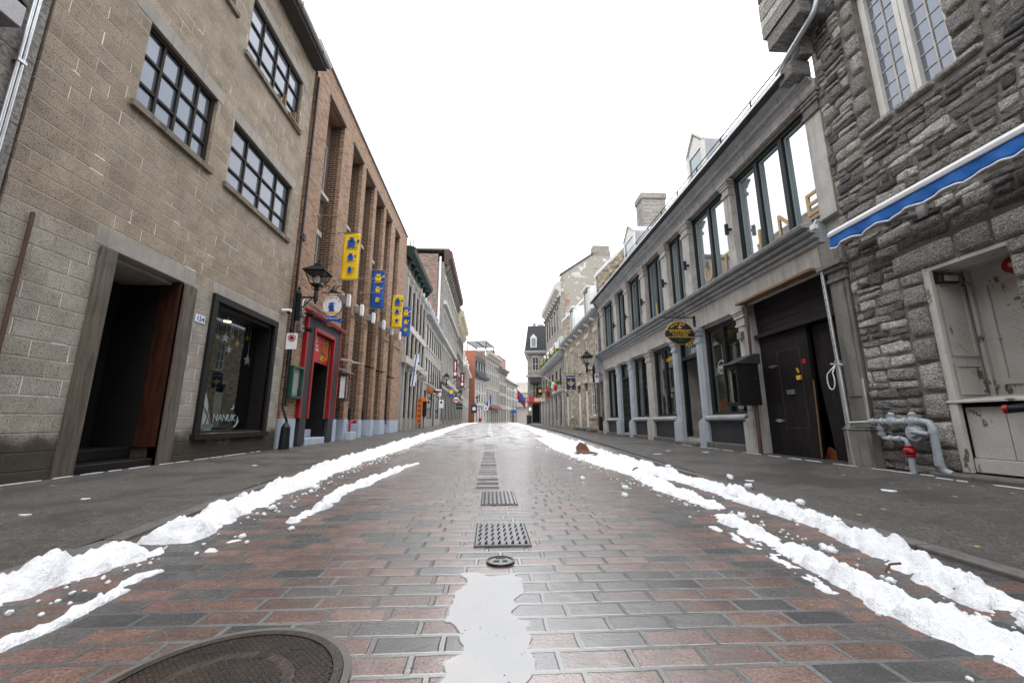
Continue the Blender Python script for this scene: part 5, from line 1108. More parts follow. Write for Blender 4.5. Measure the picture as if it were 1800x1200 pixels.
def right1():
    F = RF
    t = bldg('shopfront_building', 'long two storey stone building with cast iron style shopfront and zinc eaves', F, 10.5)
    RC = -.09
    b = MB(F)
    wall(b, 4.56, 16.2, -.2, 5.4, [(*o, 3.4, 5.15, .2) for o in UP]+[(*o, .74, 2.55, 1.5) for o in LO]+[(*o, .25, 2.55, 1.5) for o in DR]+[(4.92, BD, .05, 2.66, 1.2)], .2, 8)
    for v in b.v: v.x -= RC
    b.build('wall', G['stone'], t)
    # upper pilasters
    for a, c in UCOL+[(4.56, 4.87)]:
        m = 'stone' if a > 4.6 else 'stoned'
        p = MB(F).box(a+.02, c-.02, RC, .0, 3.3, 4.86).build('pilaster', G['stone'], t, bevel=.008)
        q = MB(F)
        for k, (z0, z1, e) in enumerate(((4.84, 4.9, .02), (4.9, 5.0, .0), (5.0, 5.05, .025), (5.05, 5.1, .04), (5.1, 5.16, .06))): q.box(a+.02-e, c-.02+e, RC, .0+e+.012, z0, z1-.001)
        q.build('capital', G[m], p, bevel=.006)
    strip(t, F, 'frieze', 4.57, 16.18, .015, 5.165, 5.34, 'stone')
    q = MB(F); q.prism([(.0, 5.3), (.06, 5.34), (.06, 5.36), (.1, 5.37), (.1, 5.38), (0, 5.38)], 4.6, 16.18); q.build('moulding', G['zincd'], t)
    q = MB(F); q.box(4.75, 16.2, .0, .13, 5.385, 5.51); z_ = q.build('flashing', G['zinc'], t)
    q = MB(F)
    for k in range(11): q.box(5.1+k*1.05, 5.112+k*1.05, .128, .134, 5.385, 5.51)
    q.build('seam', G['zincd'], z_)
    q = MB(F); q.box(4.72, 16.25, -.1, .35, 5.515, 5.545); q.build('gutter_soffit', G['soffit'], t)
    q = MB(F); q.box(4.72, 16.25, .16, .18, 5.506, 5.522).box(4.72, 16.25, .35, .365, 5.508, 5.555).box(4.72, 16.25, -.1, .349, 5.546, 5.553); q.build('gutter', G['zinc'], t, bevel=.004)
    q = MB(F); q.prism([(.3, 5.556), (-.95, 5.7), (-4, 8.8), (-7, 8.8), (-8, 5.4), (0, 5.4)], 4.88, 16.2); q.build('roof', G['zincd'], t)
    r = MB(F)
    for k in range(13): u = 4.9+k*.93; r.rod((u, .02, 5.8), (u, .02, 6.1), .014, 6)
    r.rod((4.7, .02, 6.08), (16, .02, 6.08), .012, 6); r.rod((4.7, .02, 5.98), (16, .02, 5.98), .008, 6); r.build('snow_rail', G['black'], t)
    for a, c in ((8.95, 9.85), (14.1, 15.3)):
        zt = 7.85
        q = MB(F); m = (a+c)/2
        q.slab([(a, 6.2), (c, 6.2), (c, zt), (m, zt+.5), (a, zt)], -2.6, -1.0); dm = q.build('dormer', G['zincd'], t)
        q = MB(F); q.slab([(a+.0, zt-.02), (m, zt+.47), (c, zt-.02), (c, zt+.05), (m, zt+.55), (a, zt+.05)], -1.0, -.93); q.box(a, a+.14, -1.0, -.95, 6.2, zt).box(c-.14, c, -1.0, -.95, 6.2, zt).box(a+.14, c-.14, -1.0, -.96, zt-.14, zt-.021); q.slab([(a+.1, zt), (c-.1, zt), (m, zt+.4)], -.998, -.97); q.build('window_frame', G['white'], dm)
        q = MB(F); q.box(a+.14, c-.14, -.999, -.985, 6.25, zt-.14); q.build('pane', G['gmid'], dm)
    q = MB(F); q.box(15.85, 16.6, -3.15, -2.1, 5, 10.45); q.box(15.8, 16.65, -3.2, -2.05, 10.3, 10.55); q.build('chimney', G['rubg'], t)
    # upper windows
    for k, (a, c) in enumerate(UP):
        n = 3 if c-a > 1.3 and k == 6 else 2
        f = MB(F); z0, z1 = 3.4, 5.15; d0, d1 = RC-.12, RC-.02
        f.box(a, a+.07, d0, d1, z0, z1).box(c-.07, c, d0, d1, z0, z1).box(a+.07, c-.07, d0, d1, z1-.1, z1).box(a+.07, c-.07, d0, d1, z0, z0+.06)
        cs = [a+(c-a)*i/n for i in range(1, n)]
        for q_ in cs: f.box(q_-.045, q_+.045, d0, d1+.01, z0+.06, z1-.1)
        w = f.build('window', G['darkp'], t, bevel=.004)
        ed = [a+.07]+[x for q_ in cs for x in (q_-.045, q_+.045)]+[c-.07]
        for i in range(n):
            x0, x1 = ed[2*i], ed[2*i+1]; q = MB(F)
            q.box(x0, x0+.035, d0+.02, d0+.06, z0+.06, z1-.1).box(x1-.035, x1, d0+.02, d0+.06, z0+.06, z1-.1).box(x0+.035, x1-.035, d0+.02, d0+.06, z1-.14, z1-.1); q.build('casement', G['teal'], w)
            q = MB(F); q.box(x0+.03, x1-.03, d0+.028, d0+.034, z0+.06, z1-.12); q.build('pane', G['gmir' if k > 3 else 'gmid'], w)
    for ch, u, bay in (('E', 5.13, 6), ('N', 5.66, 6), ('I', 6.28, 6), ('T', 7.3, 5), ('U', 7.95, 5), ('O', 8.86, 4), ('P', 10.12, 3), ('L', 10.65, 3), ('A', 11.9, 2)):
        o = text(ch, .5, RF(u, RC-.083, 3.71), (0, -1, 0), (0, 0, 1), G['tan'], None, 'window_letter', .012)
        o.location = RF(u, RC-.083, 3.5); o.data.transform(Matrix.Translation(-o.location))
        tag(o, 'tan cut out letter '+ch+' standing in an upper shopfront window', 'letter', 'letters in the upper windows')
    for k, (u, z) in enumerate(((6.78, 4.15), (8.44, 4.1), (9.65, 4.1), (11.15, 4.05), (12.65, 4.0), (13.9, 4.0))):
        n = thing('pilaster_light', 'small black up and down light on upper pilaster, '+['nearest to the rubble wall', 'second from the rubble wall', 'third from the rubble wall', 'fourth from the rubble wall', 'fifth from the rubble wall', 'farthest from the rubble wall'][k], 'wall light', F(u, 0, z), 0, 'black lights on the upper pilasters')
        q = MB(F); q.rod((u, .09, z-.1), (u, .09, z+.1), .035, 10); q.build('tube', G['black'], n, smooth=True); q = MB(F); q.box(u-.02, u+.02, 0, .07, z-.02, z+.02); q.build('bracket', G['black'], n)
    # main cornice and lower frieze
    q = MB(F); q.prism([(-.13, 3.0), (.04, 3.0), (.055, 3.02), (.055, 3.045), (.035, 3.05), (.035, 3.06), (.1, 3.065), (.115, 3.085), (.115, 3.11), (.085, 3.115), (.085, 3.13), (.17, 3.14), (.185, 3.16), (.185, 3.185), (.15, 3.19), (.15, 3.2), (.27, 3.205), (.28, 3.235), (-.13, 3.36)], 4.86, 16.2); cn = q.build('cornice', G['zincd'], t, bevel=.004)
    q = MB(F); q.prism([(.12, 3.288), (.285, 3.238), (.29, 3.255), (.12, 3.3)], 4.86, 16.2); q.build('ledge_flashing', G['zinc'], cn)
    strip(t, F, 'frieze', 4.9, 16.18, .0, 2.6, 2.999, 'stone')
    q = MB(F); q.box(15.9, 16.25, -.1, .3, 2.5, 3.2); q.box(15.95, 16.2, -.1, .15, 2.2, 2.5); q.build('console', G['zincd'], t, bevel=.02)
    # lower columns
    for a, c, m, zp in LCOL:
        sh = MB(F); g_ = gz(a)
        u0, u1 = a+.02, c-.02
        sh.plate([(u0, RC), (u0, -.03), (u0+.04, .01), (u1-.04, .01), (u1, -.03), (u1, RC)], zp+.05, 2.3)
        sh.box(u0+.05, u1-.05, .01, .018, .8, 2.15)
        p = sh.build('column', G[m], t, bevel=.005)
        q = MB(F)
        for z0, z1, e in ((2.28, 2.33, .015), (2.33, 2.43, .0), (2.43, 2.49, .025), (2.49, 2.53, .04), (2.53, 2.6, .06)): q.box(u0-e, u1+e, RC, .015+e, z0, z1-.001)
        q.build('capital', G[m], p, bevel=.006)
        q = MB(F); q.plate([(a-.03, RC), (a-.03, .02), (a+.01, .08), (c-.01, .08), (c+.03, .02), (c+.03, RC)], -.02+g_, zp); q.plate([(a-.01, RC), (a-.01, .0), (a+.03, .05), (c-.03, .05), (c+.01, 0), (c+.01, RC)], zp, zp+.055); q.build('pedestal', G[m], p, bevel=.008)
    # shop windows: dark frame, sill, panel under, plinth stone, room behind
    for k, (a, c) in enumerate(LO):
        w = MB(F); d0, d1 = RC-.1, RC-.02; z0, z1 = .74, 2.56
        w.box(a, a+.1, d0, d1, z0, z1).box(c-.1, c, d0, d1, z0, z1).box(a+.1, c-.1, d0, d1, z1-.1, z1).box(a+.1, c-.1, d0, d1, z0, z0+.05); m = (a+c)/2+.0
        w.box(m-.05, m+.05, d0, d1+.005, z0+.05, z1-.1); f = w.build('shop_window', G['darkp'], t, bevel=.006)
        q = MB(F); q.box(a+.08, c-.08, d0+.04, d0+.046, z0+.03, z1-.08); q.build('pane', G['gshop'], f)
        q = MB(F); q.prism([(RC, .62), (.03, .62), (.06, .65), (.06, .69), (.02, .72), (RC, .735)], a-.03, c+.03); q.build('sill', G['zincd'], f, bevel=.004)
        q = MB(F); q.box(a, c, RC, -.03, .2, .62); q.build('stall_riser', G['dgrey'], t)
        q = MB(F); q.box(a-.02, c+.02, RC, .07, -.05+gz(a), .2+gz(a)*.5); q.build('plinth_stone', G['granite'], t, bevel=.015)
        i = MB(F); A0, A1, B0, B1, dd = a+.01, c-.01, .75, 2.54, -1.6
        i.quad((A0, dd, B0), (A1, dd, B0), (A1, dd, B1), (A0, dd, B1)); i.build('back_panel', G['shelf'] if k in (0, 1, 2) else G['inter'], t)
        i = MB(F)
        for u in (A0, A1): i.quad((u, -.25, B0), (u, dd, B0), (u, dd, B1), (u, -.25, B1))
        for z in (B0, B1): i.quad((A0, -.25, z), (A1, -.25, z), (A1, dd, z), (A0, dd, z))
        i.build('interior', G['inter'], t)
    # goods in the windows
    def goods(label, cat, name, boxes, loc):
        n = thing(name, label, cat, F(*loc))
        for nm, m, bx in boxes: q = MB(F); q.box(*bx); q.build(nm, G[m], n)
    for k, (u, z, m, lb) in enumerate(((11.6, 2.2, 'sign', 'white card with red mark at top of the third bay window'), (11.62, 1.95, 'bluv', 'blue card under the white one in the third bay window'), (11.65, 1.62, 'yel', 'large yellow sign in the third bay window'), (11.6, 1.3, 'flagw', 'tilted pale card low in the third bay window'), (12.05, 1.75, 'yel', 'yellow ring shaped letters beside the centre post of the third bay'), (12.08, 1.35, 'orange', 'orange card low beside the centre post of the third bay'))):
        goods(lb, 'shop card', 'shop_card', [('card', m, (u-.17, u+.17, -.42, -.41, z-.12, z+.12)), ('print', 'redp' if m == 'sign' else 'ink', (u-.1, u+.1, -.409, -.405, z-.02, z+.03))], (u, -.41, z-.12))
    n = thing('shirt', 'grey sports shirt hanging in the second shop window from the doorway', 'shirt', F(10.25, -.5, 1.4))
    q = MB(F); q.slab([(10.0, 1.35), (10.4, 1.35), (10.42, 1.85), (10.55, 1.65), (10.62, 1.72), (10.48, 2.08), (10.28, 2.13), (10.2, 2.09), (10.12, 2.13), (9.94, 2.08), (9.8, 1.72), (9.88, 1.65), (9.99, 1.85)], -.56, -.46); q.build('body', G['cloth'], n, bevel=.03)
    q = MB(F); q.slab([(9.82, 1.7), (9.88, 1.65), (9.98, 1.84), (9.95, 2.05)], -.458, -.45); q.build('sleeve_trim', G['bur'], n)
    goods('stack of mint and dark souvenirs on the sill of the shirt window', 'souvenirs', 'souvenir_stack', [('tray', 'teal', (9.9, 10.5, -.5, -.3, .8, .86)), ('box', 'sign', (10.1, 10.4, -.55, -.35, .87, .98)), ('box', 'ink', (9.85, 10.05, -.5, -.35, .87, 1.05))], (10.2, -.4, .8))
    goods('row of small coloured caps on a shelf behind the grey shirt', 'caps', 'cap_shelf', [('shelf', 'pale', (9.8, 10.7, -1.0, -.7, 1.2, 1.23)), ('cap', 'redp', (9.9, 10.05, -.95, -.8, 1.23, 1.34)), ('cap', 'bluv', (10.15, 10.3, -.95, -.8, 1.23, 1.34)), ('cap', 'teal', (10.4, 10.55, -.95, -.8, 1.23, 1.34))], (10.2, -.9, 1.2))
    goods('pale and dark posters in the shop window farthest from the doorway', 'posters', 'poster_set', [('poster', 'pink', (14.3, 14.6, -.4, -.39, 1.7, 2.3)), ('poster', 'bluv', (14.35, 14.6, -.4, -.39, 1.3, 1.66)), ('poster', 'yel', (14.8, 15.1, -.4, -.39, .9, 1.4)), ('poster', 'redp', (14.35, 14.6, -.4, -.39, .85, 1.2))], (14.6, -.4, .85))
    n = thing('window_decal', 'round white circular decal on the large window by the doorway', 'decal', F(7.75, RC-.05, 1.6))
    q = MB(F); q.tube([(7.78+.13*cos(i*pi/16), RC-.048, 1.68+.13*sin(i*pi/16)) for i in range(33)], .006, 5); q.build('ring', G['sign'], n); text('G&B', .1, F(7.78, RC-.046, 1.68), (0, -1, 0), (0, 0, 1), G['sign'], n)
    n = thing('food_photo', 'tall white poster with round brown dishes in the large shop window', 'poster', F(7.72, -.4, .85))
    q = MB(F); q.slab([(7.62, .85), (7.85, .85), (7.9, 1.45), (7.58, 1.45)], -.4, -.395); q.build('sheet', G['flagw'], n)
    for u, z in ((7.68, 1.35), (7.8, 1.28), (7.72, 1.08), (7.66, 1.2)): q = MB(F); q.slab(disc(u, z, .06), -.394, -.39); q.build('dish', G['brown'], n)
    q = MB(F); q.slab([(7.65, .9), (7.83, .93), (7.82, .98), (7.64, .95)], -.394, -.39); q.build('price', G['redp'], n)
    goods('dark green plant boxes on the floor of the large shop window', 'planter', 'planter_box', [('box', 'green', (7.8, 8.0, -.6, -.35, .76, .95)), ('box', 'green', (7.1, 7.4, -.6, -.35, .76, .92))], (7.6, -.45, .76))
    o = MB(F).box(7.2, 7.26, -.6, -.54, 1.1, 1.55).build('orange_stick', G['orange']); tag(o, 'orange upright object behind the large shop window', 'display item')
    # doorways
    for k, (a, c) in enumerate(DR):
        g_ = gz(a)
        q = MB(F); q.box(a, a+.07, RC-.12, RC-.01, .2+g_, 2.55).box(c-.07, c, RC-.12, RC-.01, .2+g_, 2.55).box(a+.07, c-.07, RC-.12, RC+.02, 2.02, 2.1).box(a+.07, c-.07, RC-.12, RC-.01, 2.5, 2.56); f = q.build('door_frame', G['darkp'], t, bevel=.006)
        q = MB(F); q.box(a+.07, c-.07, RC-.1, RC-.094, 2.1, 2.5); q.build('transom', G['gmid'], f)
        q = MB(F); dd = -.5 if k else RC-.08
        q.box(a+.05, c-.05, dd-.04, dd, .2, 2.02); q.build('door', G['dark' if k else 'darkp'], t)
        q = MB(F); q.box(a-.02, c+.02, -.5, .2 if k else .25, -.05+g_, .15+g_); q.build('step', G['granite'], t, bevel=.02)
        if k: q = MB(F); q.box(a+.03, c-.03, -.5, -.1, .15+g_, .26+g_); q.build('step', G['granite'], t, bevel=.015)
    L_ = MB(F); a, c = DR[0]
    for k in range(11):
        u = a+.08+(c-a-.16)*k/10; L_.box(u-.006, u+.006, -.12, -.11, .3, 2.0)
    for k in range(10):
        for j in range(7):
            u = a+.08+(c-a-.16)*k/10; w = (c-a-.16)/10; z = .34+j*.235
            L_.tube([(u, -.105, z), (u+w, -.105, z+.235)], .006, 4); L_.tube([(u+w, -.105, z), (u, -.105, z+.235)], .006, 4)
    L_.build('folding_gate', G['gatesteel'], t)
    q = MB(F); text('157', .15, F(8.86, RC-.06, 2.2), (0, -1, 0), (0, 0, 1), G['sign'], t, 'house_number'); text('POUTINE', .16, F(8.86, RC-.06, 2.38), (0, -1, 0), (0, 0, 1), G['gold'], t, 'door_lettering')
    text('poutine', .17, F(10.05, RC-.045, 2.2), (0, -1, 0), (0, 0, 1), G['yel'], t, 'window_lettering')
    # black carriage doors, shored up
    n = thing('carriage_doors', 'pair of blackened carriage doors, one leaf sagging to leave a wedge gap', 'doors', F(5.75, -.2, .05))
    q = MB(F)
    for k in range(4): q.box(4.94, BD-.02, -.22+.004*k, -.18+.004*k, 2.08+.15*k, 2.08+.15*k+.146)
    q.build('overdoor_boards', G['bwoodh'], n); q = MB(F); q.box(4.94, BD-.02, -.2, -.1, 2.01, 2.075); q.build('transom_bar', G['bwoodh'], n, bevel=.008)
    q = MB(F); q.slab([(BD-.02, .08), (5.66, .08), (5.61, 1.2), (5.6, 2.0), (BD-.02, 2.0)], -.25, -.19); lf = q.build('door_leaf', G['bwood'], n)
    q = MB(F)
    for x0, x1, y0, y1 in ((5.78, 6.25, 1.72, 1.728), (5.78, 5.788, .5, 1.72), (5.78, 6.25, .5, .508), (6.25, 6.258, .5, 1.728)): q.box(x0, x1, -.192, -.186, y0, y1)
    q.build('wicket_edge', G['rust'], lf)
    q = MB(F)
    for z in (1.5, .62): q.slab([(6.5, z), (6.4, z+.03), (6.25, z), (6.4, z-.03)], -.188, -.175)
    q.box(5.98, 6.14, -.19, -.175, 1.02, 1.09); q.build('hinge_plate', G['galv'], lf)
    q = MB(F); q.box(5.8, 5.87, -.19, -.15, 1.22, 1.29).rod((5.83, -.17, 1.33), (5.83, -.15, 1.4), .015); q.build('padlock', G['gold'], lf, bevel=.006)
    q = MB(F); q.box(5.69, 5.75, -.19, -.186, 1.46, 1.53); q.build('sticker', G['redp'], lf)
    q = MB(F); q.slab([(5.58, 2.0), (4.94, 2.0), (4.94, .06), (5.46, .06), (5.57, 1.2)], -.31, -.26); q.build('door_leaf', G['bwood'], n)
    q = MB(F); q.tube([(5.655, -.2, .1), (5.625, -.2, .7), (5.612, -.2, 1.2)], .012, 5); q.build('splintered_edge', G['plank'], n)
    q = MB(F); q.box(4.94, BD, -1.15, -1.1, .05, 2.6); q.build('void', G['dark'], n)
    o = MB(F).slab([(5.1, .06), (5.8, .06), (5.72, .24), (5.5, .1)], -.42, -.36).build('orange_board', G['ember']); tag(o, 'orange red board showing in the gap under the carriage doors', 'board')
    n = thing('shoring_plank', 'raw timber plank carried by steel props above black carriage doors', 'plank', F(5.8, .05, 2.62)); q = MB(F); q.box(4.96, 6.68, -.1, .16, 2.625, 2.665); q.build('plank', G['plank'], n, bevel=.004)
    for k, (ua, ub, m, lb) in enumerate(((6.5, 6.5, 'rust', 'rusty steel prop at the far side of the black doors'), (4.87, 4.78, 'galv', 'leaning galvanised steel prop at the near side of the black doors'))):
        n = thing('steel_prop', lb, 'prop', F(ub, .12, .05), 0, 'steel props under the plank')
        q = MB(F); q.rod((ua, .08, 2.62), ((ua+ub)/2, .1, 1.3), .022, 10); inn = q.build('inner_tube', G[m], n, smooth=True)
        q = MB(F); q.rod(((ua+ub)/2, .1, 1.34), (ub, .12, .05), .03, 12); q.build('outer_tube', G[m], n, smooth=True)
        q = MB(F)
        for j in range(13): zz = 1.45+j*.09; f_ = (2.62-zz)/1.32; q.rod((ua+(ub-ua)*.5*f_, .08+.02*f_, zz), (ua+(ub-ua)*.5*f_-.012, .08+.02*f_+.024, zz), .006, 6)
        q.build('pin_hole', G['ink'], inn)
        q = MB(F); q.rod(((ua+ub)/2-.09, .12, 1.3), ((ua+ub)/2+.09, .12, 1.33), .009, 6); q.rod(((ua+ub)/2, .1, 1.27), ((ua+ub)/2, .1, 1.36), .037, 12); q.build('collar', G[m], n, smooth=True)
        q = MB(F); q.box(ub-.06, ub+.06, .06, .18, .04, .05); q.build('foot_plate', G[m], n)
    o = MB(F).tube([(4.83, .14, 1.3)]+[(4.9+.055*sin(a)-.0, .16, 1.12-.12*cos(a)*1.0) for a in [pi*.75-i*pi*1.5/14 for i in range(15)]]+[(4.83, .14, 1.3)], .007, 6).build('rope_loop', G['flagw'], smooth='all'); tag(o, 'white rope loop hanging from the leaning prop', 'rope')
    # end pilaster by the rubble house
    p = MB(F); p.box(4.58, 4.84, RC, .03, .5, 2.4); pl = p.build('end_pilaster', G['stoned'], t, bevel=.01)
    p = MB(F); p.box(4.62, 4.8, .03, .042, .9, 2.3); p.build('raised_panel', G['stoned'], pl, bevel=.008)
    p = MB(F)
    for z0, z1, e in ((2.38, 2.43, .02), (2.43, 2.52, .0), (2.52, 2.57, .04), (2.57, 2.64, .08)): p.box(4.58-e*.5, 4.84+e, RC, .04+e, z0, z1-.001)
    p.box(4.56, 4.9, RC, .06, 2.64, 2.95); p.build('capital', G['stoned'], pl, bevel=.01)
    p = MB(F); p.box(4.5, 4.86, RC, .14, -.05, .5).box(4.49, 4.87, RC, .15, .5, .525).box(4.5, 4.86, RC, .13, .525, .55); p.build('base', G['stoned'], pl, bevel=.012)
    # hanging sign over the doorway
    s_ = cross_sign(F, 8.4, .07, .66, 2.26, 2.76, 'black and gold oval restaurant sign hanging over doorway 157', None, .04, 'ink', edge='gold', arm=True, armz=2.86, armd=.78)
    cd = .365; U_ = 8.377
    q = MB(F); q.prism([(.06, 2.42), (.67, 2.42), (.7, 2.5), (.67, 2.57), (.06, 2.57), (.03, 2.5)], 8.375, 8.425); q.build('band', G['ink'], s_)
    q = MB(F)
    for z in (2.415, 2.575): q.box(U_-.003, U_, .07, .66, z-.006, z+.006)
    q.build('band_line', G['gold'], s_)
    face(F, s_, 'MONTREAL', .082, 8.372, cd, 2.53, 'gold', space=1.15); face(F, s_, 'POUTINE', .075, 8.372, cd, 2.458, 'gold', space=1.15)
    for k, ch in enumerate('RESTO BAR'):
        a = radians(145-13.7*k*.64*1.0-0) if 0 else radians(142-9.5*k); text(ch, .07, F(8.377, cd-.235*cos(a), 2.52+.19*sin(a)), (sin(a), 0, -cos(a)), (cos(a), 0, sin(a)), G['gold'], s_)
    scatter_face(F, s_, 'fleur_de_lis', [[(cd-.012, 2.6), (cd+.012, 2.6), (cd+.018, 2.66), (cd, 2.69), (cd-.018, 2.66)], [(cd+.02, 2.62), (cd+.05, 2.625), (cd+.05, 2.65), (cd+.03, 2.645)], [(cd-.02, 2.62), (cd-.05, 2.625), (cd-.05, 2.65), (cd-.03, 2.645)]], 8.379, 'gold')
    scatter_face(F, s_, 'shamrock', [disc(cd-.028, 2.35, .024, 10), disc(cd+.028, 2.35, .024, 10), disc(cd, 2.378, .024, 10), [(cd-.006, 2.31), (cd+.006, 2.31), (cd+.004, 2.36), (cd-.004, 2.36)]], 8.379, 'green')
    q = MB(F)
    for k in (0, 1): q.tube([(8.4, .3+.2*k+.07*cos(a), 2.9+.1*sin(a)) for a in [i*pi/8 for i in range(9)]], .008, 6)
    q.box(8.37, 8.43, .0, .03, 2.66, 2.9); q.build('scrollwork', G['black'], s_)
    # menu lantern on the stone pier
    n = thing('menu_lantern', 'black menu lantern with sloping roof on the stone pier by black doors', 'menu case', F(6.7, 0, .9))
    q = MB(F); q.box(6.43, 6.47, .04, .42, .87, 1.55).box(6.77, 6.81, .04, .42, .87, 1.55).box(6.47, 6.77, .04, .42, .87, .92).box(6.47, 6.77, .04, .42, 1.49, 1.55).box(6.47, 6.77, .04, .07, .92, 1.49); q.build('case', G['dbrown'], n, bevel=.006)
    q = MB(F); q.prism([(.0, 1.55), (.47, 1.55), (.1, 1.72), (.0, 1.72)], 6.41, 6.83); q.build('roof', G['dgrey'], n, bevel=.004)
    q = MB(F); q.box(6.5, 6.58, .1, .105, .97, 1.44).box(6.63, 6.73, .1, .105, .97, 1.44); q.build('menu', G['inter'], n); q = MB(F); q.box(6.471, 6.769, .395, .4, .921, 1.489); q.build('pane', G['gshop'], n)
    q = MB(F); q.rod((6.52, .37, .93), (6.52, .37, 1.48), .013, 6); q.rod((6.69, .37, .93), (6.69, .37, 1.48), .013, 6); q.build('light_tube', G['cream'], n)
    o = MB(F).box(6.74, 6.86, .0, .07, 2.05, 2.17).tube([(6.8, .05, 2.05), (6.72, .12, 1.97)], .01, 6).build('junction_box', G['gutter']); tag(o, 'small grey junction box on the stone pier above menu lantern', 'junction box')
    o = MB(F).tube([(6.95, .02, 2.1), (6.95, .3, 2.1), (6.95, .3, 1.92)], .008, 5).tube([(6.95, .02, 1.95), (6.95, .3, 2.1)], .006, 5).build('iron_bracket', G['black']); tag(o, 'thin empty iron bracket on the stone pier', 'bracket')
    o = MB(F).box(4.68, 4.75, .2, .26, 3.1, 3.17).tube([(4.72, .23, 3.17), (4.72, .18, 3.25), (4.74, .08, 3.24)], .008, 6).build('spotlight', G['sign'], bevel=.01); tag(o, 'small white spotlight at the near end of the lower cornice', 'spotlight')
    d_ = thing('downpipe', 'grey downpipe between the shopfront building and buff stone house', 'downpipe', F(16.1, .05, .3))
    q = MB(F); q.tube([(16.1, .2, 5.5), (16.1, .06, 5.2), (16.1, .06, .35)], .035, 8); q.build('pipe', G['gutter'], d_, smooth=True); q = MB(F); q.cone((16.1, .1, .25), (16.1, .1, .8), .09, .08); q.build('boot', G['black'], d_)
right1()
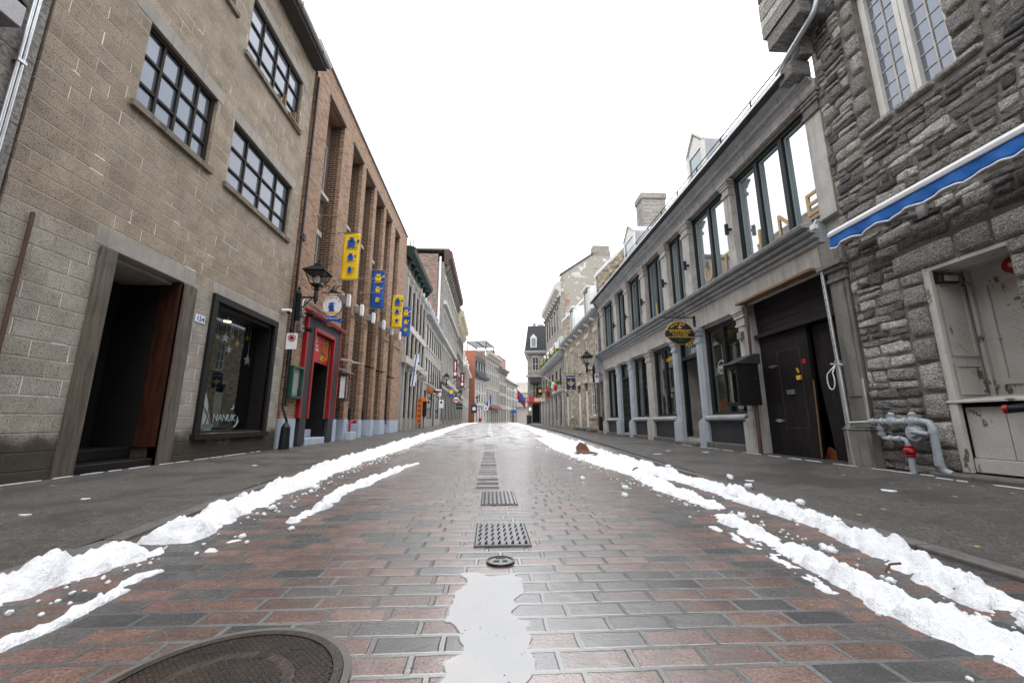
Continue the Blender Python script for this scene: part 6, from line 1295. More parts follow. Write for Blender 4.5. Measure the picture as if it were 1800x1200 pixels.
# ---------------------------------------------------------------- right side further on
def gable(t, F, u, d1, z1, m, slope=1.06, th=.3, dback=-4.2, zmin=4):
    """fire wall standing above the roof with a metal coping"""
    zt = z1+slope*(d1-dback)
    q = MB(F); q.prism([(d1, zmin), (d1, z1), (dback, zt), (dback-1, zt), (dback-1, zmin)], u-th/2, u+th/2); w = q.build('fire_wall', G[m], t)
    q = MB(F); q.prism([(d1+.08, z1-.02), (d1+.08, z1+.09), (dback, zt+.14), (dback, zt+.02)], u-th/2-.05, u+th/2+.05); q.build('coping', G['zinc'], w)
def right_rest():
    F = RF
    t = bldg('stone_house', 'buff rubble stone house with white casements and metal dormer roof', F, 20.3)
    facade(t, F, 16.25, 24.3, 5.05, 'rubw', [(3.05, 4.45, [(16.35, 17.0), (17.95, 18.6), (19.75, 20.4), (21.6, 22.25), (23.2, 23.8)], 'w'), (.85, 2.3, [(17.2, 17.9)], 'w'), (.85, 2.3, [(21.9, 22.6)], 'w'), (.35, 2.4, [(18.5, 19.1), (20.0, 20.7), (23.2, 23.9)], 'd', 'white')], depth=7, fm='white', cols=2, rows=3, fw=.07, lint=.2, rev=.1, gl='gblue')
    q = MB(F); q.box(16.28, 16.85, -.1, .02, .4, 2.3); q.build('iron_gate', G['gatesteel'], t)
    q = MB(F)
    for a, c in ((18.45, 19.15), (19.95, 20.75), (17.1, 18.0)): q.box(a, c, .0, .3, .0, gz(a)+.2)
    q.build('step', G['granite'], t, bevel=.02)
    cornice(t, F, 16.2, 24.4, 5.05, [(.08, 0), (.1, .08), (.28, .12), (.3, .17), (.3, .26), (.24, .26)], 'zincd', 7, 'sign', .12, .24)
    q = MB(F); q.prism([(.24, 5.32), (-3.2, 8.8), (-7, 8.8), (-7, 5)], 16.4, 24.3); q.build('roof', G['zinc'], t)
    gable(t, F, 16.3, -.05, 6.78, 'rubw', dback=-2.2); gable(t, F, 24.4, -.05, 6.8, 'rubw', dback=-2.4)
    for u, dx in ((19.0, 0), (22.6, 0)):
        q = MB(F); q.prism([(-.25, 5.7), (-.25, 7.1), (-2, 7.5), (-2, 5.7)], u-.5, u+.5); dm = q.build('dormer', G['zinc'], t)
        q = MB(F); q.box(u-.55, u+.55, -.32, -.1, 7.05, 7.15).box(u-.5, u-.38, -.26, -.2, 5.75, 7.05).box(u+.38, u+.5, -.26, -.2, 5.75, 7.05); q.build('window_frame', G['white'], dm)
        q = MB(F); q.box(u-.38, u+.38, -.26, -.23, 5.75, 7.0); q.build('pane', G['glass'], dm)
    q = MB(F); q.box(24.0, 24.9, -2.6, -1.7, 6, 9.2); q.build('chimney', G['rubw'], t)
    # grey rendered house with flower boxes
    t = bldg('flower_house', 'low grey stone house with flowers in its dormer windows', F, 29.7)
    w = spread(24.8, 34.8, 6, .75)
    facade(t, F, 24.5, 35, 4.6, 'ashlar', [(2.9, 4.0, w, 'w'), (.7, 2.2, w[1::2], 's', 'navy'), (.45, 2.2, w[0::2], 'd')], depth=7, fm='dgrey', cols=1, rows=2)
    strip(t, F, 'shop_cornice', 24.5, 35, .25, 2.45, 2.65, 'stone')
    for k in range(7): strip(t, F, 'pilaster', 24.6+k*1.7, 24.85+k*1.7, .1, .3, 2.45, 'pale')
    q = MB(F); q.prism([(-.05, 4.6), (.3, 4.65), (.4, 4.75), (.4, 4.9), (-3.4, 8.4), (-7, 8.4), (-7, 4.6)], 24.5, 35); q.build('roof', G['zincd'], t)
    gable(t, F, 29.0, -.3, 6.0, 'rubw', dback=-2.4); gable(t, F, 35, -.1, 5.9, 'rubw', dback=-3.0)
    fl = [(.7, .04, .03), (.8, .5, .02)]
    for k, u in enumerate((26, 28.0, 30.2, 32.0, 33.8)):
        q = MB(F); q.prism([(.0, 5.0), (.0, 6.1), (-1.6, 6.4), (-1.6, 5.0)], u-.4, u+.4); dm = q.build('dormer', G['white'], t)
        q = MB(F); q.box(u-.26, u+.26, -.01, .02, 5.2, 5.95); q.build('pane', G['glass'], dm)
        n = thing('flower_box', 'box of red and yellow flowers on '+['the nearest dormer', 'the second dormer', 'the middle dormer', 'the fourth dormer', 'the farthest dormer'][k]+' of the flower house', 'flower box', F(u, .2, 4.9), 0, 'flower boxes on the dormers')
        q = MB(F); q.box(u-.4, u+.4, .05, .3, 4.92, 5.05); q.build('box', G['brown'], n)
        q = MB(F)
        for j in range(40): q.ball((u+random.uniform(-.4, .4), .17+random.uniform(-.15, .2), 5.08+random.uniform(0, .25)), .05, n=6)
        q.build('leaves', G['flagg'], n)
        for m in ('yel', 'redp'):
            q = MB(F)
            for j in range(8): q.ball((u+random.uniform(-.4, .4), .2+random.uniform(-.1, .25), 5.12+random.uniform(0, .2)), .04, n=6)
            q.build('flowers', G[m], n)
    for k, u in enumerate((25.6, 27.3, 29.0)):
        n = thing('hanging_basket', 'small flower basket under '+['the nearest upper window', 'the second upper window', 'the third upper window'][k]+' of the flower house', 'flower basket', F(u, .2, 2.9), 0, 'flower baskets on the wall')
        q = MB(F)
        for j in range(24): q.ball((u+random.uniform(-.2, .2), .2+random.uniform(-.12, .15), 3.0+random.uniform(-.1, .2)), .06, n=6)
        q.build('leaves', G['flagg'], n)
        q = MB(F)
        for j in range(8): q.ball((u+random.uniform(-.2, .2), .25+random.uniform(-.1, .15), 3.05+random.uniform(-.1, .2)), .06, n=6)
        q.build('flowers', G[('orange', 'redp', 'pink')[k]], n)
    # tall building with patched gable behind
    H = Frame((8.2, 0, 0), (0, 1, 0), (-1, 0, 0))
    t = bldg('gable_building', 'tall stone building with patched grey render gable above the low houses', H, 52)
    w = spread(46.8, 58, 5, 1.1)
    facade(t, H, 46, 58.5, 15.6, 'rubg', [(11.8, 14.6, w, 'w'), (7.6, 10.2, w, 'w'), (1, 3.4, w, 's')], depth=6, fm='dgrey', cols=2, rows=2, lint=.3)
    q = MB(W); q.slab([(8.25, 0), (13.2, 0), (14.6, 21.2), (12.6, 21.2), (12.3, 20.7), (8.5, 18.2), (8.25, 17.5)], 45.6, 45.99)
    q.build('gable_wall', G['plaster'], t)
    q = MB(W); q.slab([(8.2, 17.9), (12.35, 20.75), (12.35, 20.95), (8.2, 18.1)], 45.5, 46.2); q.build('coping', G['soffit'], t)
    q = MB(W); q.box(12.4, 14.4, 45.58, 46.8, 20.6, 21.9); q.build('chimney', G['rubg'], t)
    q = MB(W); q.box(8.16, 8.75, 45.5, 46.1, 0, 15.9); q.build('quoin', G['rubg'], t)
    cornice(t, H, 45.4, 58.6, 15.3, [(.15, 0), (.2, .5), (.6, .9), (.65, 1.5), (.2, 1.8)], 'pale', 9, 'stoned', .8, .5)
    # corner building with slate mansard facing down the street
    a = radians(8); K = Frame((5.7, 62, 0), (cos(a), -sin(a), 0), (-sin(a), -cos(a), 0))
    t = bldg('corner_house', 'stone corner house with slate mansard, black and red awnings facing down the street', K, 1.5)
    facade(t, K, 0, 5, 10.9, 'ashlar', [(8.4, 10.5, [(.75, 1.75)], 'w'), (4.0, 6.6, [(.75, 1.75)], 'w'), (.5, 3.4, [(.7, 1.8)], 'd', 'dark')], depth=8, fm='white', cols=2, rows=2, lint=.3)
    for z, d in ((7.4, .35), (3.75, .4), (11.0, .3)): strip(t, K, 'string_course', -.3, 5, d, z, z+.25, 'stone')
    q = MB(K); q.plate([(-.5, .45), (5, .45), (5, -8), (-.5, -8)], 11.2, 11.5); q.build('eave', G['zincd'], t)
    q = MB(K)
    P0 = [(-.4, .3), (5, .3), (5, -8), (-.4, -8)]; P1 = [(.1, -.3), (5, -.3), (5, -8), (.1, -8)]
    q.add([q.p(x, d, 11.5) for x, d in P0]+[q.p(x, d, 15.6) for x, d in P1], [(0, 1, 2, 3), (7, 6, 5, 4), (0, 1, 5, 4), (1, 2, 6, 5), (2, 3, 7, 6), (3, 0, 4, 7)]); q.build('roof', G['slate'], t)
    q = MB(K); q.slab([(.5, 12), (1.5, 12), (1.5, 13.6), (1, 14.2), (.5, 13.6)], -.4, .32); dm = q.build('dormer', G['white'], t); q = MB(K); q.box(.68, 1.32, .32, .35, 12.2, 13.5); q.build('pane', G['gblue'], dm)
    q = MB(K); q.box(.8, 1.3, -3, -2.5, 15.6, 16.6); q.box(1.6, 2.6, -3, -2.2, 15.6, 16.3); q.rod((1.2, -2.6, 16.4), (1.2, -2.6, 17.8), .03); q.build('roof_plant', G['gutter'], t)
    for z0, z1, m, lb, u0, u1 in ((6.2, 7.3, 'awnb', 'black awning over the middle window of the corner house', .4, 2.1), (3.3, 4.4, 'awnr', 'red awning over the dark doorway of the corner house', .2, 2.2)):
        n = thing('awning', lb, 'awning', K((u0+u1)/2, .3, z0)); q = MB(K); q.prism([(.45, z1), (1.25, z0+.25), (1.25, z0), (1.2, z0), (1.2, z0+.22), (.45, z1-.08)], u0, u1); q.build('canvas', G[m], n)
    for k, u in enumerate((.35, 2.2)):
        n = thing('carriage_lamp', 'small warm lit lamp '+['left', 'right']
                  [k]+' of the dark doorway of the corner house', 'wall lamp', K(u, .15, 2.4), 0, 'lit lamps by the corner doorway')
        q = MB(K); q.lathe((u, .2, 2.3), [(.06, 0), (.13, .08), (.13, .3), (.04, .4)], 10); q.build('globe', G['bulb'], n, smooth=True); q = MB(K); q.box(u-.05, u+.05, 0, .15, 2.4, 2.5); q.build('bracket', G['black'], n)
    q = MB(K)
    for k in range(3): q.box(.5-.1*k, 2.0+.1*k, .0, .9-.3*k if k else .9, .1+.13*k, .1+.13*(k+1))
    q.build('step', G['granite'], t)
    # signs and furniture along this side
    lantern(F, 15.95, .62, 2.92, 'black wall lantern between shopfront building and buff stone house', True, .9, .35)
    n = cross_sign(F, 15.9, .16, .33, 2.14, 2.49, 'white no stopping plate with red ring beside the buff stone house', None, .006, 'sign', 'parking_sign', False)
    q = MB(F); q.prism(disc(.245, 2.39, .065), 15.892, 15.896); q.build('ring', G['redp'], n); q = MB(F); q.prism(disc(.245, 2.39, .048), 15.889, 15.892); q.build('ring_face', G['sign'], n); q = MB(F); q.prism(disc(.245, 2.39, .036, 8), 15.886, 15.889); q.build('symbol', G['ink'], n)
    s_ = cross_sign(F, 19, .46, .9, 2.1, 2.77, 'navy sign with gold fleur de lis hanging from the buff stone house', None, .04, 'navy', round_=False, edge='gutter', arm=True, armz=2.87, armd=1.0)
    c = .68; scatter_face(F, s_, 'fleur_de_lis', [[(c-.03, 2.25), (c+.03, 2.25), (c+.07, 2.42), (c, 2.58), (c-.07, 2.42)], [(c+.05, 2.33), (c+.15, 2.38), (c+.16, 2.48), (c+.1, 2.46)], [(c-.05, 2.33), (c-.15, 2.38), (c-.16, 2.48), (c-.1, 2.46)], [(c-.1, 2.3), (c+.1, 2.3), (c+.1, 2.33), (c-.1, 2.33)]], 18.978, 'tan')
    face(F, s_, 'MAISON', .1, 18.976, c, 2.67, 'sign')
    scatter_face(F, s_, 'label', [[(c-.05, 2.13), (c+.05, 2.13), (c+.05, 2.17), (c-.05, 2.17)]], 18.978, 'sign')
    s_ = cross_sign(F, 25, .7, 1.15, 2.0, 2.6, 'round carved brown shield sign with red top on flower house', None, .05, 'brown', edge='gold', arm=True, armd=1.2)
    scatter_face(F, s_, 'emblem', [[(.85, 2.15), (1.0, 2.15), (1.02, 2.45), (.83, 2.45)]], 24.97, 'navy'); scatter_face(F, s_, 'crest', [[(.62, 2.62), (1.22, 2.62), (1.1, 2.72), (.75, 2.72)]], 24.97, 'redp')
    s_ = cross_sign(F, 29.5, .5, 1.3, 2.05, 2.3, 'cream arched wooden sign hanging from the flower house', None, .05, 'cream', round_=False, arm=True, armd=1.35)
    n = thing('street_flag', 'green white and red flag on a slanted pole at the flower house', 'flag', F(22.5, .05, 2.4), 0)
    q = MB(F); q.rod((22.5, 0, 2.1), (22.5, 1.5, 3.1), .02); q.build('pole', G['pale'], n)
    for k, m in enumerate(('flagr', 'flagw', 'flagg')):
        q = MB(F); N_ = 6
        for j in range(N_):
            for i in range(3):
                def P(a, c, off): x = .75+.16*(k+a/3); return (22.5+.05*sin(c*1.2+x*9)+off, x+.05*c/N_, 2.36+.66*x-.36*.66-c*.06-.03*sin(x*12))
                q.quad(P(i, j, 0), P(i+1, j, 0), P(i+1, j+1, 0), P(i, j+1, 0))
        o = q.build('stripe', G[m], n, smooth='all', merge=True); so_ = o.modifiers.new('thick', 'SOLIDIFY'); so_.thickness = .01
    n = thing('clock_sign', 'black standing clock sign with yellow dial near the corner house', 'clock sign', (6.75, 55, .36))
    q = MB(W); q.rod((6.75, 55, .3), (6.75, 55, 4.6), .06); q.build('post', G['black'], n); q = MB(W); q.box(6.2, 7.3, 54.9, 55.1, 3.6, 5.2); q.build('case', G['black'], n)
    q = MB(W); q.slab(disc(6.75, 4.75, .22), 54.86, 54.9); q.build('dial', G['yel'], n); q = MB(W); q.box(6.35, 7.15, 54.88, 54.9, 3.75, 4.2); q.build('panel', G['brown'], n); q = MB(W); q.box(6.4, 7.1, 54.88, 54.92, 3.3, 3.55); q.build('label', G['sign'], n)
    n = thing('litter_bin', 'dark grey litter bin on the pavement before the corner house', 'litter bin', (4.9, 41, .42))
    q = MB(W); q.lathe((4.9-1.0, 41, .4), [(.2, 0), (.24, .05), (.27, .75), (.29, .78), (.29, .84), (.24, .86)], 14); q.build('body', G['dgrey'], n, smooth=True)
right_rest()
# ---------------------------------------------------------------- ground
def lerp_tab(tab, y):
    if y <= tab[0][0]: return tab[0][1]
    for (a, va), (b, vb) in zip(tab, tab[1:]):
        if y <= b: return va+(vb-va)*(y-a)/(b-a)
    return tab[-1][1]
KL = [(1.0, -1.86), (2.2, -1.84), (4, -2.1), (7, -2.3), (17, -2.6), (35, -2.8), (60, -2.9)]
KR = [(1.0, 1.98), (2.5, 2.08), (5, 2.32), (10, 2.7), (17, 3.05), (35, 3.4), (60, 3.6)]
YS = [-14, -6, -2, 0, 1, 2, 3, 4, 5, 6, 8, 10, 12, 15, 18, 22, 26, 30, 35, 40, 44, 47, 52, 60, 70, 80]
def sheet(name, xs, ys, zf, mat, kind='structure'):
    me = bpy.data.meshes.new(name); V = []; n = None
    for y in ys:
        r = xs(y); n = len(r); V += [(x, y, zf(x, y)) for x in r]
    F_ = [(j*n+i, j*n+i+1, (j+1)*n+i+1, (j+1)*n+i) for j in range(len(ys)-1) for i in range(n-1)]
    me.from_pydata(V, [], F_); me.materials.append(mat); o = put(name, me); o['kind'] = kind; return o
def ground():
    sheet('ground', lambda y: (-500, 0, 500), (-500, 0, 500), lambda x, y: -.45, G['asphalt'])
    sheet('road', lambda y: ((-4.3, -2, 0, 2, 4.7) if y < 46 else (-9, -3, 0, 8, 22)), YS[:21]+[45.9, 46.1]+YS[21:]+[100, 160], lambda x, y: gz(y), G['road'])
    def crv(tab, wall, s):
        def xs(y): k = lerp_tab(tab, y); return (wall, (wall+k)/2, k-.1*s, ) if s > 0 else (k+.1, (wall+k)/2, wall)
        return xs
    zf = lambda x, y: gz(y)+.015+.065*sm(1.9, 4.2, abs(x))
    sheet('pavement', lambda y: (XL-.25, XL+.6, -3, lerp_tab(KL, y)-.09), YS[:-2]+[78], zf, G['asphalt'])
    sheet('pavement', lambda y: (lerp_tab(KR, y)+.09, 3.5, XR-.5, XR+.25), YS[:-3]+[62], zf, G['asphalt'])
    for tab, s in ((KL, -1), (KR, 1)):
        q = MB(W); k = 0; y = -4.0
        while y < 60:
            L_ = min(1.1+.3*random.random(), 60-y) if y < 25 else 6
            x0, x1 = lerp_tab(tab, y), lerp_tab(tab, y+L_-.012); g0, g1 = gz(y), gz(y+L_); w = .095*s; hz = .02+random.uniform(-.004, .004)
            P = [Vector(p) for p in ((x0, y, g0-.1), (x0+w, y, g0-.1), (x1+w, y+L_-.012, g1-.1), (x1, y+L_-.012, g1-.1), (x0, y, g0+hz), (x0+w, y, g0+hz), (x1+w, y+L_-.012, g1+hz), (x1, y+L_-.012, g1+hz))]
            q.add(P, [(0, 1, 2, 3), (4, 7, 6, 5), (0, 4, 5, 1), (1, 5, 6, 2), (2, 6, 7, 3), (3, 7, 4, 0)]); y += L_
        o = q.build('kerb', G['granite'], bevel=.008); o['kind'] = 'structure'
ground()
# ---------------------------------------------------------------- slushy snow banks
def fbm(x, y, s, sc): return noise.fractal(Vector((x*sc, y*sc, s)), 1.0, 2.1, 5)
def lump(x, y, s, sc):
    d = noise.voronoi(Vector((x*sc, y*sc, s)))[0]; return max(0, 1-(d[0]*1.55)**2)
def bank(label, ctr, hw, H, y0, y1, seed, gap=None, fine=.011):
    ys = [y0]
    while ys[-1] < y1: ys.append(ys[-1]+max(fine, fine*ys[-1]/2.2))
    V = []; hs = []; n = 0
    cols = 34
    for y in ys:
        c, w, h0 = lerp_tab(ctr, y), lerp_tab(hw, y), lerp_tab(H, y)*(1+.55*noise.noise(Vector((y*3.1, seed, 11)))+.25*noise.noise(Vector((y*8, seed, 13))))
        c += .05*noise.noise(Vector((y*1.7, seed, 0)))+.03*noise.noise(Vector((y*5, seed, 3)))
        ww = .78*w*(1+.3*noise.noise(Vector((y*2.3, seed, 7)))+.15*noise.noise(Vector((y*9, seed, 5))))
        e = min(1, (y-y0)/.06, (y1-y)/.06) if y1 < 40 else 1
        if gap: e = min(e, gap(y))
        n = cols+1
        for i in range(n):
            x = c+(2*i/cols-1)*w*1.6; t = (x-c)/ww
            f = max(-.25, 1-t*t*1.0)
            f = f**.7 if f > 0 else f
            h = h0*f*(.8+.55*fbm(x, y, seed, 3.2)) if f > 0 else h0*f
            A_ = min(1.15, .25+h0/.085)
            if f > -.2: h += A_*(.03*fbm(x, y, seed+9, 9)+.04*(lump(x, y, seed, 9)-.4)*max(0, min(1, f+.2))+.026*(lump(x, y, seed+3, 19)-.4)*max(0, min(1, f+.35))+.012*(lump(x, y, seed+5, 40)-.4)+.009*fbm(x, y, seed+2, 34))
            h = h*.8-.005+.013*fbm(x, y, seed+4, 24)*(1-max(0, min(1, f)))
            h -= (1-e)*.16
            hs.append(h); V.append((x, y, gz(y)+max(h, -.012)))
    F_ = []
    for j in range(len(ys)-1):
        for i in range(n-1):
            q = (j*n+i, j*n+i+1, (j+1)*n+i+1, (j+1)*n+i)
            if max(hs[k] for k in q) > .001: F_.append(q)
    me = bpy.data.meshes.new('snow'); me.from_pydata(V, [], F_)
    bm = bmesh.new(); bm.from_mesh(me); bmesh.ops.delete(bm, geom=[v for v in bm.verts if not v.link_faces], context='VERTS'); bm.to_mesh(me); bm.free()
    me.materials.append(G['snow']); me.shade_smooth()
    o = put('snow', me); tag(o, label, 'snow', None, 'stuff'); return o
bank('long lumpy white snow bank along the left pavement edge', [(1.2, -1.76), (1.7, -1.72), (2.1, -1.66), (2.6, -1.66), (3.2, -1.76), (5, -2.0), (7, -2.08), (13, -2.28), (30, -2.45), (70, -2.6)], [(1, .17), (2.5, .17), (5, .25), (12, .36), (40, .45)], [(1, .085), (1.9, .075), (2.5, .09), (4, .1), (10, .12), (40, .12)], .9, 74, 1.3, lambda y: min(1, abs(y-2.2)/.07))
bank('thin wet strip of snow inside the left bank nearest the viewer', [(1.2, -1.31), (1.5, -1.31), (1.75, -1.36), (1.95, -1.33)], [(1, .034), (2, .04)], [(1, .026), (1.9, .03)], 1.18, 1.93, 4.1)
bank('small snow patch between the thin left strip and middle patch', [(2, -1.33), (2.4, -1.27)], [(2, .04), (2.4, .035)], [(2, .022), (2.4, .024)], 2.05, 2.4, 5.1, lambda y: min(1, abs(y-2.2)/.06))
bank('narrow snow patch on the pavers inside the left bank', [(2.6, -1.18), (3.1, -1.22), (3.9, -1.29), (4.6, -1.22), (6.2, -1.08)], [(2.6, .05), (3.3, .095), (4.6, .1), (6.2, .05)], [(2.6, .03), (3.3, .05), (4.6, .05), (6.2, .025)], 2.6, 6.2, 8.8)
bank('long lumpy white snow bank along the right pavement edge', [(.9, 1.66), (1.3, 1.7), (1.6, 1.76), (1.83, 1.83), (2.5, 2.0), (3.7, 2.04), (5, 2.02), (7, 2.0), (12, 2.14), (20, 2.35), (35, 2.7), (70, 3.0)], [(1, .13), (2.5, .15), (4.5, .2), (8, .3), (20, .4), (40, .5)], [(1, .08), (2, .085), (3, .075), (6, .09), (12, .1), (40, .12)], .85, 60, 12.2)
bank('ragged slushy snow strip on the pavers inside the right bank', [(.85, 1.42), (1.15, 1.4), (1.4, 1.34), (1.86, 1.42), (2.3, 1.48), (2.75, 1.55)], [(.9, .18), (1.2, .16), (1.6, .12), (2.75, .1)], [(.9, .055), (1.5, .05), (2.75, .042)], .85, 2.78, 17.7)
bank('thin grey slush line left of the ragged right snow strip', [(1.4, 1.22), (1.9, 1.28), (2.5, 1.33)], [(1.4, .03), (2, .035), (2.5, .04)], [(1.4, .011), (2.5, .013)], 1.45, 2.5, 23.7)
bank('broad thin snow patch on pavers beside the brown cardboard', [(2.9, 1.6), (3.6, 1.6), (4.6, 1.7), (6, 1.65), (9, 1.6), (14, 1.8)], [(2.9, .1), (3.6, .16), (4.6, .16), (6, .25), (9, .3), (14, .3)], [(2.9, .04), (4, .06), (6, .04), (9, .05), (14, .04)], 2.85, 14, 31.1)
def crumbs():
    q = MB(W); random.seed(11)
    def clump(x, y, r):
        z = gz(y)+(.03 if (x < lerp_tab(KL, y) or x > lerp_tab(KR, y)) else 0); s = random.random()*9; n = 9; m = 5; V = []
        for i in range(m+1):
            for k in range(n):
                a = pi*i/m; d = Vector((sin(a)*cos(2*pi*k/n), sin(a)*sin(2*pi*k/n), cos(a))); f = r*(1+.45*noise.noise(d*1.8+Vector((s, s, s))))
                V.append(Vector((x, y, z+r*.3))+Vector((d.x*f, d.y*f, d.z*f*.8)))
        q.add(V, [(i*n+k, i*n+(k+1) % n, (i+1)*n+(k+1) % n, (i+1)*n+k) for i in range(m) for k in range(n)])
    for x, y, r in ((-1.55, 2.02, .014), (-1.12, 2.5, .018), (-1.3, 2.35, .02), (-1.86, 3.35, .05), (-1.93, 3.45, .04), (-2.0, 3.55, .035), (2.47, 4.2, .036), (2.43, 4.12, .025), (2.35, 5.4, .045), (2.28, 5.2, .035), (1.95, 3.3, .045), (2.2, 2.9, .034), (2.28, 3.6, .036), (1.62, 2.02, .02), (1.25, 1.62, .015), (1.7, 1.65, .015), (1.1, 3.4, .03), (.98, 4.4, .03), (1.0, 5.2, .04)): clump(x, y, r)
    for k in range(620):
        y = 1.0+random.random()**1.8*10; sd = random.choice((-1, 1)); x = (lerp_tab([(1, -1.5), (2.5, -1.46), (5, -1.72), (12, -1.95)], y)+random.gauss(0, .09) if sd < 0 else lerp_tab([(1, 1.5), (2.5, 1.62), (3.5, 1.5), (6, 1.42), (12, 1.5)], y)+random.gauss(0, .13)); clump(x, y, random.uniform(.0025, .0085)*(1+y*.12)*(random.uniform(1.8, 3.4) if random.random() < .11 else 1))
    o = q.build('snow', G['snow'], smooth='all', loc=(0, 0, 0)); tag(o, 'loose snow crumbs scattered on the pavers beside the banks', 'snow', None, 'stuff')
    # snow lines against the walls and small bits
    q = MB(W)
    def flat(x, y, a, b, h=.006, n=14):
        s = random.random()*9; P = []
        z = gz(y)+.015+.065*sm(1.9, 4.2, abs(x))+.002
        for k in range(n): t = 2*pi*k/n; f = 1+.5*noise.noise(Vector((cos(t)*1.3+s, sin(t)*1.3, s))); P.append((x+a*f*cos(t), y+b*f*sin(t)))
        q.plate(P, z, z+h)
    for x, y, a, b in ((-2.95, 3.26, .03, .02), (-2.83, 2.76, .04, .014), (3.2, 3.23, .05, .05), (2.55, 4.0, .04, .03), (3.71, 6.98, .05, .04), (2.9, 7.04, .07, .04), (3.3, 7.5, .05, .03), (-3.0, 5.5, .03, .03)): flat(x, y, a, b)
    y = 3.5
    while y < 7.5: l = random.uniform(.05, .3); flat(-4.03+random.uniform(-.01, .01), y, .008, l*.5, .008); y += l*random.uniform(1, 1.5)
    y = 2.6
    while y < 9: l = random.uniform(.05, .3); flat(4.3-.012*random.random()-(.12 if y < 3.9 else 0), y, .009, l*.5, .008); y += l*random.uniform(1.1, 2.)
    o = q.build('snow', G['snow']); tag(o, 'thin flat scraps of snow on the pavements and wall foot', 'snow', None, 'stuff')
crumbs()
# ---------------------------------------------------------------- drains and litter
def drains():
    x, y, r = -.612, 1.065, .264
    n = thing('manhole_cover', 'large round ribbed iron manhole cover in the near left pavers', 'manhole cover', (x, y, .004))
    def ring(q, r0, r1, z0, z1, m=64):
        for k in range(m):
            a, b = 2*pi*k/m, 2*pi*(k+1)/m
            P = [Vector((x+rr*cos(t), y+rr*sin(t), z)) for z in (z0, z1) for t in (a, b) for rr in (r0, r1)]
            q.add(P, [(0, 1, 3, 2), (4, 6, 7, 5), (0, 4, 5, 1), (2, 3, 7, 6), (0, 2, 6, 4), (1, 5, 7, 3)])
    q = MB(W); ring(q, r+.006, r+.024, 0, .009); q.build('mortar_ring', G['granite'], n, merge=True)
    q = MB(W); ring(q, r-.018, r+.004, 0, .011); q.build('rim', G['iron'], n, merge=True)
    q = MB(W); q.cone((x, y, -.01), (x, y, .009), r-.02, r-.02, 64); q.build('cover', G['iron'], n)
    q = MB(W)
    for a in (60, 125, 200, 300): a = radians(a); q = MB(W); q.box(x+.2*cos(a)-.014, x+.2*cos(a)+.014, y+.2*sin(a)-.008, y+.2*sin(a)+.008, .0091, .0098); q.build('pick_hole', G['ink'], n)
    q = MB(W); q.box(x+.03-.016, x+.03+.016, y+.13, y+.155, .0091, .0098); q.build('pick_hole', G['ink'], n)
    for (x0, x1, y0, y1), lb in (((-.065, .2, 2.13, 2.55), 'square iron drain grate in the middle of road nearest the viewer'), ((-.055, .2, 3.13, 3.66), 'second square iron drain grate farther up the road')):
        z = gz(y0)+.004; n = thing('drain_grate', lb, 'drain grate', ((x0+x1)/2, (y0+y1)/2, z), 0, 'drain grates along the road centre')
        q = MB(W)
        for a, b, c, d in ((x0-.01, x1+.01, y0-.012, y0), (x0-.01, x1+.01, y1, y1+.012), (x0-.01, x0, y0, y1), (x1, x1+.01, y0, y1)): q.box(a, b, c, d, z-.01, z+.006)
        q.build('frame', G['wetiron'], n, bevel=.003)
        q = MB(W); q.box(x0, x1, y0, y1, z-.012, z-.001); q.build('pit', G['dark'], n)  # near-black plate over the road, its colour standing in for the pit's shade
        q = MB(W); m = 8
        for k in range(m+1):
            u = x0+(x1-x0)*k/m; q.box(u-.009, u+.009, y0, y1, z, z+.006)
            if k < m:
                for j in range(5): yy = y0+(y1-y0)*(j+.5+(.25 if k % 2 else 0))/5; q.box(u+.009, u+.016, yy-.02, yy+.02, z, z+.005); q.box(u+(x1-x0)/m-.016, u+(x1-x0)/m-.009, yy+.01, yy+.05, z, z+.0045)
        q.build('bars', G['wetiron'], n)
    x, y, r = .05, 1.905, .062; z = gz(y)+.003
    n = thing('valve_cover', 'small round valve cover in the road before the grate', 'valve cover', (x, y, z))
    q = MB(W); ring(q, r*.86, r, z-.005, z+.006, 32); q.build('rim', G['ironw'], n, merge=True)
    q = MB(W); q.cone((x, y, z-.006), (x, y, z+.003), r*.83, r*.83, 32); q.build('lid', G['wetiron'], n)
    q = MB(W); q.box(x-.02, x+.02, y+.028, y+.036, z+.003, z+.0045); q.box(x-.03, x-.005, y-.015, y-.01, z+.003, z+.0045).box(x-.03, x-.005, y-.003, y+.002, z+.003, z+.0045).box(x+.008, x+.03, y-.015, y-.01, z+.003, z+.0045).box(x+.008, x+.03, y-.003, y+.002, z+.003, z+.0045); q.build('lettering', G['ink'], n)
    # litter
    n = thing('cardboard_scrap', 'crumpled wet brown cardboard lying on the right snow bank', 'litter', (1.66, 7.5, gz(7.5)+.04))
    q = MB(W); z = gz(7.5)+.05
    A_ = [(1.56, 7.42, z), (1.8, 7.4, z+.02), (1.78, 7.62, z+.13), (1.66, 7.6, z+.17), (1.58, 7.58, z+.08)]
    q.add([Vector(p) for p in A_]+[Vector((p[0]+.01, p[1]+.03, p[2])) for p in A_], [(0, 1, 2, 3, 4), (9, 8, 7, 6, 5)]+[(i, (i+1) % 5, 5+(i+1) % 5, 5+i) for i in range(5)])
    q.add([Vector(p) for p in ((1.5, 7.42, z), (1.82, 7.4, z+.02), (1.9, 7.2, z+.0), (1.6, 7.2, z-.01))]+[Vector(p) for p in ((1.5, 7.42, z-.008), (1.82, 7.4, z+.012), (1.9, 7.2, z-.008), (1.6, 7.2, z-.018))], [(0, 1, 2, 3), (7, 6, 5, 4), (0, 4, 5, 1), (1, 5, 6, 2), (2, 6, 7, 3), (3, 7, 4, 0)])
    q.build('sheet', G['cardb'], n)
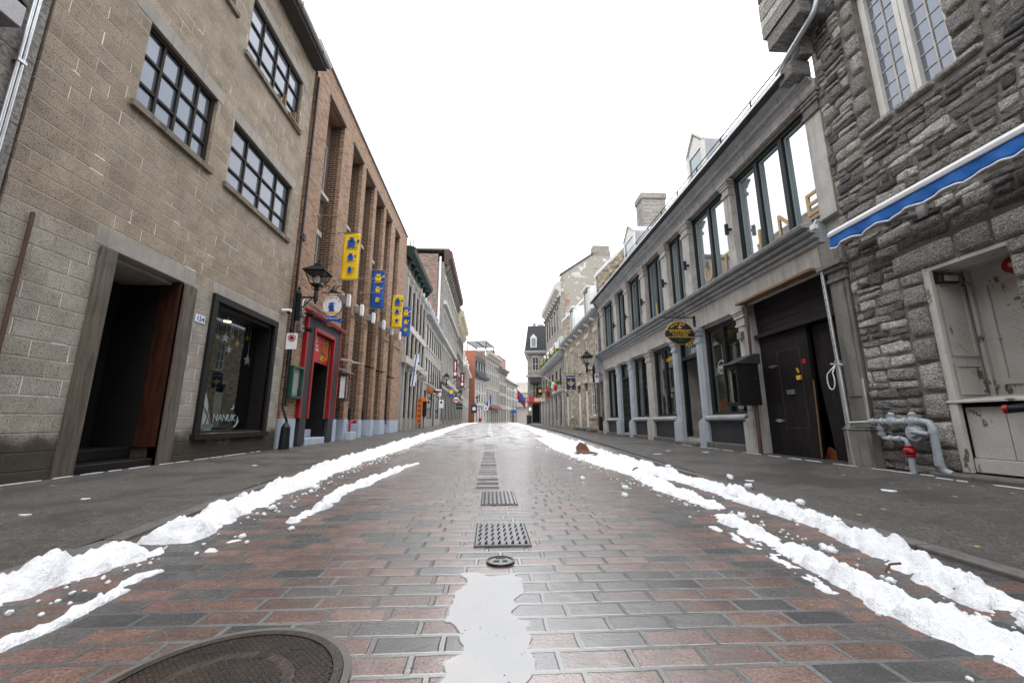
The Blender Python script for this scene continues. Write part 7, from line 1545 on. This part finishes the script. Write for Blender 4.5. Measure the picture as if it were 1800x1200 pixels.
    for k, (x, y, lb) in enumerate(((1.66, 4.7, 'curled brown leaf scrap on right snow below the cardboard'), (1.5, 1.55, 'short brown twig stuck in the near right snow'), (1.55, 1.18, 'brown bark strip lying in the near right slush corner'))):
        z = gz(y)+.065; q = MB(W); q.tube([(x-.03, y, z-.01), (x, y+.01, z+.012), (x+.03, y-.005, z+.02)], .008 if k == 0 else .004, 6); o = q.build('twig', G['cardb']); tag(o, lb, 'litter', 'brown scraps in the snow')
    q = MB(W); z = gz(3.4)+.085; q.box(-3.95, -3.8, 3.45, 3.49, z-.01, z+.006); tag(q.build('orange_scrap', G['orange']), 'flat orange scrap on the pavement at the left wall foot', 'litter')
    o = MB(W).plate([(1.38, 3.9), (1.4, 3.92), (1.37, 3.95)], gz(4)+.002, gz(4)+.006); 
    random.seed(5)
    q = MB(W)
    for k in range(140):
        sd = random.choice((-1, 1)); y = 1.6+random.random()**1.6*9; x = random.uniform(-4, -2.2) if sd < 0 else random.uniform(2.3, 4.3); z = gz(y)+.015+.065*sm(1.9, 4.2, abs(x)); r = random.uniform(.003, .009)
        q.box(x-r, x+r, y-r*1.3, y+r*1.3, z, z+r*.5)
    tag(q.build('grit', G['tan']), 'pale grit and leaf bits scattered over both pavements', 'grit', None, 'stuff')
G['wetiron'] = plain('wet_worn_iron', (.1, .1, .1), .18, .3, 12, .4)
G['ironw'] = plain('dark_wet_iron', (.03, .03, .03), .25, .3, 12, .4)
drains()
# ---------------------------------------------------------------- light, sky, camera
EL, AZ = radians(58), radians(160)          # weak sun behind overcast, high behind the viewer
w = bpy.data.worlds.new('World'); S.world = w; w.use_nodes = True
nt = w.node_tree; nt.nodes.clear()
sk = nt.nodes.new('ShaderNodeTexSky'); sk.sky_type = 'NISHITA'; sk.sun_disc = False; sk.sun_elevation = EL; sk.sun_rotation = AZ; sk.dust_density = 4; sk.air_density = 1.5
tc = nt.nodes.new('ShaderNodeTexCoord'); nz = nt.nodes.new('ShaderNodeTexNoise'); nz.inputs['Scale'].default_value = 2.2; nz.inputs['Detail'].default_value = 6; nz.inputs['Roughness'].default_value = .55
nt.links.new(tc.outputs['Generated'], nz.inputs['Vector'])
cr = nt.nodes.new('ShaderNodeValToRGB'); cr.color_ramp.elements[0].position = .3; cr.color_ramp.elements[1].position = .7
cr.color_ramp.elements[0].color = (9.2, 9.5, 10.0, 1); cr.color_ramp.elements[1].color = (14.2, 14.1, 14.1, 1)
nt.links.new(nz.outputs[0], cr.inputs[0])
mx = nt.nodes.new('ShaderNodeMix'); mx.data_type = 'RGBA'; mx.inputs[0].default_value = .93
nt.links.new(sk.outputs[0], mx.inputs[6]); nt.links.new(cr.outputs[0], mx.inputs[7])
sp = nt.nodes.new('ShaderNodeSeparateXYZ'); nt.links.new(tc.outputs['Generated'], sp.inputs[0])
mr = nt.nodes.new('ShaderNodeMapRange'); mr.inputs[1].default_value = 0; mr.inputs[2].default_value = 1; mr.inputs[3].default_value = .72; mr.inputs[4].default_value = 1.6
nt.links.new(sp.outputs[2], mr.inputs[0])
vm = nt.nodes.new('ShaderNodeVectorMath'); vm.operation = 'SCALE'; nt.links.new(mx.outputs[2], vm.inputs[0]); nt.links.new(mr.outputs[0], vm.inputs['Scale'])
bg = nt.nodes.new('ShaderNodeBackground'); bg.inputs[1].default_value = .12; nt.links.new(vm.outputs[0], bg.inputs[0])
ow = nt.nodes.new('ShaderNodeOutputWorld'); nt.links.new(bg.outputs[0], ow.inputs[0])
sl = bpy.data.lights.new('overcast_sun', 'SUN'); sl.energy = .7; sl.angle = radians(25); sl.color = (1, .97, .93)
so = put('overcast_sun', sl, None, (0, -10, 30)); so.rotation_euler = (pi/2-EL, 0, radians(20))
cd = bpy.data.cameras.new('camera'); cd.sensor_width = 36; cd.lens = 36*705/1800; cd.clip_start = .05; cd.clip_end = 2000
co = put('camera', cd, None, (0, 0, .6)); co.rotation_euler = (radians(90+11.31), 0, radians(-3.0255))
S.camera = co
S.view_settings.view_transform = 'Standard'; S.view_settings.look = 'None'; S.view_settings.exposure = .55; S.view_settings.gamma = 1
S.render.film_transparent = False
S.cycles.max_bounces = 8; S.cycles.transparent_max_bounces = 8; S.cycles.caustics_reflective = False; S.cycles.caustics_refractive = False; S.cycles.use_denoising = True
